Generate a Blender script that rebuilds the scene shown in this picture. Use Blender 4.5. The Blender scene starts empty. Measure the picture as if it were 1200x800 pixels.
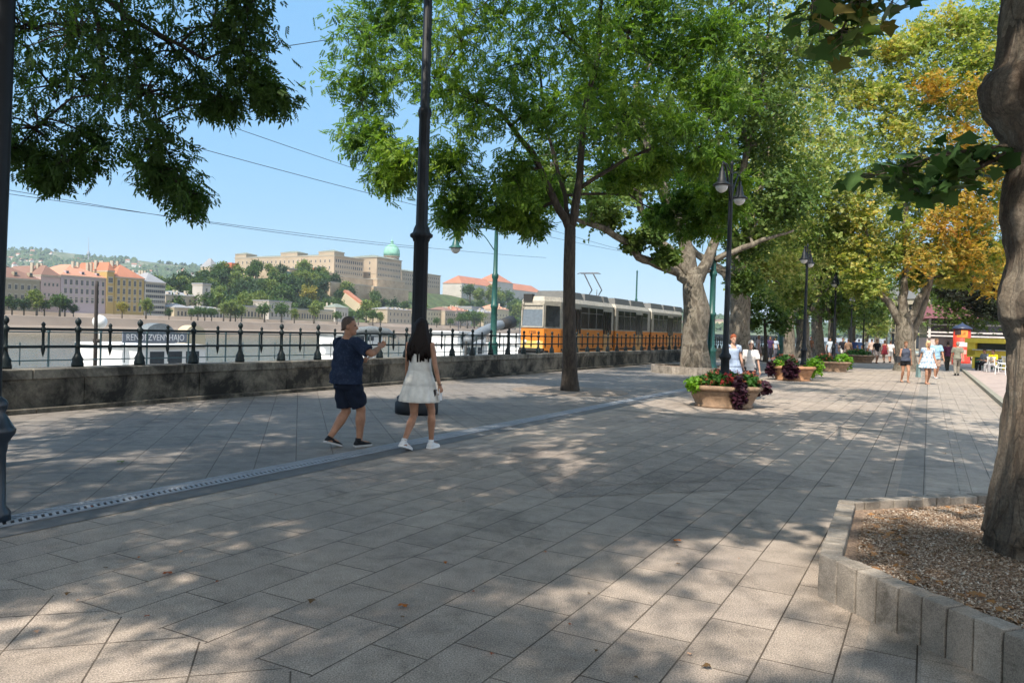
import bpy, math, random
import numpy as np
from mathutils import Vector, Matrix, noise as mnoise
RND = random.Random(7)
NP = np.random.default_rng(11)
R = math.radians
sc = bpy.context.scene
COL = sc.collection
TH = R(28.5)
SN, CS = math.sin(TH), math.cos(TH)
CAMH = 1.6
# ------------------------------------------------------------ camera
CM = Matrix.Rotation(R(90 - 0.89), 3, 'X') @ Matrix.Rotation(R(1.72), 3, 'Z')
cam_d = bpy.data.cameras.new('camera'); cam = bpy.data.objects.new('camera', cam_d); COL.objects.link(cam)
cam.matrix_world = Matrix.Translation((0, 0, CAMH)) @ CM.to_4x4()
cam_d.sensor_width = 36; cam_d.lens = 27.0; cam_d.clip_start = 0.1; cam_d.clip_end = 20000
sc.camera = cam

def ray(px, py): return CM @ Vector(((px - 600) / 900, -(py - 400) / 900, -1))
def G(px, py, z=0.0):
    r = ray(px, py); t = (z - CAMH) / r.z
    return Vector((r.x * t, r.y * t, z))
def A(px, py, Y):
    r = ray(px, py); t = Y / r.y
    return Vector((r.x * t, Y, CAMH + r.z * t))
def V(px, py, p):
    """point of the sight line on the vertical plane at lateral offset p of the promenade"""
    r = ray(px, py); t = p / (r.x * CS - r.y * SN)
    return Vector((r.x * t, r.y * t, CAMH + r.z * t))
def W(s, p, z=0.0): return Vector((s * SN + p * CS, s * CS - p * SN, z))
def SP(v): return (v.x * SN + v.y * CS, v.x * CS - v.y * SN)
def lerp(a, b, t): return a + (b - a) * t

# ------------------------------------------------------------ tagging
def tag(o, label=None, cat=None, group=None, kind=None):
    if label: o['label'] = label
    if cat: o['category'] = cat
    if group: o['group'] = group
    if kind: o['kind'] = kind
    return o
def empty(name, loc, label=None, cat=None, group=None, rz=0.0):
    o = bpy.data.objects.new(name, None); COL.objects.link(o)
    o.location = loc; o.rotation_euler = (0, 0, rz); o.empty_display_size = 0.2
    return tag(o, label, cat, group)
def link(name, me, parent=None, loc=(0, 0, 0), rot=(0, 0, 0), scale=(1, 1, 1)):
    o = bpy.data.objects.new(name, me); COL.objects.link(o)
    o.location = loc; o.rotation_euler = rot; o.scale = scale
    if parent: o.parent = parent
    return o
def copy_tree(o, parent=None):
    c = o.copy(); COL.objects.link(c); c.parent = parent
    for ch in list(o.children): copy_tree(ch, c)
    return c

# ------------------------------------------------------------ mesh builder
def frame(t, ref=None):
    t = t.normalized()
    ref = ref or (Vector((0, 0, 1)) if abs(t.z) < 0.95 else Vector((0, 1, 0)))
    u = ref.cross(t).normalized(); v = t.cross(u)
    return u, v
class MB:
    def __init__(s): s.v = []; s.f = []; s.m = []
    def add(s, vs, fs, mi=0):
        b = len(s.v); s.v.extend([tuple(x) for x in vs])
        for f in fs: s.f.append(tuple(b + i for i in f)); s.m.append(mi)
    def box(s, c, d, rz=0.0, mi=0, taper=1.0):
        ca, sa = math.cos(rz), math.sin(rz); vs = []
        for k, (x, y, z) in enumerate([(-1,-1,-1),(1,-1,-1),(1,1,-1),(-1,1,-1),(-1,-1,1),(1,-1,1),(1,1,1),(-1,1,1)]):
            t = taper if z > 0 else 1
            X, Y = x * d[0] / 2 * t, y * d[1] / 2 * t
            vs.append((c[0] + X * ca - Y * sa, c[1] + X * sa + Y * ca, c[2] + z * d[2] / 2))
        s.add(vs, [(3,2,1,0),(4,5,6,7),(0,1,5,4),(1,2,6,5),(2,3,7,6),(3,0,4,7)], mi)
    def beam(s, a, b, w, h, mi=0):
        a = Vector(a); b = Vector(b); u, v = frame(b - a)
        vs = [p + u * (i * w / 2) + v * (j * h / 2) for p in (a, b) for i, j in ((-1,-1),(1,-1),(1,1),(-1,1))]
        s.add(vs, [(3,2,1,0),(4,5,6,7),(0,1,5,4),(1,2,6,5),(2,3,7,6),(3,0,4,7)], mi)
    def prism(s, poly, z0, z1, mi=0, cap0=True):
        n = len(poly)
        vs = [(p[0], p[1], z0) for p in poly] + [(p[0], p[1], z1) for p in poly]
        fs = [(i, (i + 1) % n, n + (i + 1) % n, n + i) for i in range(n)] + [tuple(range(n, 2 * n))]
        if cap0: fs.append(tuple(range(n - 1, -1, -1)))
        s.add(vs, fs, mi)
    def tube(s, pts, rad, n=8, mi=0, cap=True, wob=0.0, seed=0.0):
        pts = [Vector(p) for p in pts]
        if not hasattr(rad, '__len__'): rad = [rad] * len(pts)
        vs = []; fs = []; u = None
        for i, p in enumerate(pts):
            t = (pts[min(i + 1, len(pts) - 1)] - pts[max(i - 1, 0)])
            if t.length < 1e-9: t = Vector((0, 0, 1))
            t.normalize()
            if u is None: u, v = frame(t)
            else:
                u = (u - t * u.dot(t))
                u = u.normalized() if u.length > 1e-6 else frame(t)[0]
                v = t.cross(u)
            r = rad[i]
            for k in range(n):
                a = 2 * math.pi * k / n
                dd = u * math.cos(a) + v * math.sin(a)
                rr = r
                if wob:
                    rr = r * (1 + wob * mnoise.noise(Vector((p.x * 1.3 + dd.x * 1.2 + seed, p.y * 1.3 + dd.y * 1.2, p.z * .9 + dd.z))))
                vs.append(p + dd * rr)
        for i in range(len(pts) - 1):
            for k in range(n):
                a = i * n + k; b = i * n + (k + 1) % n
                fs.append((a, b, b + n, a + n))
        if cap: fs.append(tuple(range(n - 1, -1, -1))); fs.append(tuple((len(pts) - 1) * n + k for k in range(n)))
        s.add(vs, fs, mi)
    def lathe(s, prof, c=(0, 0, 0), n=16, mi=0, sx=1.0, sy=1.0, flute=0.0, nf=8):
        vs = []; fs = []
        for r, z in prof:
            for k in range(n):
                a = 2 * math.pi * k / n
                rr = r * (1 + flute * math.cos(nf * a))
                vs.append((c[0] + rr * math.cos(a) * sx, c[1] + rr * math.sin(a) * sy, c[2] + z))
        for i in range(len(prof) - 1):
            for k in range(n):
                a = i * n + k; b = i * n + (k + 1) % n
                fs.append((a, b, b + n, a + n))
        fs.append(tuple(range(n - 1, -1, -1))); fs.append(tuple((len(prof) - 1) * n + k for k in range(n)))
        s.add(vs, fs, mi)
    def rings(s, rs, n=24, mi=0, fn=None):
        """rs: (cx, cy, z, rx, ry); closed loft"""
        vs = []; fs = []
        for i, (cx, cy, z, rx, ry) in enumerate(rs):
            for k in range(n):
                a = 2 * math.pi * k / n
                m = fn(i, a) if fn else 1.0
                vs.append((cx + rx * m * math.cos(a), cy + ry * m * math.sin(a), z))
        for i in range(len(rs) - 1):
            for k in range(n):
                a = i * n + k; b = i * n + (k + 1) % n
                fs.append((a, b, b + n, a + n))
        fs.append(tuple(range(n - 1, -1, -1))); fs.append(tuple((len(rs) - 1) * n + k for k in range(n)))
        s.add(vs, fs, mi)
    def ball(s, c, r, n=12, mi=0):
        rx, ry, rz = r if hasattr(r, '__len__') else (r, r, r)
        m = max(5, n // 2 + 1); vs = []; fs = []
        for i in range(1, m):
            ph = math.pi * i / m
            for k in range(n):
                a = 2 * math.pi * k / n
                vs.append((c[0] + rx * math.sin(ph) * math.cos(a), c[1] + ry * math.sin(ph) * math.sin(a), c[2] - rz * math.cos(ph)))
        for i in range(m - 2):
            for k in range(n):
                a = i * n + k; b = i * n + (k + 1) % n
                fs.append((a, b, b + n, a + n))
        vs += [(c[0], c[1], c[2] - rz), (c[0], c[1], c[2] + rz)]
        q = (m - 1) * n
        for k in range(n):
            fs.append((q, (k + 1) % n, k)); fs.append((q + 1, (m - 2) * n + k, (m - 2) * n + (k + 1) % n))
        s.add(vs, fs, mi)
    def mesh(s, name, mats, smooth=False):
        me = bpy.data.meshes.new(name); me.from_pydata(s.v, [], s.f); me.update()
        if not isinstance(mats, (list, tuple)): mats = [mats]
        for m in mats: me.materials.append(m)
        if len(mats) > 1: me.polygons.foreach_set('material_index', s.m)
        if smooth: me.polygons.foreach_set('use_smooth', [True] * len(s.f))
        return me
    def build(s, name, mats, parent=None, smooth=False, loc=(0, 0, 0), rot=(0, 0, 0), bevel=0.0):
        o = link(name, s.mesh(name, mats, smooth), parent, loc, rot)
        if bevel:
            b = o.modifiers.new('bevel', 'BEVEL'); b.width = bevel; b.segments = 2; b.limit_method = 'ANGLE'; b.angle_limit = R(50)
        return o
def remesh(mb, name, mat, voxel, parent=None, smooth_it=4, fold=None):
    me = mb.mesh(name, mat)
    o = bpy.data.objects.new(name, me); COL.objects.link(o)
    m = o.modifiers.new('r', 'REMESH'); m.mode = 'VOXEL'; m.voxel_size = voxel
    k = o.modifiers.new('s', 'SMOOTH'); k.iterations = smooth_it; k.factor = 0.5
    dg = bpy.context.evaluated_depsgraph_get()
    me2 = bpy.data.meshes.new_from_object(o.evaluated_get(dg))
    o.modifiers.clear(); o.data = me2; me2.name = name
    if not me2.materials: me2.materials.append(mat)
    if fold:
        n = len(me2.vertices); co = np.empty(n * 3); me2.vertices.foreach_get('co', co); co = co.reshape(-1, 3)
        co = fold(co); me2.vertices.foreach_set('co', co.ravel())
    me2.polygons.foreach_set('use_smooth', [True] * len(me2.polygons)); me2.update()
    if parent: o.parent = parent
    return o
def npmesh(name, co, faces, mat, smooth=False):
    """co (N,3) float, faces (F,K) int"""
    me = bpy.data.meshes.new(name); F, K = faces.shape
    me.vertices.add(len(co)); me.vertices.foreach_set('co', np.ascontiguousarray(co, dtype=np.float32).ravel())
    me.loops.add(F * K); me.loops.foreach_set('vertex_index', np.ascontiguousarray(faces, dtype=np.int32).ravel())
    me.polygons.add(F); me.polygons.foreach_set('loop_start', np.arange(0, F * K, K, dtype=np.int32))
    me.update(calc_edges=True)
    if smooth: me.polygons.foreach_set('use_smooth', np.ones(F, dtype=bool))
    me.materials.append(mat)
    return me
def text_mesh(txt, size, mat, name='lettering', extrude=0.004):
    cu = bpy.data.curves.new(name, 'FONT'); cu.body = txt; cu.size = size; cu.extrude = extrude
    cu.align_x = 'CENTER'; cu.align_y = 'CENTER'
    o = bpy.data.objects.new(name, cu); COL.objects.link(o)
    dg = bpy.context.evaluated_depsgraph_get(); me = bpy.data.meshes.new_from_object(o.evaluated_get(dg))
    bpy.data.objects.remove(o); me.materials.clear(); me.materials.append(mat); me.name = name
    return me

# ------------------------------------------------------------ materials
def newmat(name):
    m = bpy.data.materials.new(name); m.use_nodes = True; nt = m.node_tree
    b = nt.nodes['Principled BSDF']; return m, nt, b
def N(nt, t, **kw):
    n = nt.nodes.new(t)
    for k, v in kw.items():
        if k in n.inputs: n.inputs[k].default_value = v
        else: setattr(n, k, v)
    return n
def L(nt, a, b): nt.links.new(a, b)
def mathn(nt, op, a, b=None, c=None):
    n = nt.nodes.new('ShaderNodeMath'); n.operation = op
    for i, x in enumerate((a, b, c)):
        if x is None: continue
        if hasattr(x, 'is_linked'): nt.links.new(x, n.inputs[i])
        else: n.inputs[i].default_value = x
    return n.outputs[0]
def mixc(nt, fac, a, b, mode='MIX'):
    n = nt.nodes.new('ShaderNodeMix'); n.data_type = 'RGBA'; n.blend_type = mode
    for sock, x in ((n.inputs[0], fac), (n.inputs[6], a), (n.inputs[7], b)):
        if hasattr(x, 'is_linked'): nt.links.new(x, sock)
        else: sock.default_value = (x if not hasattr(x, '__len__') else (tuple(x) + (1,))[:4])
    return n.outputs[2]
def ramp(nt, fac, stops):
    n = nt.nodes.new('ShaderNodeValToRGB'); cr = n.color_ramp
    while len(cr.elements) < len(stops): cr.elements.new(0.5)
    for e, (p, c) in zip(cr.elements, stops):
        e.position = p; e.color = (tuple(c) + (1,))[:4] if hasattr(c, '__len__') else (c, c, c, 1)
    nt.links.new(fac, n.inputs[0]); return n.outputs[0]
def noisen(nt, vec, scale, detail=4, rough=0.55, dist=0.0):
    n = nt.nodes.new('ShaderNodeTexNoise'); n.inputs['Scale'].default_value = scale
    n.inputs['Detail'].default_value = detail; n.inputs['Roughness'].default_value = rough; n.inputs['Distortion'].default_value = dist
    nt.links.new(vec, n.inputs['Vector']); return n.outputs['Fac']
def coords(nt, kind='Object', scale=None, rot=None):
    if kind == 'World':
        o = nt.nodes.new('ShaderNodeNewGeometry').outputs['Position']
    else: o = nt.nodes.new('ShaderNodeTexCoord').outputs[kind]
    if scale or rot:
        m = nt.nodes.new('ShaderNodeMapping')
        if scale: m.inputs['Scale'].default_value = scale
        if rot: m.inputs['Rotation'].default_value = rot
        nt.links.new(o, m.inputs[0]); o = m.outputs[0]
    return o
def bump(nt, b, h, strength=0.3, dist=0.02):
    n = nt.nodes.new('ShaderNodeBump'); n.inputs['Strength'].default_value = strength; n.inputs['Distance'].default_value = dist
    nt.links.new(h, n.inputs['Height']); nt.links.new(n.outputs[0], b.inputs['Normal'])
_mc = {}
def mat(name, col, rough=0.6, metal=0.0, var=0.18, scale=6.0, bmp=0.0, bscale=40.0, dirt=None, spec=None):
    if name in _mc: return _mc[name]
    m, nt, b = newmat(name); _mc[name] = m
    v = coords(nt); f = noisen(nt, v, scale)
    lo = tuple(c * (1 - var) for c in col); hi = tuple(min(1, c * (1 + var)) for c in col)
    c = ramp(nt, f, [(0.3, lo), (0.7, hi)])
    if dirt:
        d = noisen(nt, v, scale * 2.7, 6, 0.7); c = mixc(nt, ramp(nt, d, [(0.5, 0.0), (0.72, 0.8)]), c, dirt)
    L(nt, c, b.inputs['Base Color']); b.inputs['Roughness'].default_value = rough; b.inputs['Metallic'].default_value = metal
    if spec is not None: b.inputs['Specular IOR Level'].default_value = spec
    if bmp: bump(nt, b, noisen(nt, v, bscale, 5), bmp, 0.01)
    return m
def leafmat(name, cols, trans=0.35, rough=0.55, tb=1.6, spec=0.2):
    """cols: list of colours picked per leaf"""
    m, nt, b = newmat(name)
    g = nt.nodes.new('ShaderNodeNewGeometry')
    if len(cols) == 1: cols = [cols[0], cols[0]]
    n = len(cols); rn = nt.nodes.new('ShaderNodeValToRGB'); cr = rn.color_ramp
    while len(cr.elements) < n: cr.elements.new(0.5)
    for i, (e, c) in enumerate(zip(cr.elements, cols)): e.position = i / max(1, n - 1); e.color = tuple(c) + (1,)
    big = noisen(nt, coords(nt), 0.45, 2)
    f = mathn(nt, 'ADD', mathn(nt, 'MULTIPLY', g.outputs['Random Per Island'], 0.62), mathn(nt, 'SUBTRACT', mathn(nt, 'MULTIPLY', big, 1.5), 0.56))
    L(nt, f, rn.inputs[0]); c = rn.outputs[0]
    L(nt, c, b.inputs['Base Color']); b.inputs['Roughness'].default_value = rough; b.inputs['Specular IOR Level'].default_value = spec
    tr = nt.nodes.new('ShaderNodeBsdfTranslucent'); L(nt, mixc(nt, 1.0, c, (tb, tb * 1.05, tb * 0.45), 'MULTIPLY'), tr.inputs['Color'])
    mx = nt.nodes.new('ShaderNodeMixShader'); mx.inputs[0].default_value = trans
    L(nt, b.outputs[0], mx.inputs[1]); L(nt, tr.outputs[0], mx.inputs[2])
    L(nt, mx.outputs[0], nt.nodes['Material Output'].inputs['Surface'])
    return m
# ------------------------------------------------------------ world, sun
SUN_AZ, SUN_EL = R(-150), R(52)
w = bpy.data.worlds.new('World'); sc.world = w; w.use_nodes = True
wn = w.node_tree; bg = wn.nodes['Background']
sky = wn.nodes.new('ShaderNodeTexSky'); sky.sky_type = 'NISHITA'; sky.sun_disc = False
sky.sun_elevation = SUN_EL; sky.sun_rotation = SUN_AZ; sky.air_density = 1.0; sky.dust_density = 0.0; sky.ozone_density = 2.5; sky.altitude = 100
k1 = wn.nodes.new('ShaderNodeVectorMath'); k1.operation = 'MULTIPLY_ADD'; k1.inputs[1].default_value = (.20, .15, .06); k1.inputs[2].default_value = (.52, 1.36, 2.60)
wn.links.new(sky.outputs[0], k1.inputs[0])
# unseen broken white cloud, added behind the camera and overhead to brighten the shade
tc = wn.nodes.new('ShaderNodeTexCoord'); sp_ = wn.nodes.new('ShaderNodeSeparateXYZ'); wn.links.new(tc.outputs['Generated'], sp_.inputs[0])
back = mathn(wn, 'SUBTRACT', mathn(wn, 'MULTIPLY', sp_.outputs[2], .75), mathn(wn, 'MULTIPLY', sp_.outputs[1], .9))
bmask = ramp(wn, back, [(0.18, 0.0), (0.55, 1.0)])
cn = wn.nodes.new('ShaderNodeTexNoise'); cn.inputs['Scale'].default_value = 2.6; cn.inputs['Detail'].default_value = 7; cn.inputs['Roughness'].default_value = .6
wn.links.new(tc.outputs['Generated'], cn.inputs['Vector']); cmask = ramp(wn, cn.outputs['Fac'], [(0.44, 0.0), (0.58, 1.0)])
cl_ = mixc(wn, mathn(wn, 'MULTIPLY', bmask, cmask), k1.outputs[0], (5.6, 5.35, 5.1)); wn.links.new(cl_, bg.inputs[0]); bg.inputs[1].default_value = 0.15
sd = bpy.data.lights.new('sun', 'SUN'); sd.energy = 3.3; sd.angle = R(0.53); sd.color = (1, 0.91, 0.79)
so = bpy.data.objects.new('sun', sd); COL.objects.link(so)
dirv = Vector((math.sin(SUN_AZ) * math.cos(SUN_EL), math.cos(SUN_AZ) * math.cos(SUN_EL), math.sin(SUN_EL)))
so.rotation_euler = dirv.to_track_quat('Z', 'Y').to_euler(); so.location = (0, 0, 30)
sc.view_settings.view_transform = 'Standard'; sc.view_settings.look = 'None'
sc.view_settings.exposure = 1.22; sc.view_settings.gamma = 1.0
try: sc.view_settings.use_curve_mapping = False
except Exception: pass
sc.render.engine = 'CYCLES'
cy = sc.cycles; cy.use_denoising = True; cy.denoiser = 'OPENIMAGEDENOISE'; cy.max_bounces = 6; cy.diffuse_bounces = 4
cy.glossy_bounces = 2; cy.transmission_bounces = 4; cy.transparent_max_bounces = 6; cy.use_adaptive_sampling = True; cy.adaptive_threshold = 0.02
cy.caustics_reflective = False; cy.caustics_refractive = False; cy.sample_clamp_indirect = 6

# ------------------------------------------------------------ paving
def paving_mat():
    m, nt, b = newmat('paving'); P = coords(nt, 'World')
    def rotated(ang):
        mp = nt.nodes.new('ShaderNodeMapping'); mp.inputs['Rotation'].default_value = (0, 0, ang); L(nt, P, mp.inputs[0]); return mp.outputs[0]
    # x along promenade (s), y = p
    vs = nt.nodes.new('ShaderNodeMapping'); vs.inputs['Rotation'].default_value = (0, 0, -(math.pi / 2 - TH)); L(nt, P, vs.inputs[0]); S = vs.outputs[0]  # x=s, y=-p
    sep = nt.nodes.new('ShaderNodeSeparateXYZ'); L(nt, S, sep.inputs[0]); s_, mp_ = sep.outputs[0], sep.outputs[1]
    def brick(vec, bw, rh, mort, off=0.5, tone=0.075):
        n = nt.nodes.new('ShaderNodeTexBrick'); L(nt, vec, n.inputs['Vector'])
        n.offset = off; n.squash = 1.0
        n.inputs['Scale'].default_value = 1; n.inputs['Mortar Size'].default_value = mort; n.inputs['Mortar Smooth'].default_value = 0.15
        n.inputs['Brick Width'].default_value = bw; n.inputs['Row Height'].default_value = rh; n.inputs['Bias'].default_value = 0
        n.inputs['Color1'].default_value = (1 - tone,) * 3 + (1,); n.inputs['Color2'].default_value = (1 + tone,) * 3 + (1,); n.inputs['Mortar'].default_value = (0.42, 0.40, 0.37, 1)
        return n
    bB = brick(S, 0.66, 0.345, 0.0045, 0.37)
    mpd = nt.nodes.new('ShaderNodeMapping'); mpd.inputs['Rotation'].default_value = (0, 0, -(math.pi / 2 - TH) + R(46)); L(nt, P, mpd.inputs[0])
    bA = brick(mpd.outputs[0], 0.44, 0.46, 0.0045, 0.0)
    bC = brick(S, 0.22, 0.46, 0.003, 0.5, 0.08)
    isA = mathn(nt, 'GREATER_THAN', mp_, 6.2)
    isC = mathn(nt, 'LESS_THAN', mp_, -0.02)
    isD = mathn(nt, 'MULTIPLY', mathn(nt, 'LESS_THAN', s_, 2.62), mathn(nt, 'GREATER_THAN', mp_, 0.5))
    selA = mathn(nt, 'MAXIMUM', isA, isD)
    c = mixc(nt, selA, bB.outputs['Color'], bA.outputs['Color']); c = mixc(nt, isC, c, bC.outputs['Color'])
    fj = mathn(nt, 'ADD', mathn(nt, 'MULTIPLY', selA, bA.outputs['Fac']), mathn(nt, 'MULTIPLY', mathn(nt, 'SUBTRACT', 1, selA), bB.outputs['Fac']))
    # dark strip between the slab zones
    st = mathn(nt, 'COMPARE', mp_, 0.11, 0.13)
    # cross joint bands
    band = mathn(nt, 'MULTIPLY', mathn(nt, 'COMPARE', mathn(nt, 'MODULO', mathn(nt, 'ADD', s_, 100 - 15.6), 6.2), 0.2, 0.2), mathn(nt, 'MULTIPLY', mathn(nt, 'GREATER_THAN', s_, 9.5), mathn(nt, 'LESS_THAN', mp_, 6.2)))
    tone = mixc(nt, isA, (0.32, 0.272, 0.23), (0.208, 0.19, 0.172)); tone = mixc(nt, isC, tone, (0.33, 0.29, 0.25)); tone = mixc(nt, st, tone, (0.25, 0.225, 0.20))
    tone = mixc(nt, mathn(nt, 'MULTIPLY', band, 0.6), tone, (0.26, 0.235, 0.205))
    c = mixc(nt, 1.0, tone, c, 'MULTIPLY')
    big = noisen(nt, P, 0.55, 5, 0.6); c = mixc(nt, 1.0, c, ramp(nt, big, [(0.3, (0.80, 0.80, 0.82)), (0.7, (1.14, 1.12, 1.08))]), 'MULTIPLY')
    mid = noisen(nt, P, 5.0, 6, 0.7); c = mixc(nt, 1.0, c, ramp(nt, mid, [(0.3, 0.76), (0.5, 1.0), (0.72, 1.18)]), 'MULTIPLY')
    sp = noisen(nt, P, 120.0, 3, 0.8); c = mixc(nt, 1.0, c, ramp(nt, sp, [(0.32, 0.30), (0.5, 1.0), (0.68, 1.85)]), 'MULTIPLY')
    spot = noisen(nt, P, 2.3, 8, 0.8); c = mixc(nt, ramp(nt, spot, [(0.62, 0.0), (0.74, 0.45)]), c, (0.07, 0.065, 0.06))
    # chewing gum and oil spots, worn pale patches
    vg = nt.nodes.new('ShaderNodeTexVoronoi'); vg.inputs['Scale'].default_value = 1.7; L(nt, P, vg.inputs['Vector'])
    sepv = nt.nodes.new('ShaderNodeSeparateColor'); L(nt, vg.outputs['Color'], sepv.inputs[0])
    gum = mathn(nt, 'MULTIPLY', mathn(nt, 'LESS_THAN', vg.outputs['Distance'], mathn(nt, 'MULTIPLY', sepv.outputs[1], .045)), mathn(nt, 'GREATER_THAN', sepv.outputs[0], .45))
    c = mixc(nt, mathn(nt, 'MULTIPLY', gum, .55), c, (0.10, 0.095, 0.09))
    st2 = noisen(nt, P, 0.9, 7, 0.75, 1.5); c = mixc(nt, 1.0, c, ramp(nt, st2, [(0.36, 0.74), (0.46, 1.0), (0.6, 1.0), (0.7, 1.12)]), 'MULTIPLY')
    dj = mixc(nt, mathn(nt, 'MULTIPLY', fj, ramp(nt, noisen(nt, P, 1.6, 4), [(0.4, 0.0), (0.6, .8)])), c, (0.05, 0.035, 0.025)); c = dj
    L(nt, c, b.inputs['Base Color']); b.inputs['Roughness'].default_value = 0.72; b.inputs['Specular IOR Level'].default_value = 0.25
    h = mathn(nt, 'SUBTRACT', mathn(nt, 'MULTIPLY', sp, 0.25), mathn(nt, 'MULTIPLY', fj, 1.0))
    bump(nt, b, h, 0.8, 0.008)
    return m
PAVE = paving_mat()
def sheet(name, s0, s1, p0, p1, z, m, cuts=1):
    mb = MB(); mb.add([W(s0, p0, z), W(s0, p1, z), W(s1, p1, z), W(s1, p0, z)], [(0, 1, 2, 3)])
    return tag(mb.build(name, m), kind='structure')
WALLP = -12.9
sheet('promenade', -40, 1500, WALLP - 0.3, 2500, 0.0, PAVE)
ASPH = mat('asphalt', (0.09, 0.088, 0.085), 0.9, bmp=0.3, scale=1.5)
o = sheet('tram_track_bed', -40, 1500, -22.8, WALLP - 0.3, -0.02, ASPH)
mb = MB()   # quay drop and lower quay
mb.add([W(-60, -22.8, -0.02), W(1500, -22.8, -0.02), W(1500, -22.8, -5), W(-60, -22.8, -5)], [(0, 1, 2, 3)])
mb.add([W(-60, -22.8, -5), W(1500, -22.8, -5), W(1500, -46, -5), W(-60, -46, -5)], [(0, 1, 2, 3)])
mb.add([W(-60, -46, -5), W(1500, -46, -5), W(1500, -50, -8.4), W(-60, -50, -8.4)], [(0, 1, 2, 3)])
tag(mb.build('lower_quay', mat('quay_stone', (0.24, 0.225, 0.2), 0.85, bmp=0.3)), kind='structure')
# river
m, nt, b = newmat('river_water'); v = coords(nt, 'World')
b.inputs['Base Color'].default_value = (0.085, 0.08, 0.045, 1); b.inputs['Roughness'].default_value = 0.12; b.inputs['IOR'].default_value = 1.33
h1 = noisen(nt, coords(nt, 'World', (1, 1, 1)), 0.22, 6, 0.65, 1.0); h2 = noisen(nt, v, 1.6, 3)
bump(nt, b, mathn(nt, 'ADD', h1, mathn(nt, 'MULTIPLY', h2, 0.4)), 0.5, 0.45)
mb = MB(); mb.add([W(-500, -420, -7), W(-500, -46, -7), W(3000, -46, -7), W(3000, -420, -7)], [(0, 1, 2, 3)])
tag(mb.build('river', m), kind='structure')
# rails
for k, pp in enumerate((-20.3, -18.87)):
    mb = MB(); mb.beam(W(-30, pp, 0.0), W(300, pp, 0.0), 0.07, 0.05)
    tag(mb.build('tram_rail', mat('rail_steel', (0.25, 0.22, 0.2), 0.4, 0.8)), ['steel tram rail nearer the river', 'steel tram rail nearer the stone wall'][k], 'rail', 'tram rails behind the wall')

# drain channel
t = empty('drainage_channel', W(0, -6.0), 'long slotted metal drainage channel set in the paving across the promenade', 'drain')
GRATE = mat('galvanised_grate', (0.26, 0.28, 0.31), 0.6, 0.0, var=0.12)
CONC = mat('dark_concrete', (0.12, 0.12, 0.12), 0.85, bmp=0.3)
def Wl(s, p, z=0): return W(s, p + 6.0, z)
mb = MB(); mb.add([Wl(-6, -6.36, .004), Wl(-6, -5.78, .004), Wl(40, -5.78, .004), Wl(40, -6.36, .004)], [(0, 1, 2, 3)]); mb.build('concrete_edge', CONC, t)
mb = MB(); mb.add([Wl(-6, -6.30, .008), Wl(-6, -6.07, .008), Wl(40, -6.07, .008), Wl(40, -6.30, .008)], [(0, 1, 2, 3)]); mb.build('channel_slot', mat('slot_dark', (0.025, 0.025, 0.03), 0.8), t)
mb = MB()
for a in (-6.31, -6.185, -6.06): mb.beam(Wl(-6, a, .012), Wl(40, a, .012), 0.022, 0.012)
s = -1.0
while s < 26:
    mb.beam(Wl(s, -6.30, .012), Wl(s + .05, -6.19, .012), 0.026, 0.010); mb.beam(Wl(s + .05, -6.18, .012), Wl(s, -6.07, .012), 0.026, 0.010); s += 0.058
mb.build('grate', GRATE, t)

# diamond shaped dark paving field
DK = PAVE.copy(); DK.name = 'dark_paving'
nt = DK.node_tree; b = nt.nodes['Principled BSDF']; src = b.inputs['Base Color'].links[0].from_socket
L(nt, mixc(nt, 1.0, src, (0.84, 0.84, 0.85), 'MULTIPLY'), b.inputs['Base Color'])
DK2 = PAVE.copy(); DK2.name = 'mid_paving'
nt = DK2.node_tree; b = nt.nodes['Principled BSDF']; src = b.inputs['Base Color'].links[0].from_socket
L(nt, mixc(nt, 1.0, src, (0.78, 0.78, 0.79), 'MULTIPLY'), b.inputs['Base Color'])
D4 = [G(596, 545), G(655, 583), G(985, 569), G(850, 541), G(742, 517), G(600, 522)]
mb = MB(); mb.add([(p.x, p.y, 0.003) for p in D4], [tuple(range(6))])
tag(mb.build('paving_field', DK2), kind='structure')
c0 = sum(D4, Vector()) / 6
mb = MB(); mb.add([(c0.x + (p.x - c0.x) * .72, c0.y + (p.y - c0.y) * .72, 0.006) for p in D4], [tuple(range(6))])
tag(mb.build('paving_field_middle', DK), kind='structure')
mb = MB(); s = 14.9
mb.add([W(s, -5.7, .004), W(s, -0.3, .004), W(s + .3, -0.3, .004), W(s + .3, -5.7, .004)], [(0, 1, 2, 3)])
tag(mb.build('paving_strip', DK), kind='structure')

# kerb to the right
t = empty('kerb', W(20, 1.75), 'low stone kerb running along the right edge of the promenade', 'kerb')
mb = MB(); mb.beam(W(-1, 0, .06), W(70, 0, .06), 0.16, 0.12); mb.build('kerb_stone', mat('kerb_stone', (0.26, 0.25, 0.2), 0.8, bmp=.4, dirt=(.08, .08, .05)), t)
sheet('side_pavement', 19, 300, 1.85, 60, 0.10, mat('pink_paving', (0.36, 0.29, 0.26), 0.85, scale=3, bmp=.2))

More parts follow.
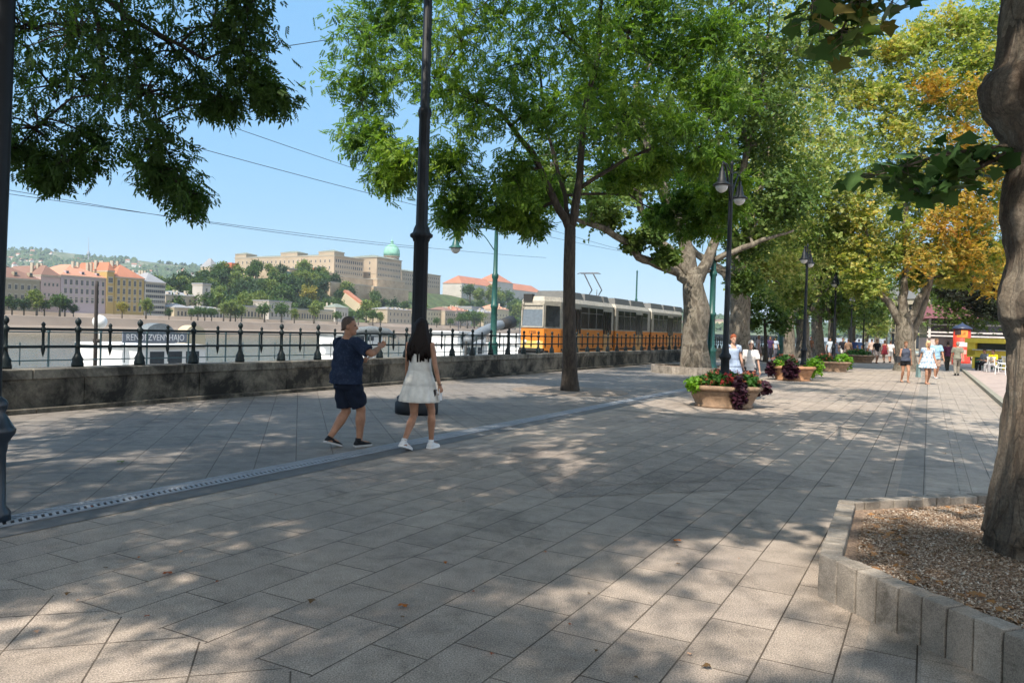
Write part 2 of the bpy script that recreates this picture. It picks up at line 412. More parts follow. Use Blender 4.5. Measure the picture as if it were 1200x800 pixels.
# ------------------------------------------------------------ parapet wall
def stone_mat(name, col, dark, lo=0.40, hi=0.58):
    m, nt, b = newmat(name); P = coords(nt, 'World')
    a = noisen(nt, P, 1.1, 8, 0.72, 0.4); c = mixc(nt, ramp(nt, a, [(lo, 0.0), (hi, 1.0)]), col, dark)
    f = noisen(nt, P, 14, 8, 0.8); c = mixc(nt, 1.0, c, ramp(nt, f, [(0.3, 0.6), (0.7, 1.3)]), 'MULTIPLY')
    L(nt, c, b.inputs['Base Color']); b.inputs['Roughness'].default_value = 0.9
    bump(nt, b, mathn(nt, 'ADD', f, mathn(nt, 'MULTIPLY', noisen(nt, P, 70, 4), .5)), 0.6, 0.02); return m
STONE = stone_mat('weathered_stone', (0.19, 0.17, 0.135), (0.022, 0.021, 0.018))
STONE2 = stone_mat('coping_stone', (0.24, 0.22, 0.18), (0.045, 0.042, 0.036))
WB = W(0, WALLP)
t = empty('stone_parapet', WB, 'long weathered grey stone parapet wall carrying the iron railing', 'wall')
def wl(s, p, z): return W(s, p - WALLP, z)
wb = MB(); s = -22.0; rr = random.Random(3)
wc = MB(); wbase = MB()
while s < 78:
    ln = rr.choice((1.3, 1.7, 2.1, 2.4)); off = rr.uniform(-.008, .008)
    c = wl(s + ln / 2, WALLP - .17, .27); wb.box((c.x, c.y, c.z), (0.34 + off * 2, ln - .012, .56), -TH); s += ln
s = -22.0
while s < 78:
    ln = rr.choice((1.9, 2.4, 2.9)); c = wl(s + ln / 2, WALLP - .17, .635)
    wc.box((c.x, c.y, c.z), (0.44, ln - .01, .17), -TH); s += ln
    c = wl(s - ln / 2, WALLP - .10, .03); wbase.box((c.x, c.y, c.z), (.52, ln - .01, .10), -TH)
wb.build('block_course', STONE, t, bevel=.012); wc.build('coping', STONE2, t, bevel=.018); wbase.build('plinth', STONE, t, bevel=.01)
mb = MB(); c = wl(28, WALLP - .17, .3); mb.box((c.x, c.y, c.z), (.29, 100, .55), -TH); mb.build('wall_core', mat('mortar_dark', (.03, .03, .028), .9), t)

# railing
IRON = mat('dark_green_iron', (0.008, 0.016, 0.018), 0.5, 0.0, var=.25, spec=.3)
POST = [(.0, 0), (.095, 0), (.10, .05), (.085, .10), (.092, .14), (.06, .20), (.040, .26), (.036, .33), (.052, .345), (.052, .37), (.034, .39), (.034, .60), (.055, .625), (.055, .68), (.03, .70), (.026, .73), (.045, .755), (.052, .79), (.042, .825), (.018, .845), (.0, .865)]
BAL = [(.0, .17), (.014, .22), (.03, .29), (.035, .34), (.034, .37), (.022, .39), (.022, .60), (.04, .625), (.04, .67), (.022, .69), (.03, .715), (.034, .735), (.02, .76), (0, .775)]
pm = MB(); pm.lathe(POST, n=14); pme = pm.mesh('post', IRON, True)
bm_ = MB(); bm_.lathe(BAL, n=10); bme = bm_.mesh('baluster', IRON, True)
fr = empty('iron_railing', W(0, WALLP - .17, .72), 'dark green cast iron railing with finial posts on top of the stone wall', 'railing')
s0 = SP(V(164, 400, WALLP - .17))[0]; k = -8
n_post = 0
while s0 + 1.2 * k < 77:
    s = s0 + 1.2 * k; q = W(s, 0, 0); link('post', pme, fr, q); n_post += 1
    if n_post < 56: link('baluster', bme, fr, W(s + .6, 0, 0))
    k += 1
for zz, nm in ((.355, 'lower_rail'), (.65, 'top_rail')):
    mb = MB(); mb.beam(W(s0 - 10, 0, zz), W(77.2, 0, zz), .035, .045); mb.build(nm, IRON, fr)
# farther, slimmer railing on the river side
GREENM = mat('pale_green_iron', (0.06, 0.11, 0.12), 0.45, 0, var=.2)
pm2 = MB(); pm2.lathe([(0, 0), (.05, 0), (.05, .06), (.03, .1), (.03, 1.1), (.045, 1.12), (.045, 1.17), (0, 1.2)], n=8); pme2 = pm2.mesh('post', GREENM, True)
bm2 = MB(); bm2.lathe([(0, .16), (.022, .2), (.016, .3), (.016, .75), (.03, .78), (0, .84)], n=6); bme2 = bm2.mesh('baluster', GREENM, True)
f2 = empty('quay_railing', W(0, -22.5, 0), 'slim pale green railing beyond the tram track on the river side', 'railing')
for i in range(60):
    link('post', pme2, f2, W(2 + i * 1.6, 0, 0)); link('baluster', bme2, f2, W(2.8 + i * 1.6, 0, 0)) if i < 40 else None
for zz in (.30, .72, 1.12):
    mb = MB(); mb.beam(W(0, 0, zz), W(98, 0, zz), .03, .035); mb.build('rail', GREENM, f2)
# ------------------------------------------------------------ foliage
def rotmats(n, pm=0.25, ps=0.5, rs=0.6, rng=NP):
    yaw = rng.uniform(0, 2 * np.pi, n); pit = rng.normal(pm, ps, n); rol = rng.normal(0, rs, n)
    cz, sz, cy_, sy, cx, sx = np.cos(yaw), np.sin(yaw), np.cos(pit), np.sin(pit), np.cos(rol), np.sin(rol)
    Mt = np.empty((n, 3, 3))
    Mt[:, 0, 0] = cz * cy_; Mt[:, 0, 1] = cz * sy * sx - sz * cx; Mt[:, 0, 2] = cz * sy * cx + sz * sx
    Mt[:, 1, 0] = sz * cy_; Mt[:, 1, 1] = sz * sy * sx + cz * cx; Mt[:, 1, 2] = sz * sy * cx - cz * sx
    Mt[:, 2, 0] = -sy; Mt[:, 2, 1] = cy_ * sx; Mt[:, 2, 2] = cy_ * cx
    return Mt
def scatter(pos, pv, pf, smin=0.8, smax=1.25, pm=0.25, ps=0.5, rs=0.6, rng=NP):
    n = len(pos); pv = np.array(pv, float); pf = np.array(pf, int)
    sc_ = rng.uniform(smin, smax, n)
    co = np.einsum('nij,mj->nmi', rotmats(n, pm, ps, rs, rng), pv) * sc_[:, None, None] + pos[:, None, :]
    fs = pf[None, :, :] + (np.arange(n) * len(pv))[:, None, None]
    return co.reshape(-1, 3), fs.reshape(-1, pf.shape[1])
def pinnate(pairs=4, ln=0.26, ll=0.085, lw=0.026):
    v = []; f = []
    def leaf(x, y, ang, l, droop):
        b = len(v); ca, sa = math.cos(ang), math.sin(ang)
        for (a, c, z) in ((0, 0, 0), (l * .45, lw / 2 * 1.2, .004), (l, 0, -droop), (l * .45, -lw / 2 * 1.2, .004)):
            v.append((x + a * ca - c * sa, y + a * sa + c * ca, z - x * .15))
        f.append((b, b + 1, b + 2, b + 3))
    for i in range(pairs):
        x = ln * (0.25 + 0.65 * i / pairs)
        leaf(x, 0, R(48), ll, .02); leaf(x, 0, R(-48), ll, .02)
    leaf(ln * .9, 0, 0, ll * 1.1, .03)
    return v, f
def cluster(k=5, ln=0.36, l=0.15, wd=0.13, seed=1):
    r = random.Random(seed); v = []; f = []
    for i in range(k):
        x = ln * (i + .5) / k; ang = R(r.uniform(20, 75)) * (1 if i % 2 else -1); zz = r.uniform(-.05, .05); b = len(v)
        ca, sa = math.cos(ang), math.sin(ang); tz = r.uniform(-.06, .02); rl = r.uniform(-.05, .05)
        for (a, c, z) in ((0, 0, 0), (l * .35, wd / 2, rl), (l, 0, tz), (l * .35, -wd / 2, -rl)):
            v.append((x + a * ca - c * sa, a * sa + c * ca, z + zz))
        f.append((b, b + 1, b + 2, b + 3))
    return v, f
def lobed(l=0.15):
    """one plane tree leaf with five lobes"""
    pts = [(0, 0), (-.08, .22), (-.02, .48), (.22, .33), (.42, .62), (.55, .34), (1.0, 0), (.55, -.34), (.42, -.62), (.22, -.33), (-.02, -.48), (-.08, -.22)]
    v = [(x * l, y * l, -0.12 * abs(y) * l - .1 * x * x * l) for x, y in pts]
    return v, [tuple(range(12))]
PIN = pinnate(4, .27, .10, .034); PINF = pinnate(3, .3, .12, .045)
CLU = cluster(); CLB = cluster(4, .5, .24, .2, 4); LOB = lobed()

def ball_pts(n, rng=NP, shell=0.55):
    d = rng.normal(size=(n, 3)); d /= np.linalg.norm(d, axis=1)[:, None]
    return d * (rng.uniform(0, 1, n) ** shell)[:, None]

ASHB = ASHM = PLB = None
def bark_plane():
    m, nt, b = newmat('plane_bark'); P = coords(nt, 'World', (1, 1, 0.55))
    a = noisen(nt, P, 3.2, 5, 0.6, 0.8); c = ramp(nt, a, [(0.3, (0.06, 0.05, 0.038)), (0.42, (0.12, 0.10, 0.075)), (0.5, (0.21, 0.185, 0.145)), (0.58, (0.11, 0.095, 0.07)), (0.7, (0.05, 0.042, 0.032))])
    f = noisen(nt, P, 22, 7, 0.75); c = mixc(nt, 1.0, c, ramp(nt, f, [(0.3, 0.65), (0.7, 1.25)]), 'MULTIPLY')
    L(nt, c, b.inputs['Base Color']); b.inputs['Roughness'].default_value = 0.85
    bump(nt, b, mathn(nt, 'ADD', f, a), 0.7, 0.03); return m
def bark_dark(name, c0, c1):
    m, nt, b = newmat(name); P = coords(nt, 'World', (1, 1, 0.22))
    a = noisen(nt, P, 16, 6, 0.7, 0.5); L(nt, ramp(nt, a, [(0.35, c0), (0.65, c1)]), b.inputs['Base Color'])
    b.inputs['Roughness'].default_value = 0.9; bump(nt, b, a, 0.9, 0.03); return m
PLB = bark_plane(); ASHB = bark_dark('ash_bark', (0.018, 0.014, 0.011), (0.075, 0.06, 0.047)); GREYB = bark_dark('grey_bark', (0.05, 0.045, 0.035), (0.15, 0.13, 0.10))
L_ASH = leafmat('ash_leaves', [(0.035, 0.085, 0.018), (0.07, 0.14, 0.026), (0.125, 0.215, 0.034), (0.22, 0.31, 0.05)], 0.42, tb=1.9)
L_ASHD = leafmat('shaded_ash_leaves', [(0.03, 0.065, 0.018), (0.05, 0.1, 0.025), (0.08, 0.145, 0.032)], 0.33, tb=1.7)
L_PLANE = leafmat('plane_leaves', [(0.075, 0.15, 0.038), (0.15, 0.225, 0.06), (0.24, 0.3, 0.083), (0.375, 0.39, 0.15), (0.45, 0.39, 0.15)], 0.36)
L_PLY = leafmat('autumn_plane_leaves', [(0.1, 0.17, 0.04), (0.18, 0.25, 0.06), (0.27, 0.32, 0.09), (0.38, 0.38, 0.12), (0.48, 0.36, 0.08)], 0.42, tb=1.6)
L_PLG = leafmat('deep_green_plane_leaves', [(0.045, 0.095, 0.025), (0.09, 0.15, 0.036), (0.15, 0.2, 0.05)], 0.30)
L_DK = leafmat('dark_maple_leaves', [(0.012, 0.022, 0.014), (0.022, 0.032, 0.02), (0.035, 0.03, 0.022)], 0.2)
L_PLN = leafmat('near_plane_leaves', [(0.026, 0.066, 0.022), (0.048, 0.102, 0.026), (0.072, 0.132, 0.036), (0.192, 0.12, 0.036)], 0.25)

def tree(name, label, group, base, trunk, limbs, clumps, lmat, bmat, pat, nsub=18, nper=26, sig=0.42, twig=0.03, cat='tree',
         smin=.8, smax=1.25, seed=1, subr=0.16, pm=.25, wob=0.12, flare=1.5, tn=14, shell=.55, limb_r=.09, ps=.5, rs=.6):
    """trunk: [(world point, radius)]; limbs: list of the same; clumps: [(world centre, (rx, ry, rz))]"""
    rng = np.random.default_rng(seed); rd = random.Random(seed)
    root = empty(name, base, label, cat, group); B = Vector(base)
    tb = MB(); pts = [Vector(p) - B for p, r in trunk]; rad = [r for p, r in trunk]
    # refine trunk
    P2 = []; R2 = []
    for i in range(len(pts) - 1):
        for j in range(4):
            P2.append(pts[i].lerp(pts[i + 1], j / 4)); R2.append(lerp(rad[i], rad[i + 1], j / 4))
    P2.append(pts[-1]); R2.append(rad[-1])
    h0 = max(.5, P2[-1].z)
    R2 = [r * (1 + (flare - 1) * math.exp(-max(0, p.z) / (.28 * 1.2 + rad[0] * .6))) for r, p in zip(R2, P2)]
    tb.ball(P2[-1], R2[-1] * .97, 14)
    P2.insert(0, P2[0] + Vector((0, 0, -.15))); R2.insert(0, R2[0] * 1.05)
    tb.tube(P2, R2, tn, wob=wob, seed=seed)
    nodes = [(p, r) for p, r in zip(P2[len(P2) // 2:], R2[len(P2) // 2:])]
    br = MB()
    for lb in limbs:
        lp = [Vector(p) - B for p, r in lb]; lr = [r for p, r in lb]; Q = []; QR = []
        for i in range(len(lp) - 1):
            for j in range(3):
                Q.append(lp[i].lerp(lp[i + 1], j / 3) + Vector([rd.uniform(-1, 1) * lr[i] * .25 for _ in range(3)]) * (1 if (i or j) else 0)); QR.append(lerp(lr[i], lr[i + 1], j / 3))
        Q.append(lp[-1]); QR.append(lr[-1]); br.tube(Q, QR, 10, wob=wob * 1.3, seed=seed + 3)
        nodes += list(zip(Q[1:], QR[1:]))
    tops = nodes[-1][0] if nodes else P2[-1]
    allp = []
    cl = sorted(clumps, key=lambda c: (Vector(c[0]) - B - P2[-1]).length)
    for c, rr in cl:
        c = Vector(c) - B; rr = (rr, rr, rr) if not hasattr(rr, '__len__') else rr
        best = min(nodes, key=lambda q: (q[0] - c).length + (2.5 if q[0].z > c.z + .5 else 0) + 0.6 * max(0, .06 - q[1]) / .06)
        a, ra = best; d = (c - a).length
        r0 = min(ra * .75, limb_r * (1 + d * .05)); path = []; prad = []
        k = max(3, int(d / .8) + 1)
        for i in range(k + 1):
            t = i / k; q = a.lerp(c, t) + Vector((0, 0, math.sin(t * math.pi) * d * .10)) + Vector([rd.uniform(-1, 1) * d * .05 for _ in range(3)]) * math.sin(t * math.pi)
            path.append(q); prad.append(lerp(r0, .018, t))
        br.tube(path, prad, 7, wob=.1, seed=seed)
        nodes += list(zip(path[1:], prad[1:]))
        sub = ball_pts(nsub, rng, shell) * np.array(rr) + np.array(c)
        for q in sub:
            qv = Vector(q); e = min(path[len(path) // 2:], key=lambda z: (z - qv).length)
            mid = e.lerp(qv, .5) + Vector((0, 0, .08 * (qv - e).length)); br.tube([e, mid, qv], [.016, .010, .004], 4, cap=False)
        m = nper; s_ = sig * (sum(rr) / 3) * 0.9
        pp = np.repeat(sub, m, axis=0) + rng.normal(size=(len(sub) * m, 3)) * np.array([s_, s_, s_ * .75])
        allp.append(pp)
    trunk_o = tb.build('trunk', bmat, root, True)
    br.build('branches', bmat, root, True)
    pos = np.concatenate(allp); co, fs = scatter(pos, pat[0], pat[1], smin, smax, pm, ps, rs, rng=rng)
    link('crown', npmesh('crown', co, fs, lmat), root)
    return root

def U(px, py, Y): return A(px, py, Y)
# ---- ash tree with slim dark trunk in the middle of the photo
Y1 = 20.2; b1 = G(668, 458)
trunk1 = [(b1, .20), (A(667, 400, Y1), .175), (A(667, 320, Y1), .155), (A(668, 268, Y1), .15)]
limbs1 = [[(A(668, 270, Y1), .12), (A(650, 235, Y1), .10), (A(625, 180, Y1 - .4), .075), (A(585, 130, Y1 - .8), .05), (A(520, 95, Y1 - 1), .03)],
          [(A(668, 270, Y1), .12), (A(680, 210, Y1), .10), (A(685, 130, Y1 + .3), .08), (A(702, 60, Y1 + .5), .06), (A(705, -30, Y1 + .6), .04)],
          [(A(668, 270, Y1), .07), (A(662, 230, Y1 + .5), .06), (A(640, 150, Y1 + 1.4), .045), (A(630, 60, Y1 + 2), .03)],
          [(A(680, 220, Y1), .06), (A(735, 185, Y1), .045), (A(800, 160, Y1 - .5), .03)]]
cl1 = []
for (x, y, r, dz) in [(430, 50, 55, 0), (425, 105, 42, .5), (430, 160, 30, 0), (470, 20, 50, 1), (500, 90, 52, -1), (470, 185, 36, -.5), (455, 205, 22, 0), (545, 40, 55, 0), (560, 120, 52, -1.5),
                      (530, 185, 40, 0), (550, 225, 38, .5), (535, 250, 24, .5), (600, 205, 42, -.5), (610, 75, 52, 1), (640, 130, 46, -1.5), (590, -20, 60, 0), (660, 40, 52, -1), (625, 255, 20, .5), (640, 225, 28, 1.5),
                      (700, 100, 45, 1.5), (735, 40, 55, 0), (740, 140, 44, -1), (790, 80, 52, .5), (800, 150, 44, -.5), (845, 110, 36, 0), (830, 40, 42, 0), (770, -20, 55, 0), (690, -40, 60, 0),
                      (720, 200, 26, 1), (770, 195, 24, .5), (830, 185, 22, 0), (590, 250, 20, .3), (500, -40, 55, 0), (440, -30, 40, 0), (640, -100, 80, 0), (740, -110, 70, 0), (560, -100, 60, 0),
                      (850, 245, 24, 1), (825, 262, 28, 1.5), (860, 215, 20, 1), (800, 225, 30, 2), (775, 250, 18, 2)]:
    c = A(x, y, Y1 + dz * 1.1); r_ = r * Y1 / 900; cl1.append((c, (r_, r_ * 1.15, r_ * .85)))
rr = random.Random(31)
for _ in range(20):
    yy = rr.uniform(14.5, 24); xx = rr.uniform(-3, 7.5); cl1.append((Vector((xx, yy, max(10.0, 2.9 + .46 * yy) + rr.uniform(0, 2.2))), rr.uniform(.9, 1.3)))
tree('ash_tree', 'leafy green ash tree with slim dark trunk standing before the orange tram', None, b1, trunk1, limbs1, cl1, L_ASH, ASHB, PIN, nsub=20, nper=22, sig=.30, seed=5, pm=.45, flare=1.35, wob=.08, limb_r=.06)
# gravel circle round it
GRAV = mat('gravel_mulch', (0.22, 0.18, 0.145), 0.95, var=.5, scale=60, bmp=.8, bscale=120)
mb = MB(); mb.prism([(b1.x + 1.55 * math.cos(a), b1.y + 1.55 * math.sin(a)) for a in [i * math.pi / 24 for i in range(48)]], 0, .012)
tag(mb.build('gravel_ring', GRAV), 'round patch of brown gravel at the foot of the slim dark ash tree', 'tree pit')

# ---- ash whose branches hang at top left, trunk outside the frame
b0 = Vector((-8.6, 6.0, 0)); Y0 = 10.5
trunk0 = [(b0, .24), (Vector((-8.5, 6.1, 2)), .20), (Vector((-8.3, 6.3, 4.4)), .17)]
limbs0 = [[(Vector((-8.3, 6.3, 4.3)), .12), (Vector((-7.2, 8, 6.2)), .09), (A(60, -60, Y0), .06), (A(150, 20, Y0), .04), (A(240, 70, Y0), .02)],
          [(Vector((-8.3, 6.3, 4.3)), .12), (Vector((-7.8, 6, 6.5)), .09), (Vector((-6.5, 5, 8.5)), .05)],
          [(A(90, -60, Y0), .045), (A(115, 30, Y0), .03), (A(125, 110, Y0), .016)], [(A(140, -70, Y0), .035), (A(143, 20, Y0), .022), (A(150, 90, Y0), .012)]]
cl0 = []
for (x, y, r, dz) in [(30, 30, 55, 0), (60, 100, 50, .5), (90, 40, 50, -.6), (40, 150, 40, 0), (20, 175, 28, 0), (120, 100, 46, .6), (150, 40, 50, 0), (85, 185, 26, 0), (110, 165, 30, .4), (170, 110, 40, -.4), (205, 60, 46, .3), (185, 165, 32, 0), (200, 205, 28, .3), (222, 226, 18, 0), (185, 200, 22, 0),
                      (250, 30, 46, 0), (240, 100, 34, .5), (285, 60, 36, 0), (300, 95, 26, 0), (322, 110, 18, 0), (290, 8, 36, 0), (262, 118, 18, 0), (70, -30, 60, 0), (180, -30, 60, .5), (270, -30, 40, 0), (60, 205, 14, 0), (-40, 60, 60, 0), (-60, 150, 50, .5)]:
    c = A(x, y, Y0 + dz * 1.5); r_ = r * Y0 / 900; cl0.append((c, (r_, r_ * 1.4, r_ * .85)))
shade = []
rr = random.Random(12)
for i in range(26):   # the rest of the crown above and beside the photo's left edge
    a = rr.uniform(0, 6.28); q = rr.uniform(.5, 5.2)
    shade.append((Vector((-8.2 + q * math.cos(a), 6.0 + q * math.sin(a) * .9, rr.uniform(6.3, 10.5))), rr.uniform(.7, 1.3)))
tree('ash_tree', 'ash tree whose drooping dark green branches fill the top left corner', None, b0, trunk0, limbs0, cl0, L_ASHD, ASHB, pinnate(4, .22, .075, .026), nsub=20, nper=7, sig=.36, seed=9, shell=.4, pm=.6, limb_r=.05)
# ---- ash trees beside and behind the camera: they shade the foreground
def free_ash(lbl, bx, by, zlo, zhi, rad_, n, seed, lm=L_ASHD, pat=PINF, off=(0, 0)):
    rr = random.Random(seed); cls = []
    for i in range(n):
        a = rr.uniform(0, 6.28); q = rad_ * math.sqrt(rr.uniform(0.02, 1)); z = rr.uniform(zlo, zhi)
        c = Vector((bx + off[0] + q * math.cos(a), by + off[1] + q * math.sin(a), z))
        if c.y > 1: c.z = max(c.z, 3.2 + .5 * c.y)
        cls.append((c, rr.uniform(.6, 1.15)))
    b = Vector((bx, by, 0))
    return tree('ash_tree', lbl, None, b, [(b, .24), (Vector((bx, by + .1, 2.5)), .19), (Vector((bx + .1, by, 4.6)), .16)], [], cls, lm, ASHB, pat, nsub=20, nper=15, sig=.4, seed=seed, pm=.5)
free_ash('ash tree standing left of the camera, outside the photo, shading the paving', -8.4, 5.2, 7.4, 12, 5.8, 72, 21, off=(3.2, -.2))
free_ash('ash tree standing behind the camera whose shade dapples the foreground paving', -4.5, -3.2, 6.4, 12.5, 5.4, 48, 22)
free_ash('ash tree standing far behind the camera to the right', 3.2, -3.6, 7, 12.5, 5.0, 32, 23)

# ---- plane trees
def plane(label, b, trunk, limbs, cls, lm, seed, nsub=18, nper=22, group=None, pat=CLU, sig=.36, tn=18, **k):
    return tree('plane_tree', label, group, b, trunk, limbs, cls, lm, PLB, pat, nsub=nsub, nper=nper, sig=sig, seed=seed, wob=.22, tn=24, flare=1.22, **k)
def clumps_px(lst, Y, dy=2.0, asp=.85):
    o = []
    for (x, y, r, dz) in lst:
        r_ = r * (Y) / 900; o.append((A(x, y, Y + dz * dy), (r_, r_ * 1.2, r_ * asp)))
    return o
Y2 = 31.5; b2 = G(815, 437); Y2 = b2.y
plane('big plane tree with thick pale trunk and long low limb reaching over the tram', b2,
      [(b2, .53), (A(814, 400, Y2), .48), (A(816, 365, Y2), .53), (A(814, 345, Y2), .47), (A(812, 322, Y2), .40)],
      [[(A(808, 330, Y2), .28), (A(795, 318, Y2), .21), (A(770, 310, Y2 - .5), .18), (A(748, 302, Y2 - 1), .165), (A(735, 285, Y2 - 1.2), .145), (A(712, 270, Y2 - 1.5), .14), (A(690, 262, Y2 - 2), .10), (A(660, 250, Y2 - 2), .06)],
       [(A(808, 324, Y2), .27), (A(790, 300, Y2), .21), (A(770, 280, Y2), .18), (A(752, 245, Y2), .15), (A(735, 190, Y2 + .5), .12), (A(720, 130, Y2 + 1), .07)],
       [(A(812, 328, Y2), .34), (A(806, 295, Y2), .29), (A(797, 262, Y2), .27), (A(780, 230, Y2), .25), (A(760, 180, Y2), .18), (A(745, 100, Y2), .1)],
       [(A(818, 328, Y2), .28), (A(832, 300, Y2 + .3), .22), (A(845, 260, Y2 + .6), .18), (A(870, 200, Y2 + .8), .16), (A(893, 110, Y2 + 1), .10), (A(900, 40, Y2 + 1), .06)],
       [(A(838, 305, Y2 + .3), .14), (A(870, 290, Y2 + .2), .12), (A(905, 278, Y2), .08), (A(930, 270, Y2), .04)]],
      clumps_px([(700, 235, 28, -1), (735, 215, 34, 0), (742, 283, 7, -.5), (712, 255, 10, -.5), (765, 195, 40, 1), (730, 150, 50, 1), (690, 120, 50, 1), (780, 130, 50, 0), (820, 190, 36, 1), (800, 250, 30, 1.5), (845, 235, 36, 1), (700, 60, 60, 1),
                 (780, 60, 60, 0), (850, 140, 52, 0), (870, 70, 60, .5), (900, 180, 46, .5), (900, 125, 46, -.5), (930, 60, 55, 0), (870, 280, 26, 1), (900, 245, 30, .5), (820, -10, 60, 0), (900, 0, 60, 0), (740, 0, 60, 1), (650, 180, 36, 1.5), (610, 230, 26, 1), (660, 215, 22, .5), (925, 225, 32, 0), (782, 300, 7, -.6), (765, 270, 10, -.8), (870, 330, 16, 1)], Y2), L_PLG, 31, nsub=20, nper=20)
Y3 = 39.5; b3 = G(866, 429); Y3 = b3.y
plane('plane tree with straight flaking trunk just behind the big low limbed one', b3,
      [(b3, .62), (A(866, 380, Y3), .52), (A(868, 330, Y3), .48), (A(866, 300, Y3), .45)],
      [[(A(866, 345, Y3), .3), (A(850, 320, Y3), .26), (A(825, 305, Y3 + 1), .2), (A(800, 280, Y3 + 1.5), .12)], [(A(866, 305, Y3), .34), (A(880, 250, Y3), .25), (A(900, 190, Y3), .15), (A(910, 120, Y3), .1)], [(A(866, 305, Y3), .28), (A(850, 240, Y3), .2), (A(840, 160, Y3), .1)]],
      clumps_px([(880, 300, 26, 0), (910, 310, 34, 0), (925, 270, 40, .5), (890, 240, 40, 0), (940, 215, 46, 0), (900, 170, 46, .5), (960, 160, 46, 0), (840, 200, 40, 1), (930, 110, 46, 0), (980, 100, 40, 1), (900, 60, 50, 0), (960, 50, 46, 0), (840, 100, 46, 0), (960, 290, 34, 1), (975, 235, 36, .5), (930, 340, 24, 1), (1000, 50, 26, 1), (965, 0, 46, 0)], Y3), L_PLANE, 32, nsub=22, nper=24)
# row of planes further along on the left
k = 0
for (bx, by, tw, cols, lbl, cc) in [
    (925, 420, .45, L_PLANE, 'plane tree with slender forked trunk behind the second flower planter', [(905, 300, 34, 0), (930, 250, 40, 0), (890, 330, 26, 0), (950, 310, 30, 0), (940, 190, 40, 0), (910, 210, 36, 0)]),
    (941, 419, .62, L_PLANE, 'thick grey plane trunk directly behind the second flower planter', [(960, 260, 40, 0), (985, 300, 34, 0), (940, 330, 26, 0), (975, 200, 44, 0), (1000, 240, 36, 0), (950, 150, 40, 0), (1000, 160, 34, 0)]),
    (958, 417, .60, L_PLG, 'third plane trunk of the close group left of the avenue', [(975, 330, 28, 0), (1000, 300, 34, 0), (1010, 340, 22, 0), (990, 360, 18, 0), (960, 340, 20, 0)])]:
    b = G(bx, by); Y = b.y; k += 1
    plane(lbl, b, [(b, tw), (A(bx, by - 25, Y), tw * .85), (A(bx - 1, by - 45, Y), tw * .8)],
          [[(A(bx, by - 45, Y), tw * .5), (A(bx + 14, by - 65, Y), tw * .35), (A(bx + 30, by - 85, Y), tw * .2)], [(A(bx, by - 45, Y), tw * .45), (A(bx - 14, by - 70, Y), tw * .3), (A(bx - 18, by - 105, Y), tw * .2)]],
          clumps_px(cc, Y, 1), cols, 40 + k, nsub=16, nper=15, pat=CLB)
# small dark tree
b = G(897, 424); Y = b.y
tree('young_tree', 'small dark leaved tree with very thin trunk behind the couple at the planter', None, b, [(b, .13), (A(897, 395, Y), .10), (A(896, 375, Y), .08)], [], clumps_px([(885, 360, 18, 0), (908, 365, 16, 0), (896, 345, 20, 0), (880, 378, 10, 0), (915, 378, 10, 0), (870, 355, 12, 0), (925, 355, 14, 0)], Y, .8), L_PLG, ASHB, CLU, nsub=14, nper=12, seed=51)

# yellowing plane at right
Y6 = 0; b6 = G(1063, 434.5); Y6 = b6.y
plane('plane tree with vase shaped limbs and yellowing crown behind the two walking women', b6,
      [(b6, .55), (A(1061, 410, Y6), .46), (A(1060, 385, Y6), .44), (A(1060, 372, Y6), .36)],
      [[(A(1058, 385, Y6), .24), (A(1045, 360, Y6), .19), (A(1030, 340, Y6), .15), (A(1022, 318, Y6), .12), (A(1015, 270, Y6), .09)],
       [(A(1060, 375, Y6), .28), (A(1058, 350, Y6), .22), (A(1062, 320, Y6), .17), (A(1060, 270, Y6), .15), (A(1065, 180, Y6), .08)],
       [(A(1064, 378, Y6), .24), (A(1078, 350, Y6), .19), (A(1090, 330, Y6), .15), (A(1097, 300, Y6), .14), (A(1110, 240, Y6), .08)],
       [(A(1066, 398, Y6 + .3), .26), (A(1076, 375, Y6 + .3), .20), (A(1084, 352, Y6 + .3), .17), (A(1092, 325, Y6 + .3), .1)]],
      clumps_px([(1000, 300, 26, 0), (1015, 260, 34, 0), (1050, 290, 30, 0), (1090, 290, 34, 0), (1130, 290, 30, 0), (1150, 250, 34, 0), (1110, 240, 40, 0), (1065, 230, 40, 1), (1030, 200, 40, 0), (1080, 180, 40, 0), (1130, 190, 40, 0), (1165, 190, 36, 0),
                 (1040, 150, 38, 0), (1090, 120, 40, .5), (1130, 130, 38, 0), (1020, 115, 26, 0), (1060, 95, 36, 0), (1110, 70, 38, 0), (1150, 80, 38, 0), (1045, 60, 20, 0), (1085, 45, 22, 0), (1125, 25, 26, 0), (1160, 20, 36, 0), (1010, 335, 18, 0), (985, 270, 22, 1), (1160, 300, 26, 0), (1190, 240, 40, 0), (1190, 130, 46, 0), (1190, 60, 40, 0), (1070, 325, 16, 1), (1120, 325, 16, 0)], Y6), L_PLY, 61, nsub=20, nper=24, pat=cluster(5, .36, .15, .14, 3))
L_ORG = leafmat('orange_plane_leaves', [(.20, .21, .05), (.33, .26, .06), (.40, .25, .05), (.36, .17, .03)], .42, tb=1.5)
pt6 = [o for o in sc.objects if o.get('label', '').startswith('plane tree with vase')][0]; P6 = []
for c_, r_ in clumps_px([(1150, 255, 26, -1), (1122, 285, 26, -1), (1150, 300, 24, -1), (1135, 235, 20, -1), (1166, 205, 16, -1), (1082, 305, 16, -1), (1100, 262, 16, -1), (1097, 102, 8, -1), (1140, 110, 10, -1), (1165, 330, 16, -1), (1130, 165, 10, -1)], Y6):
    sub_ = ball_pts(22) * np.array(r_) + np.array(c_ - b6); P6.append(np.repeat(sub_, 6, axis=0) + NP.normal(size=(22 * 6, 3)) * .42)
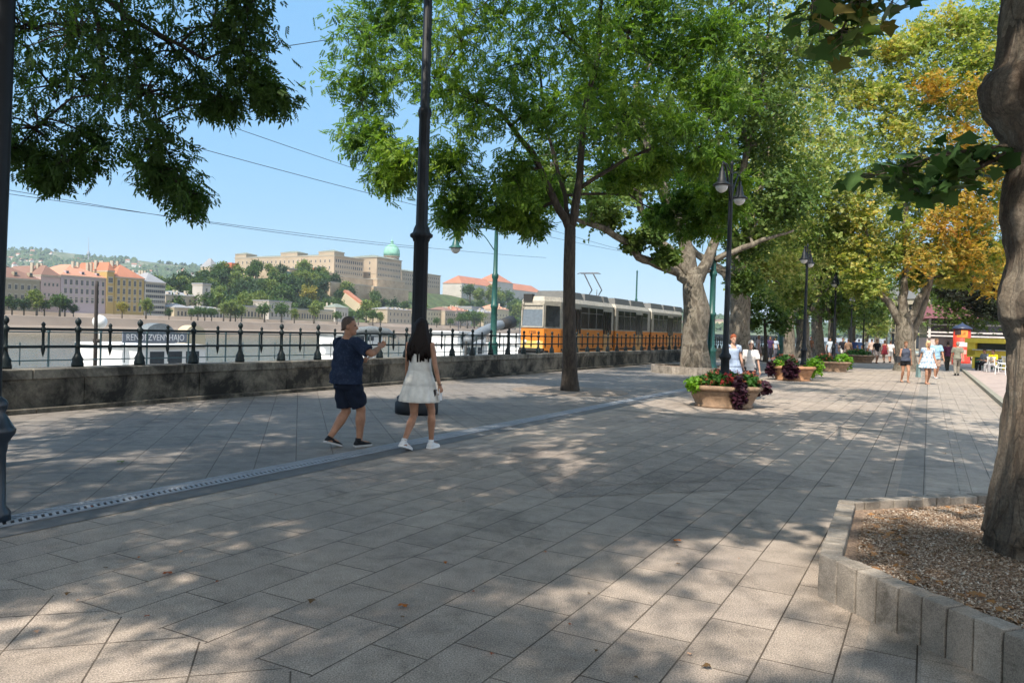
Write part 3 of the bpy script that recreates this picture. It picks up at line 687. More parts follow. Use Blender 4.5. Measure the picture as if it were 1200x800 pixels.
P6 = np.concatenate(P6); co, fs = scatter(P6, *cluster(5, .36, .15, .14, 6)); link('autumn_leaves', npmesh('autumn_leaves', co, fs, L_ORG), pt6)
# dark maple at far right
b = G(1235, 427.5); Y = b.y
tree('maple_tree', 'dark leaved maple hanging in front of the maroon building at right', None, b, [(b, .3), (A(1232, 390, Y), .22), (A(1228, 360, Y), .18)], [[(A(1228, 362, Y), .14), (A(1200, 335, Y), .1), (A(1150, 330, Y), .05)]],
     clumps_px([(1112, 338, 12, 0), (1130, 332, 14, 0), (1150, 334, 14, 0), (1166, 342, 13, 0), (1142, 350, 6, 0), (1180, 330, 18, 0), (1205, 325, 30, 0), (1240, 315, 36, 0), (1152, 362, 7, 0), (1170, 365, 8, 0), (1250, 270, 40, 0), (1200, 290, 30, 0)], Y, 1), L_DK, ASHB, cluster(5, .5, .2, .18, 8), nsub=14, nper=14, seed=71)

# avenue of distant trees
rr = random.Random(5)
AV = []
def av_proto(seed, lm):
    root = tree('avenue_tree', 'x', None, Vector((0, 0, 0)), [(Vector((0, 0, 0)), .38), (Vector((0, 0, 2)), .32), (Vector((.1, 0, 4)), .28)], [[(Vector((0, 0, 3.8)), .2), (Vector((1, .5, 6)), .12), (Vector((1.5, 1, 9)), .06)], [(Vector((0, 0, 3.8)), .2), (Vector((-1.2, -.5, 6)), .12), (Vector((-2, 0, 8.5)), .06)]],
                [(Vector((4.2 * q * math.cos(a), 4.2 * q * math.sin(a), z)), r_) for q, a, z, r_ in [(rr.uniform(.2, 1), rr.uniform(0, 6.28), rr.uniform(4.6, 13), rr.uniform(1.2, 2.0)) for _ in range(22)]], lm, GREYB, CLB, nsub=14, nper=12, seed=seed)
    return root
pr = [av_proto(81, L_PLANE), av_proto(82, L_PLG), av_proto(83, L_PLANE)]
spots = []
for i, s in enumerate((66, 76, 86, 97, 108, 120, 133, 147, 162, 180)): spots.append((s, -9.0 + (i % 2) * 1.2, 1 if i < 4 else i % 3))
for i, s in enumerate((80, 95, 112, 130, 150, 172)): spots.append((s, 3.0 + (i % 2), (i + 1) % 3))
for i, s in enumerate((200, 214, 230)): spots.append((s, -3.0 + 4 * (i - 1), i % 3))
used = set()
for i, (s, p, kind) in enumerate(spots):
    o = pr[kind] if kind not in used else copy_tree(pr[kind]); used.add(kind)
    o.location = W(s, p); o.rotation_euler = (0, 0, rr.uniform(0, 6.28)); q = rr.uniform(.72, 1.0) if i > 3 else .9; o.scale = (q, q, q * rr.uniform(.9, 1.05))
    tag(o, 'distant green tree in the long shaded avenue at the end of the promenade', 'tree', 'distant avenue trees')

# ---- near plane at the right edge
b7 = G(1226, 650, .2); b7.z = 0; Y7 = b7.y
t7 = empty('plane_tree', b7, 'massive lumpy grey brown plane trunk in the mulch bed at the right edge', 'tree')
left_edge = [(650, 1163), (625, 1169), (600, 1171), (540, 1177), (450, 1180), (400, 1180), (385, 1175), (368, 1167), (350, 1166), (335, 1170), (310, 1176), (290, 1177), (265, 1172), (240, 1166), (220, 1165), (200, 1168), (180, 1171), (165, 1171), (145, 1162), (125, 1153), (105, 1140), (90, 1135), (78, 1134), (66, 1140), (50, 1151), (25, 1153), (0, 1155), (-60, 1158)]
zs = []; nn = 150; vs = []; fs = []
def z_of(py): return A(1200, py, Y7 - .35).z
prof = [(z_of(y), x) for y, x in left_edge]
def ledge(z):
    if z <= prof[0][0]: return prof[0][1] - (prof[0][0] - z) * 8 + 6
    for (z0, x0), (z1, x1) in zip(prof, prof[1:]):
        if z0 <= z <= z1:
            t = (z - z0) / (z1 - z0); t = t * t * (3 - 2 * t); return lerp(x0, x1, t)
    return prof[-1][1]
nz = 330
for i in range(nz):
    z = -.1 + i * (prof[-1][0] + .1) / (nz - 1); want = (1226 - ledge(z)) * Y7 / 900
    for k in range(nn):
        a = 2 * math.pi * k / nn; cl = max(0.0, -math.cos(a)) ** 1.5   # facing left (-x)
        base_r = .335 + .04 * math.exp(-max(0, z) / .25)
        r = lerp(base_r, want, cl)
        # the grey limb merging with its burl
        n1 = mnoise.noise(Vector((math.cos(a) * 1.1, math.sin(a) * 1.1, z * 1.1))) * .06 + mnoise.noise(Vector((math.cos(a) * 3, math.sin(a) * 3, z * 2.6 + 4))) * .040 + mnoise.noise(Vector((math.cos(a) * 7, math.sin(a) * 7, z * 3))) * .020
        rg = mnoise.noise(Vector((math.cos(a) * 14, math.sin(a) * 14, z * 1.6))); n1 += -.020 * max(0, abs(rg) * -3.2 + .7) * (.4 + max(0, mnoise.noise(Vector((math.cos(a) * 1.5, math.sin(a) * 1.5, z * .8 + 9))) * 2)) + .006 * mnoise.noise(Vector((math.cos(a) * 26, math.sin(a) * 26, z * 16)))
        fl = .03 * math.exp(-max(0, z) / .2) * math.cos(5 * a + 1)
        vs.append((r * math.cos(a) + n1 * (1 - .45 * cl) * math.cos(a) + fl * math.cos(a), (r + n1 + fl) * math.sin(a) * 1.0, z))
for i in range(nz - 1):
    for k in range(nn):
        a = i * nn + k; bb = i * nn + (k + 1) % nn; fs.append((a, bb, bb + nn, a + nn))
def bark_near():
    m, nt, b = newmat('near_plane_bark'); P = coords(nt, 'World', (1, 1, 0.4))
    a = noisen(nt, P, 3.0, 6, 0.65, 1.2); v = nt.nodes.new('ShaderNodeTexVoronoi'); v.feature = 'DISTANCE_TO_EDGE'; v.inputs['Scale'].default_value = 10
    P2_ = coords(nt, 'World', (1, 1, 0.35)); dn = nt.nodes.new('ShaderNodeTexNoise'); dn.inputs['Scale'].default_value = 4; L(nt, P2_, dn.inputs['Vector'])
    L(nt, mixc(nt, 0.25, P2_, dn.outputs['Color']), v.inputs['Vector'])
    c = ramp(nt, a, [(0.3, (0.09, 0.065, 0.045)), (0.42, (0.21, 0.16, 0.12)), (0.52, (0.31, 0.26, 0.21)), (0.62, (0.24, 0.19, 0.15)), (0.75, (0.12, 0.085, 0.06))])
    cr = ramp(nt, v.outputs['Distance'], [(0.0, 0.28), (0.05, 1.0)]); msk = ramp(nt, noisen(nt, P, 1.2, 3), [(0.42, 0.0), (0.58, 1.0)])
    crk = mixc(nt, msk, (1, 1, 1), cr); c = mixc(nt, 1.0, c, crk, 'MULTIPLY')
    vc = nt.nodes.new('ShaderNodeTexVoronoi'); vc.inputs['Scale'].default_value = 9; L(nt, mixc(nt, 0.3, P2_, dn.outputs['Color']), vc.inputs['Vector'])
    sv = nt.nodes.new('ShaderNodeSeparateColor'); L(nt, vc.outputs['Color'], sv.inputs[0]); c = mixc(nt, 1.0, c, ramp(nt, sv.outputs[0], [(0.0, (.62, .56, .50)), (.5, (.95, .93, .88)), (.8, (1.25, 1.25, 1.2)), (1.0, (1.5, 1.48, 1.35))]), 'MULTIPLY')
    f = noisen(nt, coords(nt, 'World'), 42, 8, 0.85); c = mixc(nt, 1.0, c, ramp(nt, f, [(0.32, 0.35), (0.68, 1.6)]), 'MULTIPLY')
    L(nt, c, b.inputs['Base Color']); b.inputs['Roughness'].default_value = 0.85
    bump(nt, b, mathn(nt, 'ADD', mathn(nt, 'MULTIPLY', crk, .8), mathn(nt, 'ADD', f, mathn(nt, 'MULTIPLY', a, 2.0))), 1.0, 0.06); return m
NB = bark_near()
mb = MB(); mb.add(vs, fs); mb.build('trunk', NB, t7, True)
br = MB(); top = Vector((0, 0, prof[-1][0])); nodes = []
rr = random.Random(8); pos = []
B7 = Vector(b7)
def limb(a, b, r0, r1, n=5, jit=.06, sg=8):
    ps = [a.lerp(b, i / n) + Vector([rr.uniform(-1, 1) * jit * (b - a).length for _ in range(3)]) * (1 if 0 < i < n else 0) for i in range(n + 1)]
    br.tube(ps, [lerp(r0, r1, i / n) for i in range(n + 1)], sg, wob=.2); return ps
mains = []
for (dx, dy, dz, r0) in ((-2.2, 1.6, 3.6, .2), (2.5, 1.5, 3.5, .2), (.5, -2.4, 3.5, .2), (-2.0, -2.2, 4, .18), (.6, .6, 5.5, .22)):
    mains.append(limb(top + Vector((0, 0, -.2)), top + Vector((dx, dy, dz)), r0, .08))
for i in range(52):
    a = rr.uniform(0, 6.28); q = 5.2 * math.sqrt(rr.uniform(.02, 1)); z = rr.uniform(7.0, 12.8)
    c = Vector((q * math.cos(a) - .6, q * math.sin(a) - .2, z))
    if i > 28: c = Vector((rr.uniform(-7.0, 1.5), rr.uniform(-1.5, 9), rr.uniform(8.0, 13)))
    wpt = c + B7; pz = (wpt.z - CAMH) / max(.5, wpt.y)
    if wpt.y > 0 and pz < .60: c.z += 2.5
    m = min(mains, key=lambda P_: (P_[-1] - c).length); e = limb(m[-2], c, .06, .02, 4, .08, 6)
    r_ = rr.uniform(.7, 1.2); sub = ball_pts(14) * r_ + np.array(c)
    for q_ in sub: br.tube([e[-1], Vector(q_)], [.012, .004], 4, cap=False)
    pos.append(np.repeat(sub, 16, axis=0) + NP.normal(size=(14 * 16, 3)) * .3)
pos = np.concatenate(pos); co, fs_ = scatter(pos, LOB[0], LOB[1], .9, 1.5, .3, .6, .7)
link('crown', npmesh('crown', co, fs_, L_PLN), t7)
# leaf sprays of this tree that hang into the photo
pos = []
def spray(pts, n, sg, r0=.02):
    pw = [q - B7 for q in pts]; br.tube(pw, [lerp(r0, .004, i / (len(pw) - 1)) for i in range(len(pw))], 6)
    for i in range(n):
        t = rr.uniform(.15, 1) * (len(pw) - 1); j = min(int(t), len(pw) - 2); q = pw[j].lerp(pw[j + 1], t - j)
        e = q + Vector((rr.gauss(0, sg), rr.gauss(0, sg * 1.5), rr.gauss(-.02, sg * .7))); br.tube([q, e], [.004, .002], 3, cap=False); pos.append(tuple(e))
spray([A(1180, 172, 5.15), A(1140, 176, 5.2), A(1100, 182, 5.2), A(1060, 195, 5.2), A(1030, 205, 5.2)], 70, .085)
spray([A(1180, 180, 5.2), A(1130, 205, 5.3), A(1095, 218, 5.4), A(1065, 222, 5.4)], 40, .075)
spray([A(1180, 165, 5.2), A(1150, 190, 5.3), A(1135, 205, 5.3)], 16, .07)
for (x0, y0, x1, y1, n) in ((1010, -70, 985, 45, 46), (1060, -80, 1045, 5, 26), (985, -70, 960, 35, 40), (1020, -60, 1000, 50, 34), (960, -60, 950, 15, 22), (1080, -60, 1068, -8, 8)):
    spray([A(x0, y0, 5.2), A((x0 + x1) / 2 + 5, (y0 + y1) / 2, 5.1), A(x1, y1, 5.0)], n, .085)
limb(A(1160, -200, 6.0) - B7, A(1010, -75, 5.2) - B7, .05, .02); limb(A(1160, -200, 6.0) - B7, A(1070, -85, 5.2) - B7, .04, .02)
limb(top * .995, A(1160, -200, 6.0) - B7, .09, .05)
co, fs_ = scatter(np.array(pos), LOB[0], LOB[1], .6, 1.05, .45, .45, .5)
link('hanging_leaves', npmesh('hanging_leaves', co, fs_, L_PLN), t7)
br.build('branches', NB, t7, True)
# ------------------------------------------------------------ mulch bed at right with palisade border
m, nt, b = newmat('palisade_concrete'); BLK = m; P_ = coords(nt, 'World'); oi = nt.nodes.new('ShaderNodeObjectInfo')
c_ = ramp(nt, oi.outputs['Random'], [(0, (.23, .20, .165)), (.5, (.29, .255, .215)), (1, (.35, .305, .255))]); c_ = mixc(nt, 1.0, c_, ramp(nt, noisen(nt, P_, 6, 7, .75), [(.3, .62), (.5, 1.0), (.7, 1.2)]), 'MULTIPLY')
c_ = mixc(nt, ramp(nt, noisen(nt, P_, 3.1, 6, .8, .8), [(.54, 0.0), (.68, .7)]), c_, (.09, .08, .06)); c_ = mixc(nt, 1.0, c_, ramp(nt, noisen(nt, P_, 150, 3, .8), [(.32, .55), (.5, 1), (.68, 1.4)]), 'MULTIPLY')
L(nt, c_, b.inputs['Base Color']); b.inputs['Roughness'].default_value = .9; bump(nt, b, noisen(nt, P_, 45, 7, .8), .7, .012)
H2 = [R(26.5 + 45 * i) for i in range(8)]
P0 = G(958, 698); pts8 = [Vector((P0.x, P0.y, 0))]; side = 1.86
for h in H2[:7]: pts8.append(pts8[-1] + Vector((math.sin(h), math.cos(h), 0)) * side)
ctr8 = sum(pts8, Vector()) / 8
bed = empty('tree_bed_border', ctr8, 'octagonal border of upright grey concrete blocks round the mulch bed at right', 'border')
def block_mesh(h, wd, dp):
    mb = MB(); n = 6; vs = []
    k = RND.uniform(0, 50)
    for (ax, ay) in [(-1, -1), (-.3, -1.0), (.3, -1.0), (1, -1), (1, 1), (-1, 1)]:
        for j in range(n):
            z = -.04 + (h + .04) * j / (n - 1); q = Vector((ax * wd / 2, ay * dp / 2, z)); e = mnoise.noise(q * 22 + Vector((k, 0, 0))) * .004 * (1 if j < n - 1 else 1.8); vs.append((q.x * (1 + e * 2), q.y + e, z + (e if j == n - 1 else 0)))
    fs = []
    for i in range(6):
        for j in range(n - 1): a = i * n + j; b_ = ((i + 1) % 6) * n + j; fs.append((a, b_, b_ + 1, a + 1))
    fs.append(tuple(i * n + n - 1 for i in range(6))); mb.add(vs, fs); return mb.mesh('block', BLK)
BMS = [block_mesh(.262, .146, .13) for _ in range(6)]
nb = 12
for i in range(8):
    a, b = pts8[i], pts8[(i + 1) % 8]; d = (b - a); ln = d.length; d.normalize(); inn = Vector((d.y, -d.x, 0))
    if (ctr8 - a).dot(inn) < 0: inn = -inn
    for k in range(nb):
        c = a + d * (ln * (k + .5) / nb) + inn * .065 - ctr8
        o = link('block', BMS[int(NP.integers(0, 6))], bed, (c.x, c.y, NP.uniform(-.006, .004)), (NP.uniform(-.01, .01), NP.uniform(-.01, .01), math.atan2(d.y, d.x) + NP.uniform(-.012, .012)))
        m_ = o.modifiers.new('b', 'BEVEL'); m_.width = .007; m_.segments = 2
MU = mat('mulch_ground', (0.24, 0.17, 0.12), 0.95, var=.6, scale=70, bmp=1.0, bscale=90)
mb = MB(); inner = [q + (ctr8 - q).normalized() * .12 for q in pts8]; mb.prism([(q.x, q.y) for q in inner], .05, .195)
tag(mb.build('planting_bed', MU), kind='structure')
m, nt, b = newmat('bark_chips'); g = nt.nodes.new('ShaderNodeNewGeometry')
L(nt, ramp(nt, g.outputs['Random Per Island'], [(0.0, (0.12, 0.065, 0.035)), (0.3, (0.30, 0.20, 0.13)), (0.6, (0.42, 0.32, 0.23)), (0.85, (0.54, 0.45, 0.36)), (1.0, (0.66, 0.60, 0.52))]), b.inputs['Base Color']); b.inputs['Roughness'].default_value = .9
n = 110000; ang = NP.uniform(0, 2 * np.pi, n); q = 2.2 * np.sqrt(NP.uniform(0, 1, n)); oc = 2.12 / np.cos(((ang - R(90 - 26.5) + R(22.5) + np.pi / 8 * 0) % (np.pi / 4)) - np.pi / 8)
oc = np.minimum(oc * .965, 2.3); q = np.minimum(q, oc * NP.uniform(.9, 1, n))
pp = np.stack([ctr8.x + q * np.cos(ang), ctr8.y + q * np.sin(ang), .20 + NP.uniform(-.004, .012, n)], 1)
chip = [(-.012, -.005, 0), (.012, -.006, .001), (.014, .005, 0), (-.010, .006, .002), (-.012, -.005, .004), (.012, -.006, .005), (.014, .005, .004), (-.010, .006, .006)]
cf = [(3, 2, 1, 0), (4, 5, 6, 7), (0, 1, 5, 4), (2, 3, 7, 6), (1, 2, 6, 5), (3, 0, 4, 7)]
co, fs_ = scatter(pp, chip, cf, .2, .8, 0, .4, .4)
o = link('mulch', npmesh('mulch', co, fs_, m)); tag(o, 'brown bark chips and gravel covering the bed round the right hand trunk', 'mulch', kind='stuff')
# brown dry leaves along the border
DL = leafmat('dry_leaves', [(0.16, 0.07, 0.025), (0.28, 0.14, 0.05), (0.36, 0.2, 0.09)], .1)
n = 420; e = NP.integers(0, 8, n); tt = NP.uniform(0, 1, n); P8 = np.array([tuple(q_) for q_ in pts8]); C8 = np.array(tuple(ctr8))
pp = P8[e] + (P8[(e + 1) % 8] - P8[e]) * tt[:, None]; pp = C8 + (pp - C8) * (NP.uniform(.78, .9, n) ** 1)[:, None] * np.array([1, 1, 1]); pp[:, 2] = .215
co, fs_ = scatter(pp, LOB[0], LOB[1], .16, .4, .1, .3, .3); o = link('leaf_litter', npmesh('leaf_litter', co, fs_, DL)); tag(o, 'dry brown leaves gathered along the inner edge of the mulch bed', 'leaf litter', kind='stuff')

# ring round the big plane tree
ring = empty('tree_bed_border', b2, 'low ring of upright grey blocks round the big low limbed plane tree', 'border')
BM2 = block_mesh(.30, .17, .12); nbk = 66; rad_ = 1.8
for i in range(nbk):
    a = 2 * math.pi * i / nbk; link('block', BM2, ring, (rad_ * math.cos(a), rad_ * math.sin(a), 0), (0, 0, a + math.pi / 2))
mb = MB(); mb.prism([(b2.x + 1.75 * math.cos(i * math.pi / 16), b2.y + 1.75 * math.sin(i * math.pi / 16)) for i in range(32)], 0, .22); tag(mb.build('planting_bed', MU), kind='structure')

# ------------------------------------------------------------ lamps
BLACK = mat('black_iron', (0.007, 0.010, 0.014), 0.5, 0, var=.2, spec=.3)
GREEN = mat('green_iron', (0.012, 0.075, 0.065), 0.42, 0, var=.2, spec=.5)
GLASS = mat('frosted_glass', (0.55, 0.56, 0.55), 0.3, 0, var=.05)
def lantern(root, c, s=1.0, m=BLACK):
    mb = MB(); mb.lathe([(0, .34), (.03, .33), (.035, .25), (.06, .22), (.07, .12), (.085, .10), (.09, .04), (.17, -.02), (.18, -.04), (.10, -.03), (0, -.03)], n=14)
    mb.v = [(x * s + c[0], y * s + c[1], z * s + c[2]) for x, y, z in mb.v]; o = mb.build('lantern', m, root, True)
    g = MB(); g.lathe([(.0, -.03), (.125, -.04), (.12, -.09), (.09, -.14), (.04, -.175), (0, -.18)], n=14)
    g.v = [(x * s + c[0], y * s + c[1], z * s + c[2]) for x, y, z in g.v]; g.build('glass_bowl', GLASS, o, True)
def promenade_lamp(base, label, H=5.9, heads=True, m=BLACK, sc_=1.0, az=0.0):
    root = empty('street_lamp', base, label, 'street lamp', 'double headed lamps along the promenade')
    mb = MB(); mb.lathe([(0, 0), (.17, 0), (.17, .08), (.13, .14), (.12, .5), (.14, .55), (.14, .6), (.11, .66), (.095, 1.05), (.13, 1.1), (.13, 1.16), (.085, 1.22), (.068, 1.4), (.058, H * .55), (.045, H - .5), (.05, H - .48), (.05, H - .42), (.035, H - .4), (.03, H), (.05, H + .03), (.03, H + .08), (0, H + .12)], n=14, flute=.03)
    mb.build('post', m, root, True)
    for sx in (1, -1):
        dx, dy = math.cos(az) * sx, math.sin(az) * sx
        arm = MB(); arm.tube([(0, 0, H - .85), (dx * .25, dy * .25, H - .45), (dx * .62, dy * .62, H - .1), (dx * .84, dy * .84, H - .08), (dx * .88, dy * .88, H - .22)], [.02, .022, .02, .018, .016], 8)
        arm.tube([(0, 0, H - .2), (dx * .45, dy * .45, H - .06), (dx * .8, dy * .8, H - .08)], [.014] * 3, 6); arm.build('arm', m, root, True)
        lantern(root, (dx * .88, dy * .88, H - .56), 1.1, m)
    return root
bl = G(848, 476)
LB = [bl, G(941, 444), G(976, 431), G(996, 423), G(1011, 418.5)]
labs = ['black double headed lamp rising from the first large flower planter', 'black double headed lamp behind the second flower planter', 'third double headed lamp of the promenade row counted from the camera', 'fourth double headed lamp of the promenade row, slim against the trees', 'farthest double headed lamp of the promenade row']
for i, (b_, l_) in enumerate(zip(LB, labs)): promenade_lamp(b_, l_, 5.45 if i == 0 else 5.2, az=math.pi / 2 - TH)

# tall fluted mast in the middle with drum base
bm1 = G(488, 484); YM = bm1.y
mast = empty('lamp_mast', bm1, 'tall dark fluted iron mast with drum base right behind the woman', 'lamp mast')
def zz(py): return A(495, py, YM).z
mb = MB(); mb.lathe([(0, 0), (.39, 0), (.40, .04), (.40, .20), (.36, .24), (.37, .30), (.30, .35), (.2, .38), (0, .4)], n=28); mb.build('base_drum', BLACK, mast, True)
k_ = YM / 900
mb = MB(); z1, z2, z3 = zz(276), zz(132), 11.0
mb.lathe([(0, .36), (.2, .36), (.19, .5), (.16, .8), (8.6 * k_, 1.1), (8.4 * k_, z1 - .12), (9.5 * k_, z1 - .1), (10 * k_, z1 - .06), (12.8 * k_, z1 - .03), (13 * k_, z1 + .02), (10 * k_, z1 + .05), (9 * k_, z1 + .12), (6.8 * k_, z1 + .2), (6.2 * k_, z2 - .12), (7.6 * k_, z2 - .05), (7.8 * k_, z2 + .03), (5.4 * k_, z2 + .1), (4.6 * k_, z3 - 2), (3.6 * k_, z3), (0, z3 + .1)], n=48, flute=.035, nf=12)
mb.build('post', BLACK, mast, True)
arm = MB(); arm.tube([(0, 0, z3 - .4), (.5, 0, z3 + .2), (1.2, 0, z3 + .3), (1.3, 0, z3)], [.04] * 4, 8); arm.build('arm', BLACK, mast, True); lantern(mast, (1.3, 0, z3 - .5), 1.6)
# post at the left edge
b_ = W(0, 0); YL = 8.0
pl = Vector((A(2, 240, YL).x - .10, YL, 0)); root = empty('lamp_mast', pl, 'dark iron mast cut off by the left edge of the photo', 'lamp mast')
mb = MB(); mb.lathe([(0, 0), (.14, 0), (.14, .3), (.11, .4), (.10, 1.2), (.105, 3.0), (.10, 5.5), (.08, 9), (0, 9.05)], n=20); 
mb.v = [(x + .018 * z, y, z) for x, y, z in mb.v]; mb.build('post', BLACK, root, True)
lantern(root, (.16, 0, 8.6), 1.5)
# bollard with finial at the left edge
yb = G(3, 612); root = empty('bollard', yb - Vector((.03, 0, 0)), 'dark iron bollard with flared collar and finial at the left edge', 'bollard')
BB = mat('blue_black_iron', (0.012, 0.022, 0.035), .35, 0, spec=.6)
mb = MB(); h = A(3, 464, yb.y).z / 1.02
mb.lathe([(0, 0), (.08, 0), (.08, .08), (.045, .13), (.04, h * .55), (.05, h * .60), (.05, h * .64), (.10, h * .72), (.105, h * .75), (.085, h * .78), (.055, h * .84), (.03, h * .885), (.045, h * .93), (.05, h * .96), (.035, h * .99), (0, h * 1.02)], n=20)
mb.build('shaft', BB, root, True)

# green tram poles
def tram_pole(base, label, H=6.6, heads='lamp', r=.10, sc_=1.0, arm_to=-1.0):
    root = empty('tram_pole', base, label, 'tram pole', 'green tram line poles')
    mb = MB(); mb.lathe([(0, 0), (r * 2.6, 0), (r * 2.6, .25), (r * 2, .35), (r * 1.9, .9), (r * 2.2, 1.0), (r * 1.3, 1.1), (r * 1.2, 2.4), (r * 1.5, 2.45), (r * 1.5, 2.55), (r * 1.1, 2.6), (r, H * .62), (r * 1.35, H * .63), (r * 1.35, H * .65), (r * .9, H * .66), (r * .7, H - .1), (r * 1.0, H), (0, H + .15)], n=14)
    mb.build('post', GREEN, root, True)
    if heads:
        a = MB(); d = Vector((arm_to * .98, -.1, 0)); q = Vector((0, 0, H - .25))
        a.tube([q, q + d * 1.0 + Vector((0, 0, .12)), q + d * 1.55 + Vector((0, 0, .1)), q + d * 1.62 + Vector((0, 0, -.1))], [.03, .028, .022, .02], 8)
        a.tube([q + Vector((0, 0, -.9)), q + d * .4 + Vector((0, 0, -.35)), q + d * .8 + Vector((0, 0, .05))], [.02] * 3, 6); a.build('arm', GREEN, root, True)
        lantern(root, tuple(q + d * 1.62 + Vector((0, 0, -.72))), 1.55, GREEN)
    return root
q = V(578, 400, -15.2); tram_pole(Vector((q.x, q.y, 0)), 'green tram pole with hanging bell lamp left of the tram', H=A(582, 262, q.y).z)
q = V(833, 400, -13.0 + .7); q = G(832, 437); tram_pole(q, 'green tram pole between the thick plane trunk and the black lamp', H=6.6, heads=None, r=.12)
q = G(914, 417); tram_pole(q, 'green tram pole with wide base left of the second flower planter', H=7, heads=None, r=.17)
q = V(744, 400, -23.5); tram_pole(Vector((q.x, q.y, 0)), 'slim green tram pole rising behind the roof of the tram', H=A(744, 318, q.y).z, heads=None, r=.09)

# overhead wires
WM = mat('wire', (.02, .02, .02), .5)
for i, (a, b, sag, l_) in enumerate([((-60, 210, 26), (500, 292, 44), .25, 'thin tram wire crossing low at the left below the hanging ash branches'), ((-60, 217, 27), (640, 302, 60), .3, 'second low tram wire close under the first at left'),
                                     ((190, 120, 24), (640, 262, 60), .3, 'upper thin tram wire running down from the ash branches to the mast'), ((190, 162, 24), (760, 300, 60), .3, 'middle thin tram wire passing above the palace roof'),
                                     ((330, 55, 22), (560, 10, 30), .1, 'short thin wire near the top between two crowns'), ((620, 262, 46), (900, 335, 80), .2, 'thin tram wire above the tram roof')]):
    p, q = A(*a), A(*b); mb = MB(); ps = [p.lerp(q, t / 12) - Vector((0, 0, sag * 4 * (t / 12) * (1 - t / 12))) for t in range(13)]
    c = (p + q) / 2; mb.tube([x - c for x in ps], .011, 5); o = mb.build('overhead_wire', WM, loc=c); tag(o, l_, 'wire')

# ------------------------------------------------------------ planters and their plants
TERRA = mat('planter_sandstone', (0.25, 0.165, 0.105), 0.85, var=.3, scale=7, bmp=.5, bscale=50, dirt=(.13, .10, .07))
TERR2 = mat('planter_terracotta', (0.36, 0.19, 0.10), 0.85, var=.25, scale=7, bmp=.5, bscale=50)
SOIL = mat('soil', (0.04, 0.03, 0.022), .95)
def lobes(a, n=8, k=.045): return 1 + k * (abs(math.cos(n / 2 * a)) - .5)
def planter(c, r, h, label, m, ry=.92):
    root = empty('flower_planter', c, label, 'planter', 'stone planters along the promenade'); mb = MB()
    mb.rings([(0, 0, 0, r * .80, r * .80 * ry), (0, 0, .04, r * .82, r * .82 * ry), (0, 0, .06, r * .78, r * .78 * ry), (0, 0, h * .45, r * .88, r * .88 * ry), (0, 0, h * .72, r * .97, r * .97 * ry), (0, 0, h * .76, r * .95, r * .95 * ry)], 64, fn=lambda i, a: lobes(a))
    mb.build('bowl', m, root, True)
    mb = MB(); mb.rings([(0, 0, h * .765, r * .98, r * .98 * ry), (0, 0, h * .80, r * 1.05, r * 1.05 * ry), (0, 0, h * .9, r * 1.07, r * 1.07 * ry), (0, 0, h * .97, r * 1.04, r * 1.04 * ry), (0, 0, h, r * .97, r * .97 * ry), (0, 0, h * .93, r * .90, r * .9 * ry)], 64, fn=lambda i, a: lobes(a))
    mb.build('rim', m, root, True)
    mb = MB(); mb.lathe([(0, h * .90), (r * .88, h * .90), (r * .88, h * .945), (0, h * .97)], n=32); mb.build('soil', SOIL, root)
    return root
L_GER = leafmat('geranium_leaves', [(.03, .09, .02), (.05, .13, .03), (.07, .16, .035)], .25)
L_RED = leafmat('red_petals', [(.32, .02, .03), (.42, .04, .05), (.5, .12, .12)], .3); L_PNK = leafmat('salmon_petals', [(.38, .10, .07), (.48, .18, .12), (.34, .07, .05)], .3)
L_LIME = leafmat('lime_leaves', [(.08, .20, .025), (.14, .29, .03), (.21, .36, .045)], .4); L_PUR = leafmat('dark_purple_leaves', [(.018, .008, .014), (.035, .012, .022), (.06, .015, .03)], .1)
def plant(name, label, c, rx, ry, rz, lm, n, ls, petals=None, hang=0, group=None):
    root = empty(name, c, label, 'flowers' if petals else 'plant', group)
    st = MB()
    for i in range(12):
        a = RND.uniform(0, 6.28); q = RND.uniform(.2, .8); st.tube([(0, 0, -.04), (rx * q * math.cos(a) * .6, ry * q * math.sin(a) * .6, rz * .5), (rx * q * math.cos(a), ry * q * math.sin(a), rz * q)], .006, 4)
    st.build('stems', L_GER, root)
    d = ball_pts(n, shell=.4); d[:, 2] = np.abs(d[:, 2]) if not hang else d[:, 2]
    pos = d * np.array([rx, ry, rz]); 
    pos += NP.normal(size=pos.shape) * .02
    co, fs_ = scatter(pos, LOB[0], LOB[1], ls * .7, ls * 1.3, .3, .5, .5); link('foliage', npmesh('foliage', co, fs_, lm), root)
    if petals:
        m = 20; hd = ball_pts(m, shell=.1); hd[:, 2] = np.abs(hd[:, 2]) * .9 + .12; hd = hd * np.array([rx, ry, rz]) * 1.06
        pp = np.repeat(hd, 26, axis=0) + NP.normal(size=(m * 26, 3)) * .018
        co, fs_ = scatter(pp, [(0, 0, 0), (.015, .012, .004), (.03, 0, 0), (.015, -.012, .004)], [(0, 1, 2, 3)], .7, 1.4, 0, 1, 1); link('petals', npmesh('petals', co, fs_, petals), root)
    return root
c = bl; pr_ = .80; ph = .50
planter(c, pr_, ph, 'lobed sandstone planter round the foot of the first black lamp', TERRA)
plant('lime_vine', 'bright lime green plant spilling over the left side of the first planter', c + Vector((-.72, -.25, .52)), .22, .25, .18, L_LIME, 300, .55, hang=1)
plant('geranium', 'red geranium at the left of the first planter beside the lime green plant', c + Vector((-.38, -.30, ph)), .30, .28, .30, L_GER, 420, .6, L_PNK)
plant('geranium', 'pink red geranium left of the lamp post in the first planter', c + Vector((-.12, -.40, ph)), .26, .24, .24, L_GER, 340, .6, L_RED)
plant('geranium', 'red geranium right of the lamp post in the first planter', c + Vector((.42, -.30, ph)), .32, .28, .30, L_GER, 420, .6, L_PNK)
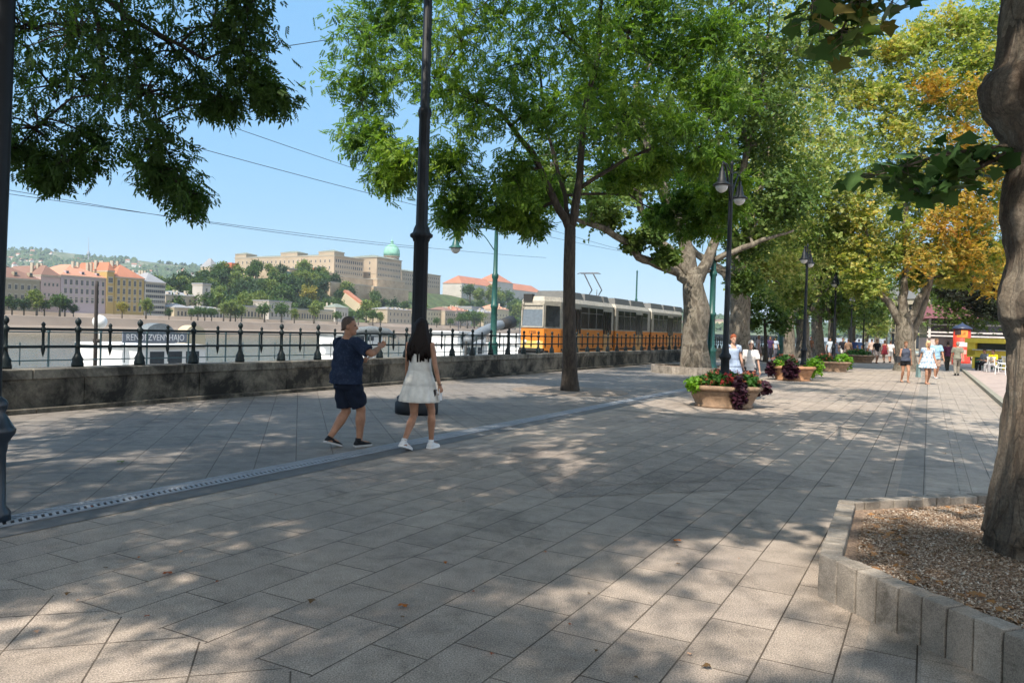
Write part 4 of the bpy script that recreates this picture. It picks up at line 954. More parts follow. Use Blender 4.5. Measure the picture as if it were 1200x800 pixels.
plant('geranium', 'red geranium at the back of the first planter behind the lamp post', c + Vector((.1, .38, ph)), .55, .28, .30, L_GER, 500, .6, L_RED)
plant('purple_vine', 'dark purple vine hanging down the front of the first planter', c + Vector((.12, -.74, .36)), .18, .13, .38, L_PUR, 420, .6, hang=1)
plant('purple_vine', 'small dark purple vine poking out at the right rim of the first planter', c + Vector((.86, -.1, .46)), .17, .15, .14, L_PUR, 170, .6, hang=1)
c = G(938, 447) + Vector((0, .8, 0))
planter(c, .80, .55, 'terracotta coloured planter beneath the second promenade lamp', TERR2)
plant('purple_vine', 'dark purple vine hanging over the front of the terracotta coloured planter', c + Vector((-.35, -.72, .42)), .3, .16, .32, L_PUR, 420, .8, hang=1)
plant('purple_vine', 'dark purple vine at the left end of the terracotta coloured planter', c + Vector((-.85, -.1, .45)), .2, .2, .3, L_PUR, 260, .8, hang=1)
plant('salmon_flower', 'salmon flowers on top of the terracotta coloured planter', c + Vector((-.3, 0, .55)), .5, .4, .42, L_GER, 500, .7, L_PNK)
plant('lime_vine', 'lime green plant spilling over the right end of the terracotta coloured planter', c + Vector((.72, -.2, .55)), .35, .3, .38, L_LIME, 420, .7, hang=1)
plant('lime_vine', 'small lime green tuft at the left of the salmon flowers', c + Vector((-.62, -.25, .6)), .2, .2, .2, L_LIME, 160, .6, hang=1)
c = G(983, 436) + Vector((0, .8, 0))
planter(c, .85, .5, 'pale planter behind the terracotta coloured one', TERRA)
plant('lime_vine', 'lime green plant on the right side of the pale planter', c + Vector((.45, -.2, .5)), .5, .4, .4, L_LIME, 420, .8, hang=1)
plant('salmon_flower', 'salmon flowers on the left side of the pale planter', c + Vector((-.4, 0, .5)), .4, .4, .35, L_GER, 300, .7, L_PNK)
c = G(1009, 425) + Vector((0, .6, 0))
planter(c, 1.2, .55, 'far low planter in front of the distant crowd', TERRA)
plant('green_shrub', 'green and yellowish plants in the far low planter', c + Vector((0, 0, .5)), 1.1, .6, .5, L_GER, 420, .9, L_PNK)

# fallen leaves and litter on the paving
FL = [leafmat('fallen_%d' % i, [c_], .1) for i, c_ in enumerate([(.35, .11, .02), (.28, .08, .03), (.10, .16, .03), (.12, .07, .03), (.5, .3, .2)])]
for (px, py, ci, s_, l_) in [(474, 709, 0, .42, 'orange brown fallen leaf lying in the sun near the middle foreground'), (197, 671, 1, .42, 'curled brown leaf on a dark joint of the left paving'), (142, 541, 2, .55, 'small green leaf on the paving between the wall and the drain'),
                             (365, 704, 3, .3, 'small dark dry leaf in a sun patch left of the orange leaf'), (792, 633, 0, .45, 'orange leaf on the paving right of centre'), (827, 780, 3, .3, 'dark twig like leaf near the bottom right of centre'), (473, 722, 3, .18, 'tiny dark leaf crumb'),
                             (172, 721, 1, .2, 'tiny reddish leaf in the lower left sun patch'), (1107, 531, 4, .4, 'pale leaf on the paving before the right trunk'), (1125, 547, 4, .25, 'tiny pale leaf near the mulch bed'), (280, 496, 1, .3, 'reddish leaf near the foot of the wall'), (212, 646, 4, .2, 'white scrap on the paving by the drain')][:12]:
    p = G(px, py, .012); v_ = [(x - .07, y, z + .02 + .02 * math.sin(x * 30)) for x, y, z in LOB[0]]
    me = bpy.data.meshes.new('fallen_leaf'); me.from_pydata(v_, [], LOB[1]); me.materials.append(FL[ci])
    o = link('fallen_leaf', me, None, p, (0, .1, RND.uniform(0, 6)), (s_,) * 3); tag(o, l_, 'leaf', 'fallen leaves on the paving')
for _ in range(34):
    p = G(RND.uniform(40, 960), RND.uniform(520, 795), .010); s_ = RND.uniform(.08, .22); ci = RND.choice((0, 1, 3, 3, 4)); v_ = [(x - .07, y, z + .02 + .02 * math.sin(x * 30)) for x, y, z in LOB[0]]
    me = bpy.data.meshes.new('leaf_scrap'); me.from_pydata(v_, [], LOB[1]); me.materials.append(FL[ci]); o = link('leaf_scrap', me, None, p, (0, .1, RND.uniform(0, 6)), (s_,) * 3); tag(o, 'tiny dry leaf scrap lying on the foreground paving', 'leaf', 'tiny leaf scraps on the paving')
# ------------------------------------------------------------ far bank
EMB = mat('embankment_stone', (0.33, 0.27, 0.22), 0.9, scale=.05, var=.15)
QR = mat('far_quay_road', (0.22, 0.21, 0.20), 0.9, scale=.05)
PB = -380
def strip(name, prof, s0, s1, m, n=1):
    mb = MB()
    for (p0, z0), (p1, z1) in zip(prof, prof[1:]):
        mb.add([W(s0, p0, z0), W(s1, p0, z0), W(s1, p1, z1), W(s0, p1, z1)], [(0, 1, 2, 3)])
    return tag(mb.build(name, m), kind='structure')
strip('far_quay', [(PB, -8), (PB - 2, -3.6), (PB - 12, -3.6)], -500, 3000, EMB)
strip('far_quay_wall', [(PB - 12, -3.6), (PB - 13, 1.2), (PB - 34, 1.4), (PB - 35, 3.6)], -500, 3000, EMB)
strip('far_city_ground', [(PB - 35, 3.6), (PB - 80, 4)], -500, 3000, QR)

def hill_z(s, p):
    d = -p - 448
    f = max(0, min(1, (s - 345) / 170))
    base = 4
    if d <= 0: return base
    t = min(1, d / 105); h = base + (40 * (t * t * (3 - 2 * t))) * f
    if s > 860: h = h * (1 - .38 * min(1, (s - 860) / 160))
    return h
HILLM = mat('hillside_grass', (0.045, 0.075, 0.022), 0.95, scale=.12, var=.5, dirt=(.12, .10, .05))
n_s, n_p = 70, 24; vs = []; fs = []
for i in range(n_s):
    for j in range(n_p):
        s = -500 + 2900 * i / (n_s - 1); p = -425 - j * 22; q = W(s, p, hill_z(s, p) + mnoise.noise(Vector((s * .02, p * .02, 0))) * 1.5 * (j > 1)); vs.append(q)
for i in range(n_s - 1):
    for j in range(n_p - 1): a = i * n_p + j; fs.append((a, a + n_p, a + n_p + 1, a + 1))
mb = MB(); mb.add(vs, fs); tag(mb.build('castle_hill', HILLM, smooth=True), kind='structure')

# distant hills
m, nt, b = newmat('distant_forest'); P = coords(nt, 'World')
a = noisen(nt, P, .03, 8, .85); L(nt, ramp(nt, a, [(0.42, (0.035, .065, .025)), (.49, (.07, .11, .04)), (.55, (.13, .14, .08)), (.61, (.34, .31, .26))]), b.inputs['Base Color']); b.inputs['Roughness'].default_value = 1
HP = [(-120, 300), (0, 292), (35, 291), (70, 295), (110, 299), (150, 302), (190, 309), (230, 314), (270, 320), (330, 330), (420, 345), (520, 352), (640, 352), (800, 365), (950, 380), (1150, 390)]
def hp(x):
    for (x0, y0), (x1, y1) in zip(HP, HP[1:]):
        if x0 <= x <= x1: return lerp(y0, y1, (x - x0) / (x1 - x0))
    return HP[-1][1]
vs = []; fs = []; nx, ny = 150, 16
for i in range(nx):
    px = -120 + 1270 * i / (nx - 1)
    top = A(px, hp(px), 3200)
    for j in range(ny):
        t = j / (ny - 1); Y = lerp(1300, 3200, t); r = ray(px, 360); X = r.x / r.y * Y
        z = 4 + (top.z - 4) * (t ** 1.25) + mnoise.noise(Vector((X * .004, Y * .004, 1))) * 26 * t * (1 - t * .55)
        vs.append((X, Y, z))
    
for i in range(nx - 1):
    for j in range(ny - 1): a_ = i * ny + j; fs.append((a_, a_ + ny, a_ + ny + 1, a_ + 1))
mb = MB(); mb.add(vs, fs); tag(mb.build('distant_hills', m, smooth=True), kind='structure')
hv = vs
n = 16000; ii = NP.integers(0, (nx - 1) * (ny - 1), n); hva = np.array(hv); gi = ii // (ny - 1) * ny + ii % (ny - 1)
t1_, t2_ = NP.uniform(0, 1, (n, 1)), NP.uniform(0, 1, (n, 1)); pp = hva[gi] + (hva[gi + ny] - hva[gi]) * t1_ + (hva[gi + 1] - hva[gi]) * t2_; pp[:, 2] += 3
keep = np.array([mnoise.noise(Vector((q[0] * .006, q[1] * .004, 3))) > -.12 for q in pp]); pp = pp[keep]
co, fs_ = scatter(pp, [(-7, 0, 0), (0, 6, 3), (7, 0, 0), (0, -6, 4), (0, 0, 9)], [(0, 1, 4), (1, 2, 4), (2, 3, 4), (3, 0, 4)], .7, 1.7, 0, .25, .25)
o = link('distant_forest', npmesh('distant_forest', co, fs_, leafmat('forest_canopy', [(.035, .07, .03), (.06, .10, .04), (.09, .13, .05)], .1))); tag(o, 'mottled dark green forest covering the distant hills', 'forest', kind='stuff')
HW = mat('house_white', (.62, .60, .56), .8); HRf = mat('house_roof', (.33, .16, .11), .8)
mb = MB(); mb.box((0, 0, 5), (15, 11, 10)); hw = mb.mesh('wall', HW)
mb = MB(); mb.add([(-8.5, -6.5, 10), (8.5, -6.5, 10), (8.5, 6.5, 10), (-8.5, 6.5, 10), (-8.5, 0, 15), (8.5, 0, 15)], [(0, 1, 5, 4), (2, 3, 4, 5), (1, 2, 5), (3, 0, 4), (3, 2, 1, 0)]); hr = mb.mesh('roof', HRf)
rr = random.Random(77)
for k in range(230):
    i = rr.randrange(8, 70); j = rr.randrange(3, 14); v = hv[i * ny + j]; v2 = hv[(i + 1) * ny + j + 1]; t = rr.random()
    q = Vector([lerp(v[c], v2[c], t) for c in range(3)]); o = empty('hillside_house', q - Vector((0, 0, 2)), 'tiny pale house scattered among the trees of the distant hills', 'house', 'tiny houses on the distant hills', rz=rr.uniform(-.8, .8))
    sc_ = rr.uniform(.35, 1.1); o.scale = (sc_, sc_, sc_ * rr.uniform(.7, 1.3)); link('wall', hw, o); link('roof', hr, o)

# ---- buildings
WINM = mat('dark_window', (0.035, 0.04, 0.05), 0.25, 0, var=.3, spec=.7)
FRM = mat('window_surround', (.40, .36, .29), .8)
mbw = MB(); mbw.box((0, 0, 0), (.86, .16, .9), mi=0); mbw.box((0, 0, 0), (1.14, .10, 1.16), mi=1); mbw.box((0, 0, .66), (1.35, .34, .10), mi=1); mbw.box((0, 0, 0), (.07, .19, .9), mi=1); WIN = mbw.mesh('window', [WINM, FRM])
def building(name, label, cat, foot, z0, z1, wallm, roofm, roof=3.0, wins=None, ov=.5, cornice=True, ww=1.2, wh=1.9, group=None, flat=False, base=None, gable=False):
    """foot: world xy corners, first edges are those seen; wins: list of (edge, cols, rows, u0, u1, v0, v1)"""
    c = sum((Vector((q[0], q[1], 0)) for q in foot), Vector()) / len(foot); c.z = z0
    root = empty(name, c, label, cat, group); F = [(q[0] - c.x, q[1] - c.y) for q in foot]
    ar = sum(F[i][0] * F[(i + 1) % len(F)][1] - F[(i + 1) % len(F)][0] * F[i][1] for i in range(len(F)))
    FF = F if ar > 0 else F[::-1]
    mb = MB(); mb.prism(FF, -3, z1 - z0); mb.build('wall', wallm, root)
    def grow(F_, k): return [(x + math.copysign(k, x) if abs(x) > .01 else x, y + math.copysign(k, y) if abs(y) > .01 else y) for x, y in F_]
    def grown(k):
        out = []
        for x, y in FF:
            l_ = math.hypot(x, y); out.append((x * (1 + k / l_), y * (1 + k / l_)))
        return out
    H = z1 - z0
    if cornice:
        mb = MB(); mb.prism(grown(ov), H - .6, H + .15); 
        if H > 12: mb.prism(grown(ov * .4), H * .42, H * .42 + .35)
        mb.build('cornice', FRM, root)
    if roof:
        mb = MB(); g = grown(ov + .2); n = len(g)
        if flat: mb.prism(g, H + .15, H + .15 + roof)
        elif n == 4:
            # hip roof along the long axis
            e0 = math.dist(g[0], g[1]); e1 = math.dist(g[1], g[2]); q = g if e0 >= e1 else g[1:] + g[:1]
            L_, S_ = max(e0, e1), min(e0, e1); k = (0.02 if gable else min(.45, S_ / L_ / 2))
            m1 = ((q[0][0] + q[3][0]) / 2, (q[0][1] + q[3][1]) / 2); m2 = ((q[1][0] + q[2][0]) / 2, (q[1][1] + q[2][1]) / 2)
            r1 = (lerp(m1[0], m2[0], k), lerp(m1[1], m2[1], k)); r2 = (lerp(m2[0], m1[0], k), lerp(m2[1], m1[1], k)); h0 = H + .15
            mb.add([(x, y, h0) for x, y in q] + [(r1[0], r1[1], h0 + roof), (r2[0], r2[1], h0 + roof)], [(0, 1, 5, 4), (2, 3, 4, 5), (1, 2, 5), (3, 0, 4), (3, 2, 1, 0)])
        mb.build('roof', roofm, root)
    if roof and not flat and len(F) == 4 and name == 'city_building':
        rq = random.Random(len(label)); xs_ = [q[0] for q in F]; ys_ = [q[1] for q in F]
        a_, b_ = Vector(F[1]), Vector(F[2]); d_ = (b_ - a_); nn2 = Vector((d_.y, -d_.x)).normalized()
        if nn2.dot((a_ + b_) / 2) < 0: nn2 = -nn2
        for kk in range(4):
            q_ = a_ + d_ * rq.uniform(.12, .88) - nn2 * rq.uniform(9, 14); mb = MB(); mb.box((q_.x, q_.y, H + roof * .7), (1.3, 1.3, roof * 1.1)); mb.build('chimney', FRM, root)
        if d_.length > 22:
            nd = int(d_.length / 7)
            for kk in range(nd):
                q_ = a_ + d_ * ((kk + .5) / nd) - nn2 * 2.6; an_ = math.atan2(d_.y, d_.x); mb = MB(); mb.box((q_.x, q_.y, H + roof * .26), (1.7, 2.6, 1.9), an_); dm = mb.build('dormer', wallm, root); q_ = q_ + nn2 * 1.33; mb = MB(); mb.box((q_.x, q_.y, H + roof * .26), (1.0, .1, 1.2), an_); mb.build('window', WINM, dm)
    cnt = 0; rest = MB()
    for (e, cols, rows, u0, u1, v0, v1) in (wins or []):
        a, b = Vector(F[e]), Vector(F[(e + 1) % len(F)]); d = b - a; nrm = Vector((d.y, -d.x)).normalized(); mid = (a + b) / 2
        if nrm.dot(mid) < 0: nrm = -nrm
        for r_ in range(rows):
            for k in range(cols):
                u = lerp(u0, u1, (k + .5) / cols); v = lerp(v0, v1, (r_ + .5) / rows); q = a + d * u + nrm * .02
                if cnt < 100:
                    link('window', WIN, root, (q.x, q.y, H * v), (0, 0, math.atan2(d.y, d.x)), (ww, 1, wh))
                else: rest.box((q.x, q.y, H * v), (ww, .12, wh), math.atan2(d.y, d.x))
                cnt += 1
    if rest.f: tag(rest.build('window', WINM, root), kind='stuff')
    return root
def rect(s0, s1, p0, p1): return [tuple(W(s0, p1))[:2], tuple(W(s0, p0))[:2], tuple(W(s1, p0))[:2], tuple(W(s1, p1))[:2]]
def sof(px, p, py=370): return SP(V(px, py, p))[0]
def zof(px, py, p): return V(px, py, p).z
def bank(label, x0, x1, y0, y1, p, depth, wallm, roofm, roof, wins_side, wins_front, name='city_building', cat='building', **k):
    s0, s1 = sof(x0, p), sof(x1, p); xm = x0
    return building(name, label, cat, rect(s0, s1, p, p - depth), zof(xm, y1, p), zof(xm, y0, p), wallm, roofm, roof,
                    ([(0,) + wins_side] if wins_side else []) + ([(1,) + wins_front] if wins_front else []), **k)
c_ = lambda n, col: mat(n, col, .85, scale=.08, var=.1)
R_RED = c_('roof_red', (.36, .15, .09)); R_BRN = c_('roof_brown', (.19, .11, .085)); R_OR = c_('roof_orange', (.42, .21, .14)); R_GRY = c_('roof_grey', (.24, .25, .27)); R_GRN = c_('roof_green', (.17, .20, .17))
W_BEI = c_('wall_beige', (0.292, 0.254, 0.185)); W_PNK = c_('wall_pink', (0.447, 0.335, 0.31)); W_LAV = c_('wall_lavender', (0.396, 0.327, 0.344)); W_YEL = c_('wall_yellow', (0.413, 0.292, 0.112)); W_WHT = c_('wall_white', (0.447, 0.43, 0.396)); W_SAND = c_('wall_sand', (0.361, 0.301, 0.224))
W_CAS = c_('palace_stone', (0.361, 0.292, 0.215)); W_RAMP = mat('rampart_stone', (.38, .30, .21), .95, scale=.12, var=.22, dirt=(.3, .2, .15)); W_PALE = c_('wall_pale', (0.413, 0.387, 0.353)); W_CRM = c_('wall_cream', (0.43, 0.37, 0.258))
PF = -420
bank('beige apartment house with dark red roof at the far left of the opposite bank', -70, 46, 320, 366, PF, 34, W_BEI, R_BRN, 10, None, (14, 3, .02, .98, .08, .9), ww=1.5, wh=2.6)
bank('big pink corner house with brown roof on the opposite bank', 47, 70, 322, 368, PF, 40, W_PNK, R_BRN, 5.5, None, (4, 3, .1, .95, .1, .9), ww=1.0, wh=1.6)
bank('lavender house with orange roof between the pink and the yellow houses', 70.5, 124, 322, 370, PF, 36, W_LAV, R_OR, 7, None, (8, 3, .04, .98, .30, .95), ww=1.5, wh=3)
bank('narrow gabled end of the yellow house with paired windows', 124.5, 133, 317, 372, PF + 1, 30, W_YEL, R_RED, 5, None, (2, 3, .2, .8, .30, .9), ww=1.4, wh=3)
bank('yellow house with bright red roof and three window rows on the opposite bank', 133.5, 168, 324, 372, PF, 34, W_YEL, R_RED, 8, None, (5, 4, .04, .96, .14, .96), ww=1.6, wh=3.4)
bank('white modern office block with six rows of windows and grey roof', 169, 193, 330, 371, PF, 30, W_WHT, R_GRY, 6, None, (9, 6, .06, .97, .06, .97), ww=2.0, wh=1.8)
bank('long pinkish bath house with grey roof right of the white office block', 194, 236, 345, 364, PF - 20, 26, W_SAND, R_GRY, 3, None, (5, 2, .1, .9, .2, .85), ww=1.3, wh=1.8)
bank('pale square tower standing out of the long bath house', 236.5, 246, 333, 364, PF - 14, 10, W_PALE, R_GRY, 0.8, None, (1, 3, .2, .8, .3, .9), flat=True, ww=1.6, wh=2.2)
bank('small yellowish pavilion with pediment before the bath house', 204, 222, 360, 374, PF + 4, 14, W_CRM, R_GRY, 2.5, None, (3, 1, .15, .85, .2, .8), ww=1.4, wh=3)
bank('low pale arcade wing along the water right of the pavilion', 223, 262, 361, 374, PF, 12, W_PALE, R_GRY, 1.5, None, (9, 1, .03, .97, .1, .8), ww=1.6, wh=4)
bank('pale balustraded terrace wing at the foot of the wooded hill', 263, 314, 358, 374, PF - 6, 12, W_CRM, R_GRY, .8, None, (12, 1, .03, .97, .1, .8), flat=True, ww=1.9, wh=4)
bank('white central pavilion of the garden bazaar below the palace', 315, 341, 353, 375, PF, 16, W_PALE, R_GRY, .8, None, (5, 2, .06, .94, .1, .92), flat=True, ww=1.4, wh=3)
bank('long garden bazaar arcade wing between two pavilions', 342, 392, 362, 376, PF, 12, W_CRM, R_GRN, .8, None, (16, 1, .02, .98, .1, .8), flat=True, ww=1.6, wh=4)
bank('small pavilion with twin green domes at the end of the bazaar arcade', 393, 408, 360, 376, PF + 2, 12, W_PALE, R_GRN, 3, None, (4, 1, .08, .92, .2, .8), ww=1.2, wh=3)
bank('sand coloured house with arches behind the woman', 454, 482, 362, 381, PF - 5, 20, W_SAND, R_GRY, 2, None, (6, 2, .05, .95, .1, .9), ww=1.5, wh=3)
bank('cream house with flat roof right of the tall iron mast', 500, 521, 363, 384, PF - 15, 25, W_CRM, R_BRN, .8, None, (6, 3, .05, .95, .1, .92), flat=True, ww=1.3, wh=2.4)
bank('beige bank house with columns right of the cream one', 521.5, 534, 364, 384, PF - 10, 25, W_SAND, R_BRN, 4, None, (5, 3, .05, .95, .1, .92), ww=1.3, wh=2.6)
bank('pinkish house with red roof behind the green trees', 534.5, 552, 364, 384, PF - 18, 30, W_PNK, R_RED, 5, None, (4, 3, .05, .95, .1, .92), ww=1.6, wh=2.4)
bank('grey blue glazed office block among old roofs', 552.5, 566, 361, 380, PF - 40, 20, c_('wall_blueglass', (.25, .33, .38)), R_GRY, 2, None, (5, 4, .05, .95, .2, .95), flat=True, ww=2.4, wh=2)
bank('cream gabled house between the blue block and the tram', 580, 596, 362, 384, PF - 25, 25, W_CRM, R_OR, 6, None, (4, 3, .05, .95, .1, .8), ww=1.8, wh=2.6)
bank('pale house hidden behind the green tram pole', 567, 579, 366, 384, PF - 25, 20, W_SAND, R_GRY, 4, None, (4, 2, .05, .95, .2, .8), ww=1.8, wh=2.6)
for i, (x0, x1, y0, cm) in enumerate([(640, 700, 372, W_PALE), (702, 800, 374, W_CRM), (804, 846, 378, W_PALE), (848, 872, 376, W_CRM), (874, 905, 380, W_PALE), (907, 950, 384, W_PNK), (952, 1000, 386, W_PALE), (1003, 1045, 388, W_CRM)]):
    bank(['pale far building behind the front half of the tram', 'cream far building behind the rear of the tram', 'pale far building seen left of the black lamp post', 'cream far building right of the black lamp post', 'pale far building beyond the forked plane trunks', 'pinkish far building glimpsed between plane trunks', 'pale far building behind the avenue lamps', 'cream far building at the end of the avenue'][i],
         x0, x1, y0, 394, PF, 30, cm, R_BRN, 4, None, (10, 3, .04, .96, .2, .95), ww=2, wh=2.6)

# ---- palace
PAL = empty  # alias
def palblock(label, s0, s1, p0, p1, z0, z1, side, front, roofh=5, rm=R_GRN, **k):
    return building('palace_wing', label, 'palace', rect(s0, s1, p0, p1), z0, z1, W_CAS, rm, roofh, [(0,) + side, (1,) + front], ov=1.2, ww=1.7, wh=3.2, **k)
sA = sof(391, -560, 330)
zA = zof(391, 299, -560)
pAl = -560 - 150
palblock('main southern palace wing with long sunlit front over the green scaffold', sA, sof(424, -562, 330), -560, pAl, 46, zA, (22, 3, .02, .98, .18, .92), (13, 4, .03, .97, .1, .92), roofh=4)
# lower, farther left wing and raised attics
for i, (a0, a1, l_) in enumerate([(-562, -584, 'raised copper roofed corner attic over the palace corner'), (-615, -640, 'raised attic in the middle of the southern palace front'), (-694, -712, 'raised attic at the left end of the southern palace front')]):
    building('roof_attic', l_, 'attic', rect(sA + 2, sA + 18, a0, a1), zA + .3, zA + 4.5, W_CAS, R_GRN, 2.5, None, ov=.6)
palblock('central palace block with corner pavilion left of the dome', sof(441, -550, 330), sof(470, -550, 330), -550, -600, 46, zof(441, 301, -550), (4, 3, .1, .9, .3, .9), (14, 3, .05, .95, .3, .92), roofh=5)
palblock('northern palace wing receding right of the dome', sof(470.5, -563, 330), sof(516, -563, 330), -563, -620, 44, zof(516, 323, -563), (3, 3, .1, .9, .3, .9), (18, 3, .03, .97, .3, .92), roofh=5)
dc = V(459, 300, -598); root = empty('palace_dome', Vector((dc.x, dc.y, 60)), 'green copper dome with lantern rising over the palace', 'dome')
k = dc.y / 900; zb = V(459, 305, -598).z - 60; mb = MB(); mb.lathe([(0, 0), (9.5, 0), (9.5, zb * .6), (10.5, zb * .62), (9.2, zb * .65), (9.2, zb + 4), (10.3, zb + 4.3), (10.3, zb + 5), (0, zb + 5)], n=24); mb.build('drum', W_CAS, root, False)
zt = zb + 5; mb = MB(); mb.lathe([(10.0, zt), (10.2, zt + 4), (9.6, zt + 8), (7.8, zt + 11.5), (5.0, zt + 14), (2.3, zt + 15.2), (1.9, zt + 15.4), (1.8, zt + 18), (2.2, zt + 18.2), (.9, zt + 20), (.2, zt + 21), (.12, zt + 26), (0, zt + 26)], n=24, flute=.02, nf=8); mb.build('dome', mat('copper_green', (.20, .42, .33), .7, scale=.2), root, True)
for i in range(12):
    a = i * math.pi / 6; link('window', WIN, root, (9.3 * math.cos(a), 9.3 * math.sin(a), zb), (0, 0, a + math.pi / 2), (1.6, 2, 4.5))
# colonnade on the river front of the central block
# ramparts
def wallblock(label, s0, s1, p0, p1, z0, z1, m=W_RAMP, name='rampart', cat='rampart'):
    q = rect(s0, s1, p0, p1); c = W((s0 + s1) / 2, (p0 + p1) / 2, z0); root = empty(name, c, label, cat)
    F = [(x - c.x, y - c.y) for x, y in q]; F = F[::-1] if sum(F[i][0] * F[(i + 1) % 4][1] - F[(i + 1) % 4][0] * F[i][1] for i in range(4)) < 0 else F
    mb = MB(); mb.prism(F, -10, z1 - z0); mb.build('wall', m, root); mb = MB(); mb.prism([(x * 1.004, y * 1.004) for x, y in F], z1 - z0, z1 - z0 + .8); mb.build('coping', FRM, root); return root
wallblock('tall reddish rampart under the scaffolded palace terrace', sof(338, -540), sof(392, -540), -540, -640, 22, zof(391, 323, -540) + 2)
wallblock('tan bastion wall below the palace corner', sof(393, -541), sof(440, -541), -541, -640, 20, zof(420, 326, -541))
wallblock('light tan bastion with small window right of the palace middle', sof(441, -535), sof(473, -535), -535, -640, 20, zof(460, 329, -535))
wallblock('stepped lower rampart in front of the palace corner', sof(386, -508), sof(436, -508), -508, -540, 16, zof(410, 333, -508))
wallblock('low tan retaining wall under the right bastion', sof(437, -505), sof(478, -505), -505, -540, 16, zof(455, 338, -505))
wallblock('lower rampart terrace left below the palace among trees', sof(300, -560), sof(340, -560), -560, -640, 22, zof(320, 335, -560))
wallblock('green netted scaffold strip along the palace terrace', sof(331, -539), sof(377, -539), -539, -541, zof(350, 332, -539), zof(350, 320, -539), mat('scaffold_net', (.18, .30, .25), .8, scale=.3), 'scaffold', 'scaffold')
wallblock('dark red boxed scaffold tower on the palace terrace', sof(367, -538), sof(374.5, -538), -538, -540, zof(370, 322, -538), zof(370, 314, -538), mat('red_cladding', (.33, .07, .04), .8), 'scaffold_box', 'scaffold')
# covered stair with red roof (castle garden steps)
a, b = V(405, 348, -480), V(437, 372, -450); root = empty('covered_stair', (a + b) / 2, 'sloping cream stair wing with red tiled roof running down from the ramparts', 'stair building'); c0 = (a + b) / 2
mb = MB(); mb.beam(a - c0 + Vector((0, 0, 0)), b - c0, 9, 8); mb.build('wall', W_CRM, root)
mb = MB(); mb.beam(a - c0 + Vector((0, 0, 5.5)), b - c0 + Vector((0, 0, 4.6)), 7, 2.4); mb.build('roof', R_RED, root)
# red wrapped tower + roofed tower at left of palace
building('wrapped_tower', 'bright orange red wrapped tower left of the palace above the trees', 'tower', rect(sof(270, -650), sof(278.5, -650), -650, -662), 44, zof(274, 308, -650), c_('orange_wrap', (.50, .13, .06)), R_RED, 0, None, cornice=False)
building('gate_tower', 'round tower with pointed grey roof on the wooded hill', 'tower', rect(sof(245, -640), sof(255, -640), -640, -654), 40, zof(250, 313, -640), W_SAND, R_GRY, 9, None)
# military barracks like red roofed building on the hill
building('hilltop_house', 'long red roofed building crowning the wooded hill left of the tram', 'building', rect(sof(540, -545), sof(636, -545), -545, -575), 32, zof(560, 334, -545), W_WHT, R_RED, 11, [(1, 16, 1, .03, .97, .2, .9)], ww=4, wh=3.5)
building('hilltop_house', 'middle gable rising over the long red roof on the hill', 'building', rect(sof(580, -543), sof(600, -543), -543, -575), 34, zof(590, 331, -545), W_WHT, R_RED, 12, None)
# radio mast
q = A(103, 330, 2900); root = empty('radio_mast', q, 'thin lattice radio mast rising over the distant hills', 'mast'); mb = MB(); hh = A(103, 277, 2900).z - q.z; mb.lathe([(0, 0), (3.2, 0), (2, hh * .6), (4.5, hh * .61), (4.5, hh * .66), (1.4, hh * .68), (.6, hh), (0, hh)], n=8); mb.build('tower', mat('mast_grey', (.3, .32, .35), .7), root)

# ---- trees on the far bank, copies of four crowns
GL = [leafmat('far_tree_green', [(.035, .075, .02), (.06, .11, .03), (.09, .15, .04)], .25), leafmat('far_tree_light', [(.08, .13, .03), (.13, .18, .045), (.19, .22, .06)], .3),
      leafmat('far_tree_dark', [(.02, .05, .022), (.035, .07, .028), (.05, .09, .035)], .2), leafmat('far_tree_yellow', [(.16, .17, .035), (.26, .24, .05), (.22, .14, .04)], .3)]
protos = []
for i in range(4):
    root = empty('bank_tree', (0, 0, 0)); tb = MB(); tb.tube([(0, 0, -1), (0, 0, 3), (.2, 0, 6)], [.5, .4, .25], 8); tb.tube([(0, 0, 4), (1.6, .6, 7.5)], [.25, .1], 6); tb.tube([(0, 0, 4), (-1.6, -.6, 7)], [.25, .1], 6)
    tb.build('trunk', GREYB, root, True)
    rng = np.random.default_rng(90 + i); cs = ball_pts(18, rng, .5) * np.array([3.6, 3.6, 3.4]) + np.array([0, 0, 7.2]); pp = np.repeat(cs, 62, axis=0) + rng.normal(size=(18 * 62, 3)) * .85
    co, fs_ = scatter(pp, [(-.35, 0, 0), (0, .28, .05), (.4, 0, -.08), (0, -.28, .05)], [(0, 1, 2, 3)], .8, 1.6, .2, .7, .7, rng=rng); link('crown', npmesh('crown', co, fs_, GL[i]), root)
    protos.append(root)
usedp = set(); rr = random.Random(4)
def btree(k, loc, sz, label, group, sq=1.0):
    o = protos[k] if k not in usedp else copy_tree(protos[k]); usedp.add(k)
    o.location = loc; o.rotation_euler = (0, 0, rr.uniform(0, 6.28)); o.scale = (sz, sz, sz * sq); tag(o, label, 'tree', group)
cnt = 0
while cnt < 136:
    s, p = rr.uniform(340, 700), rr.uniform(-560, -432)
    if p < -500 and s > 590: continue
    if s > 540 and rr.random() < .75: continue
    btree(rr.choice((0, 0, 1, 2, 0)), W(s, p, hill_z(s, p) - 1.5), rr.uniform(1.0, 1.9), 'green tree of the wooded slope below and left of the palace', 'trees on the palace slope'); cnt += 1
for _ in range(34):
    s, p = rr.uniform(425, 592), rr.uniform(-556, -500); btree(rr.choice((0, 2, 0, 1)), W(s, p, hill_z(s, p) - 1.5), rr.uniform(1.4, 2.0), 'green tree of the wooded slope below and left of the palace', 'trees on the palace slope')
for _ in range(8): 
    s, p = rr.uniform(575, 626), rr.uniform(-665, -585); btree(rr.choice((0, 2)), W(s, p, hill_z(s, p) - 1), rr.uniform(1.2, 1.7), 'green tree of the wooded slope below and left of the palace', 'trees on the palace slope')
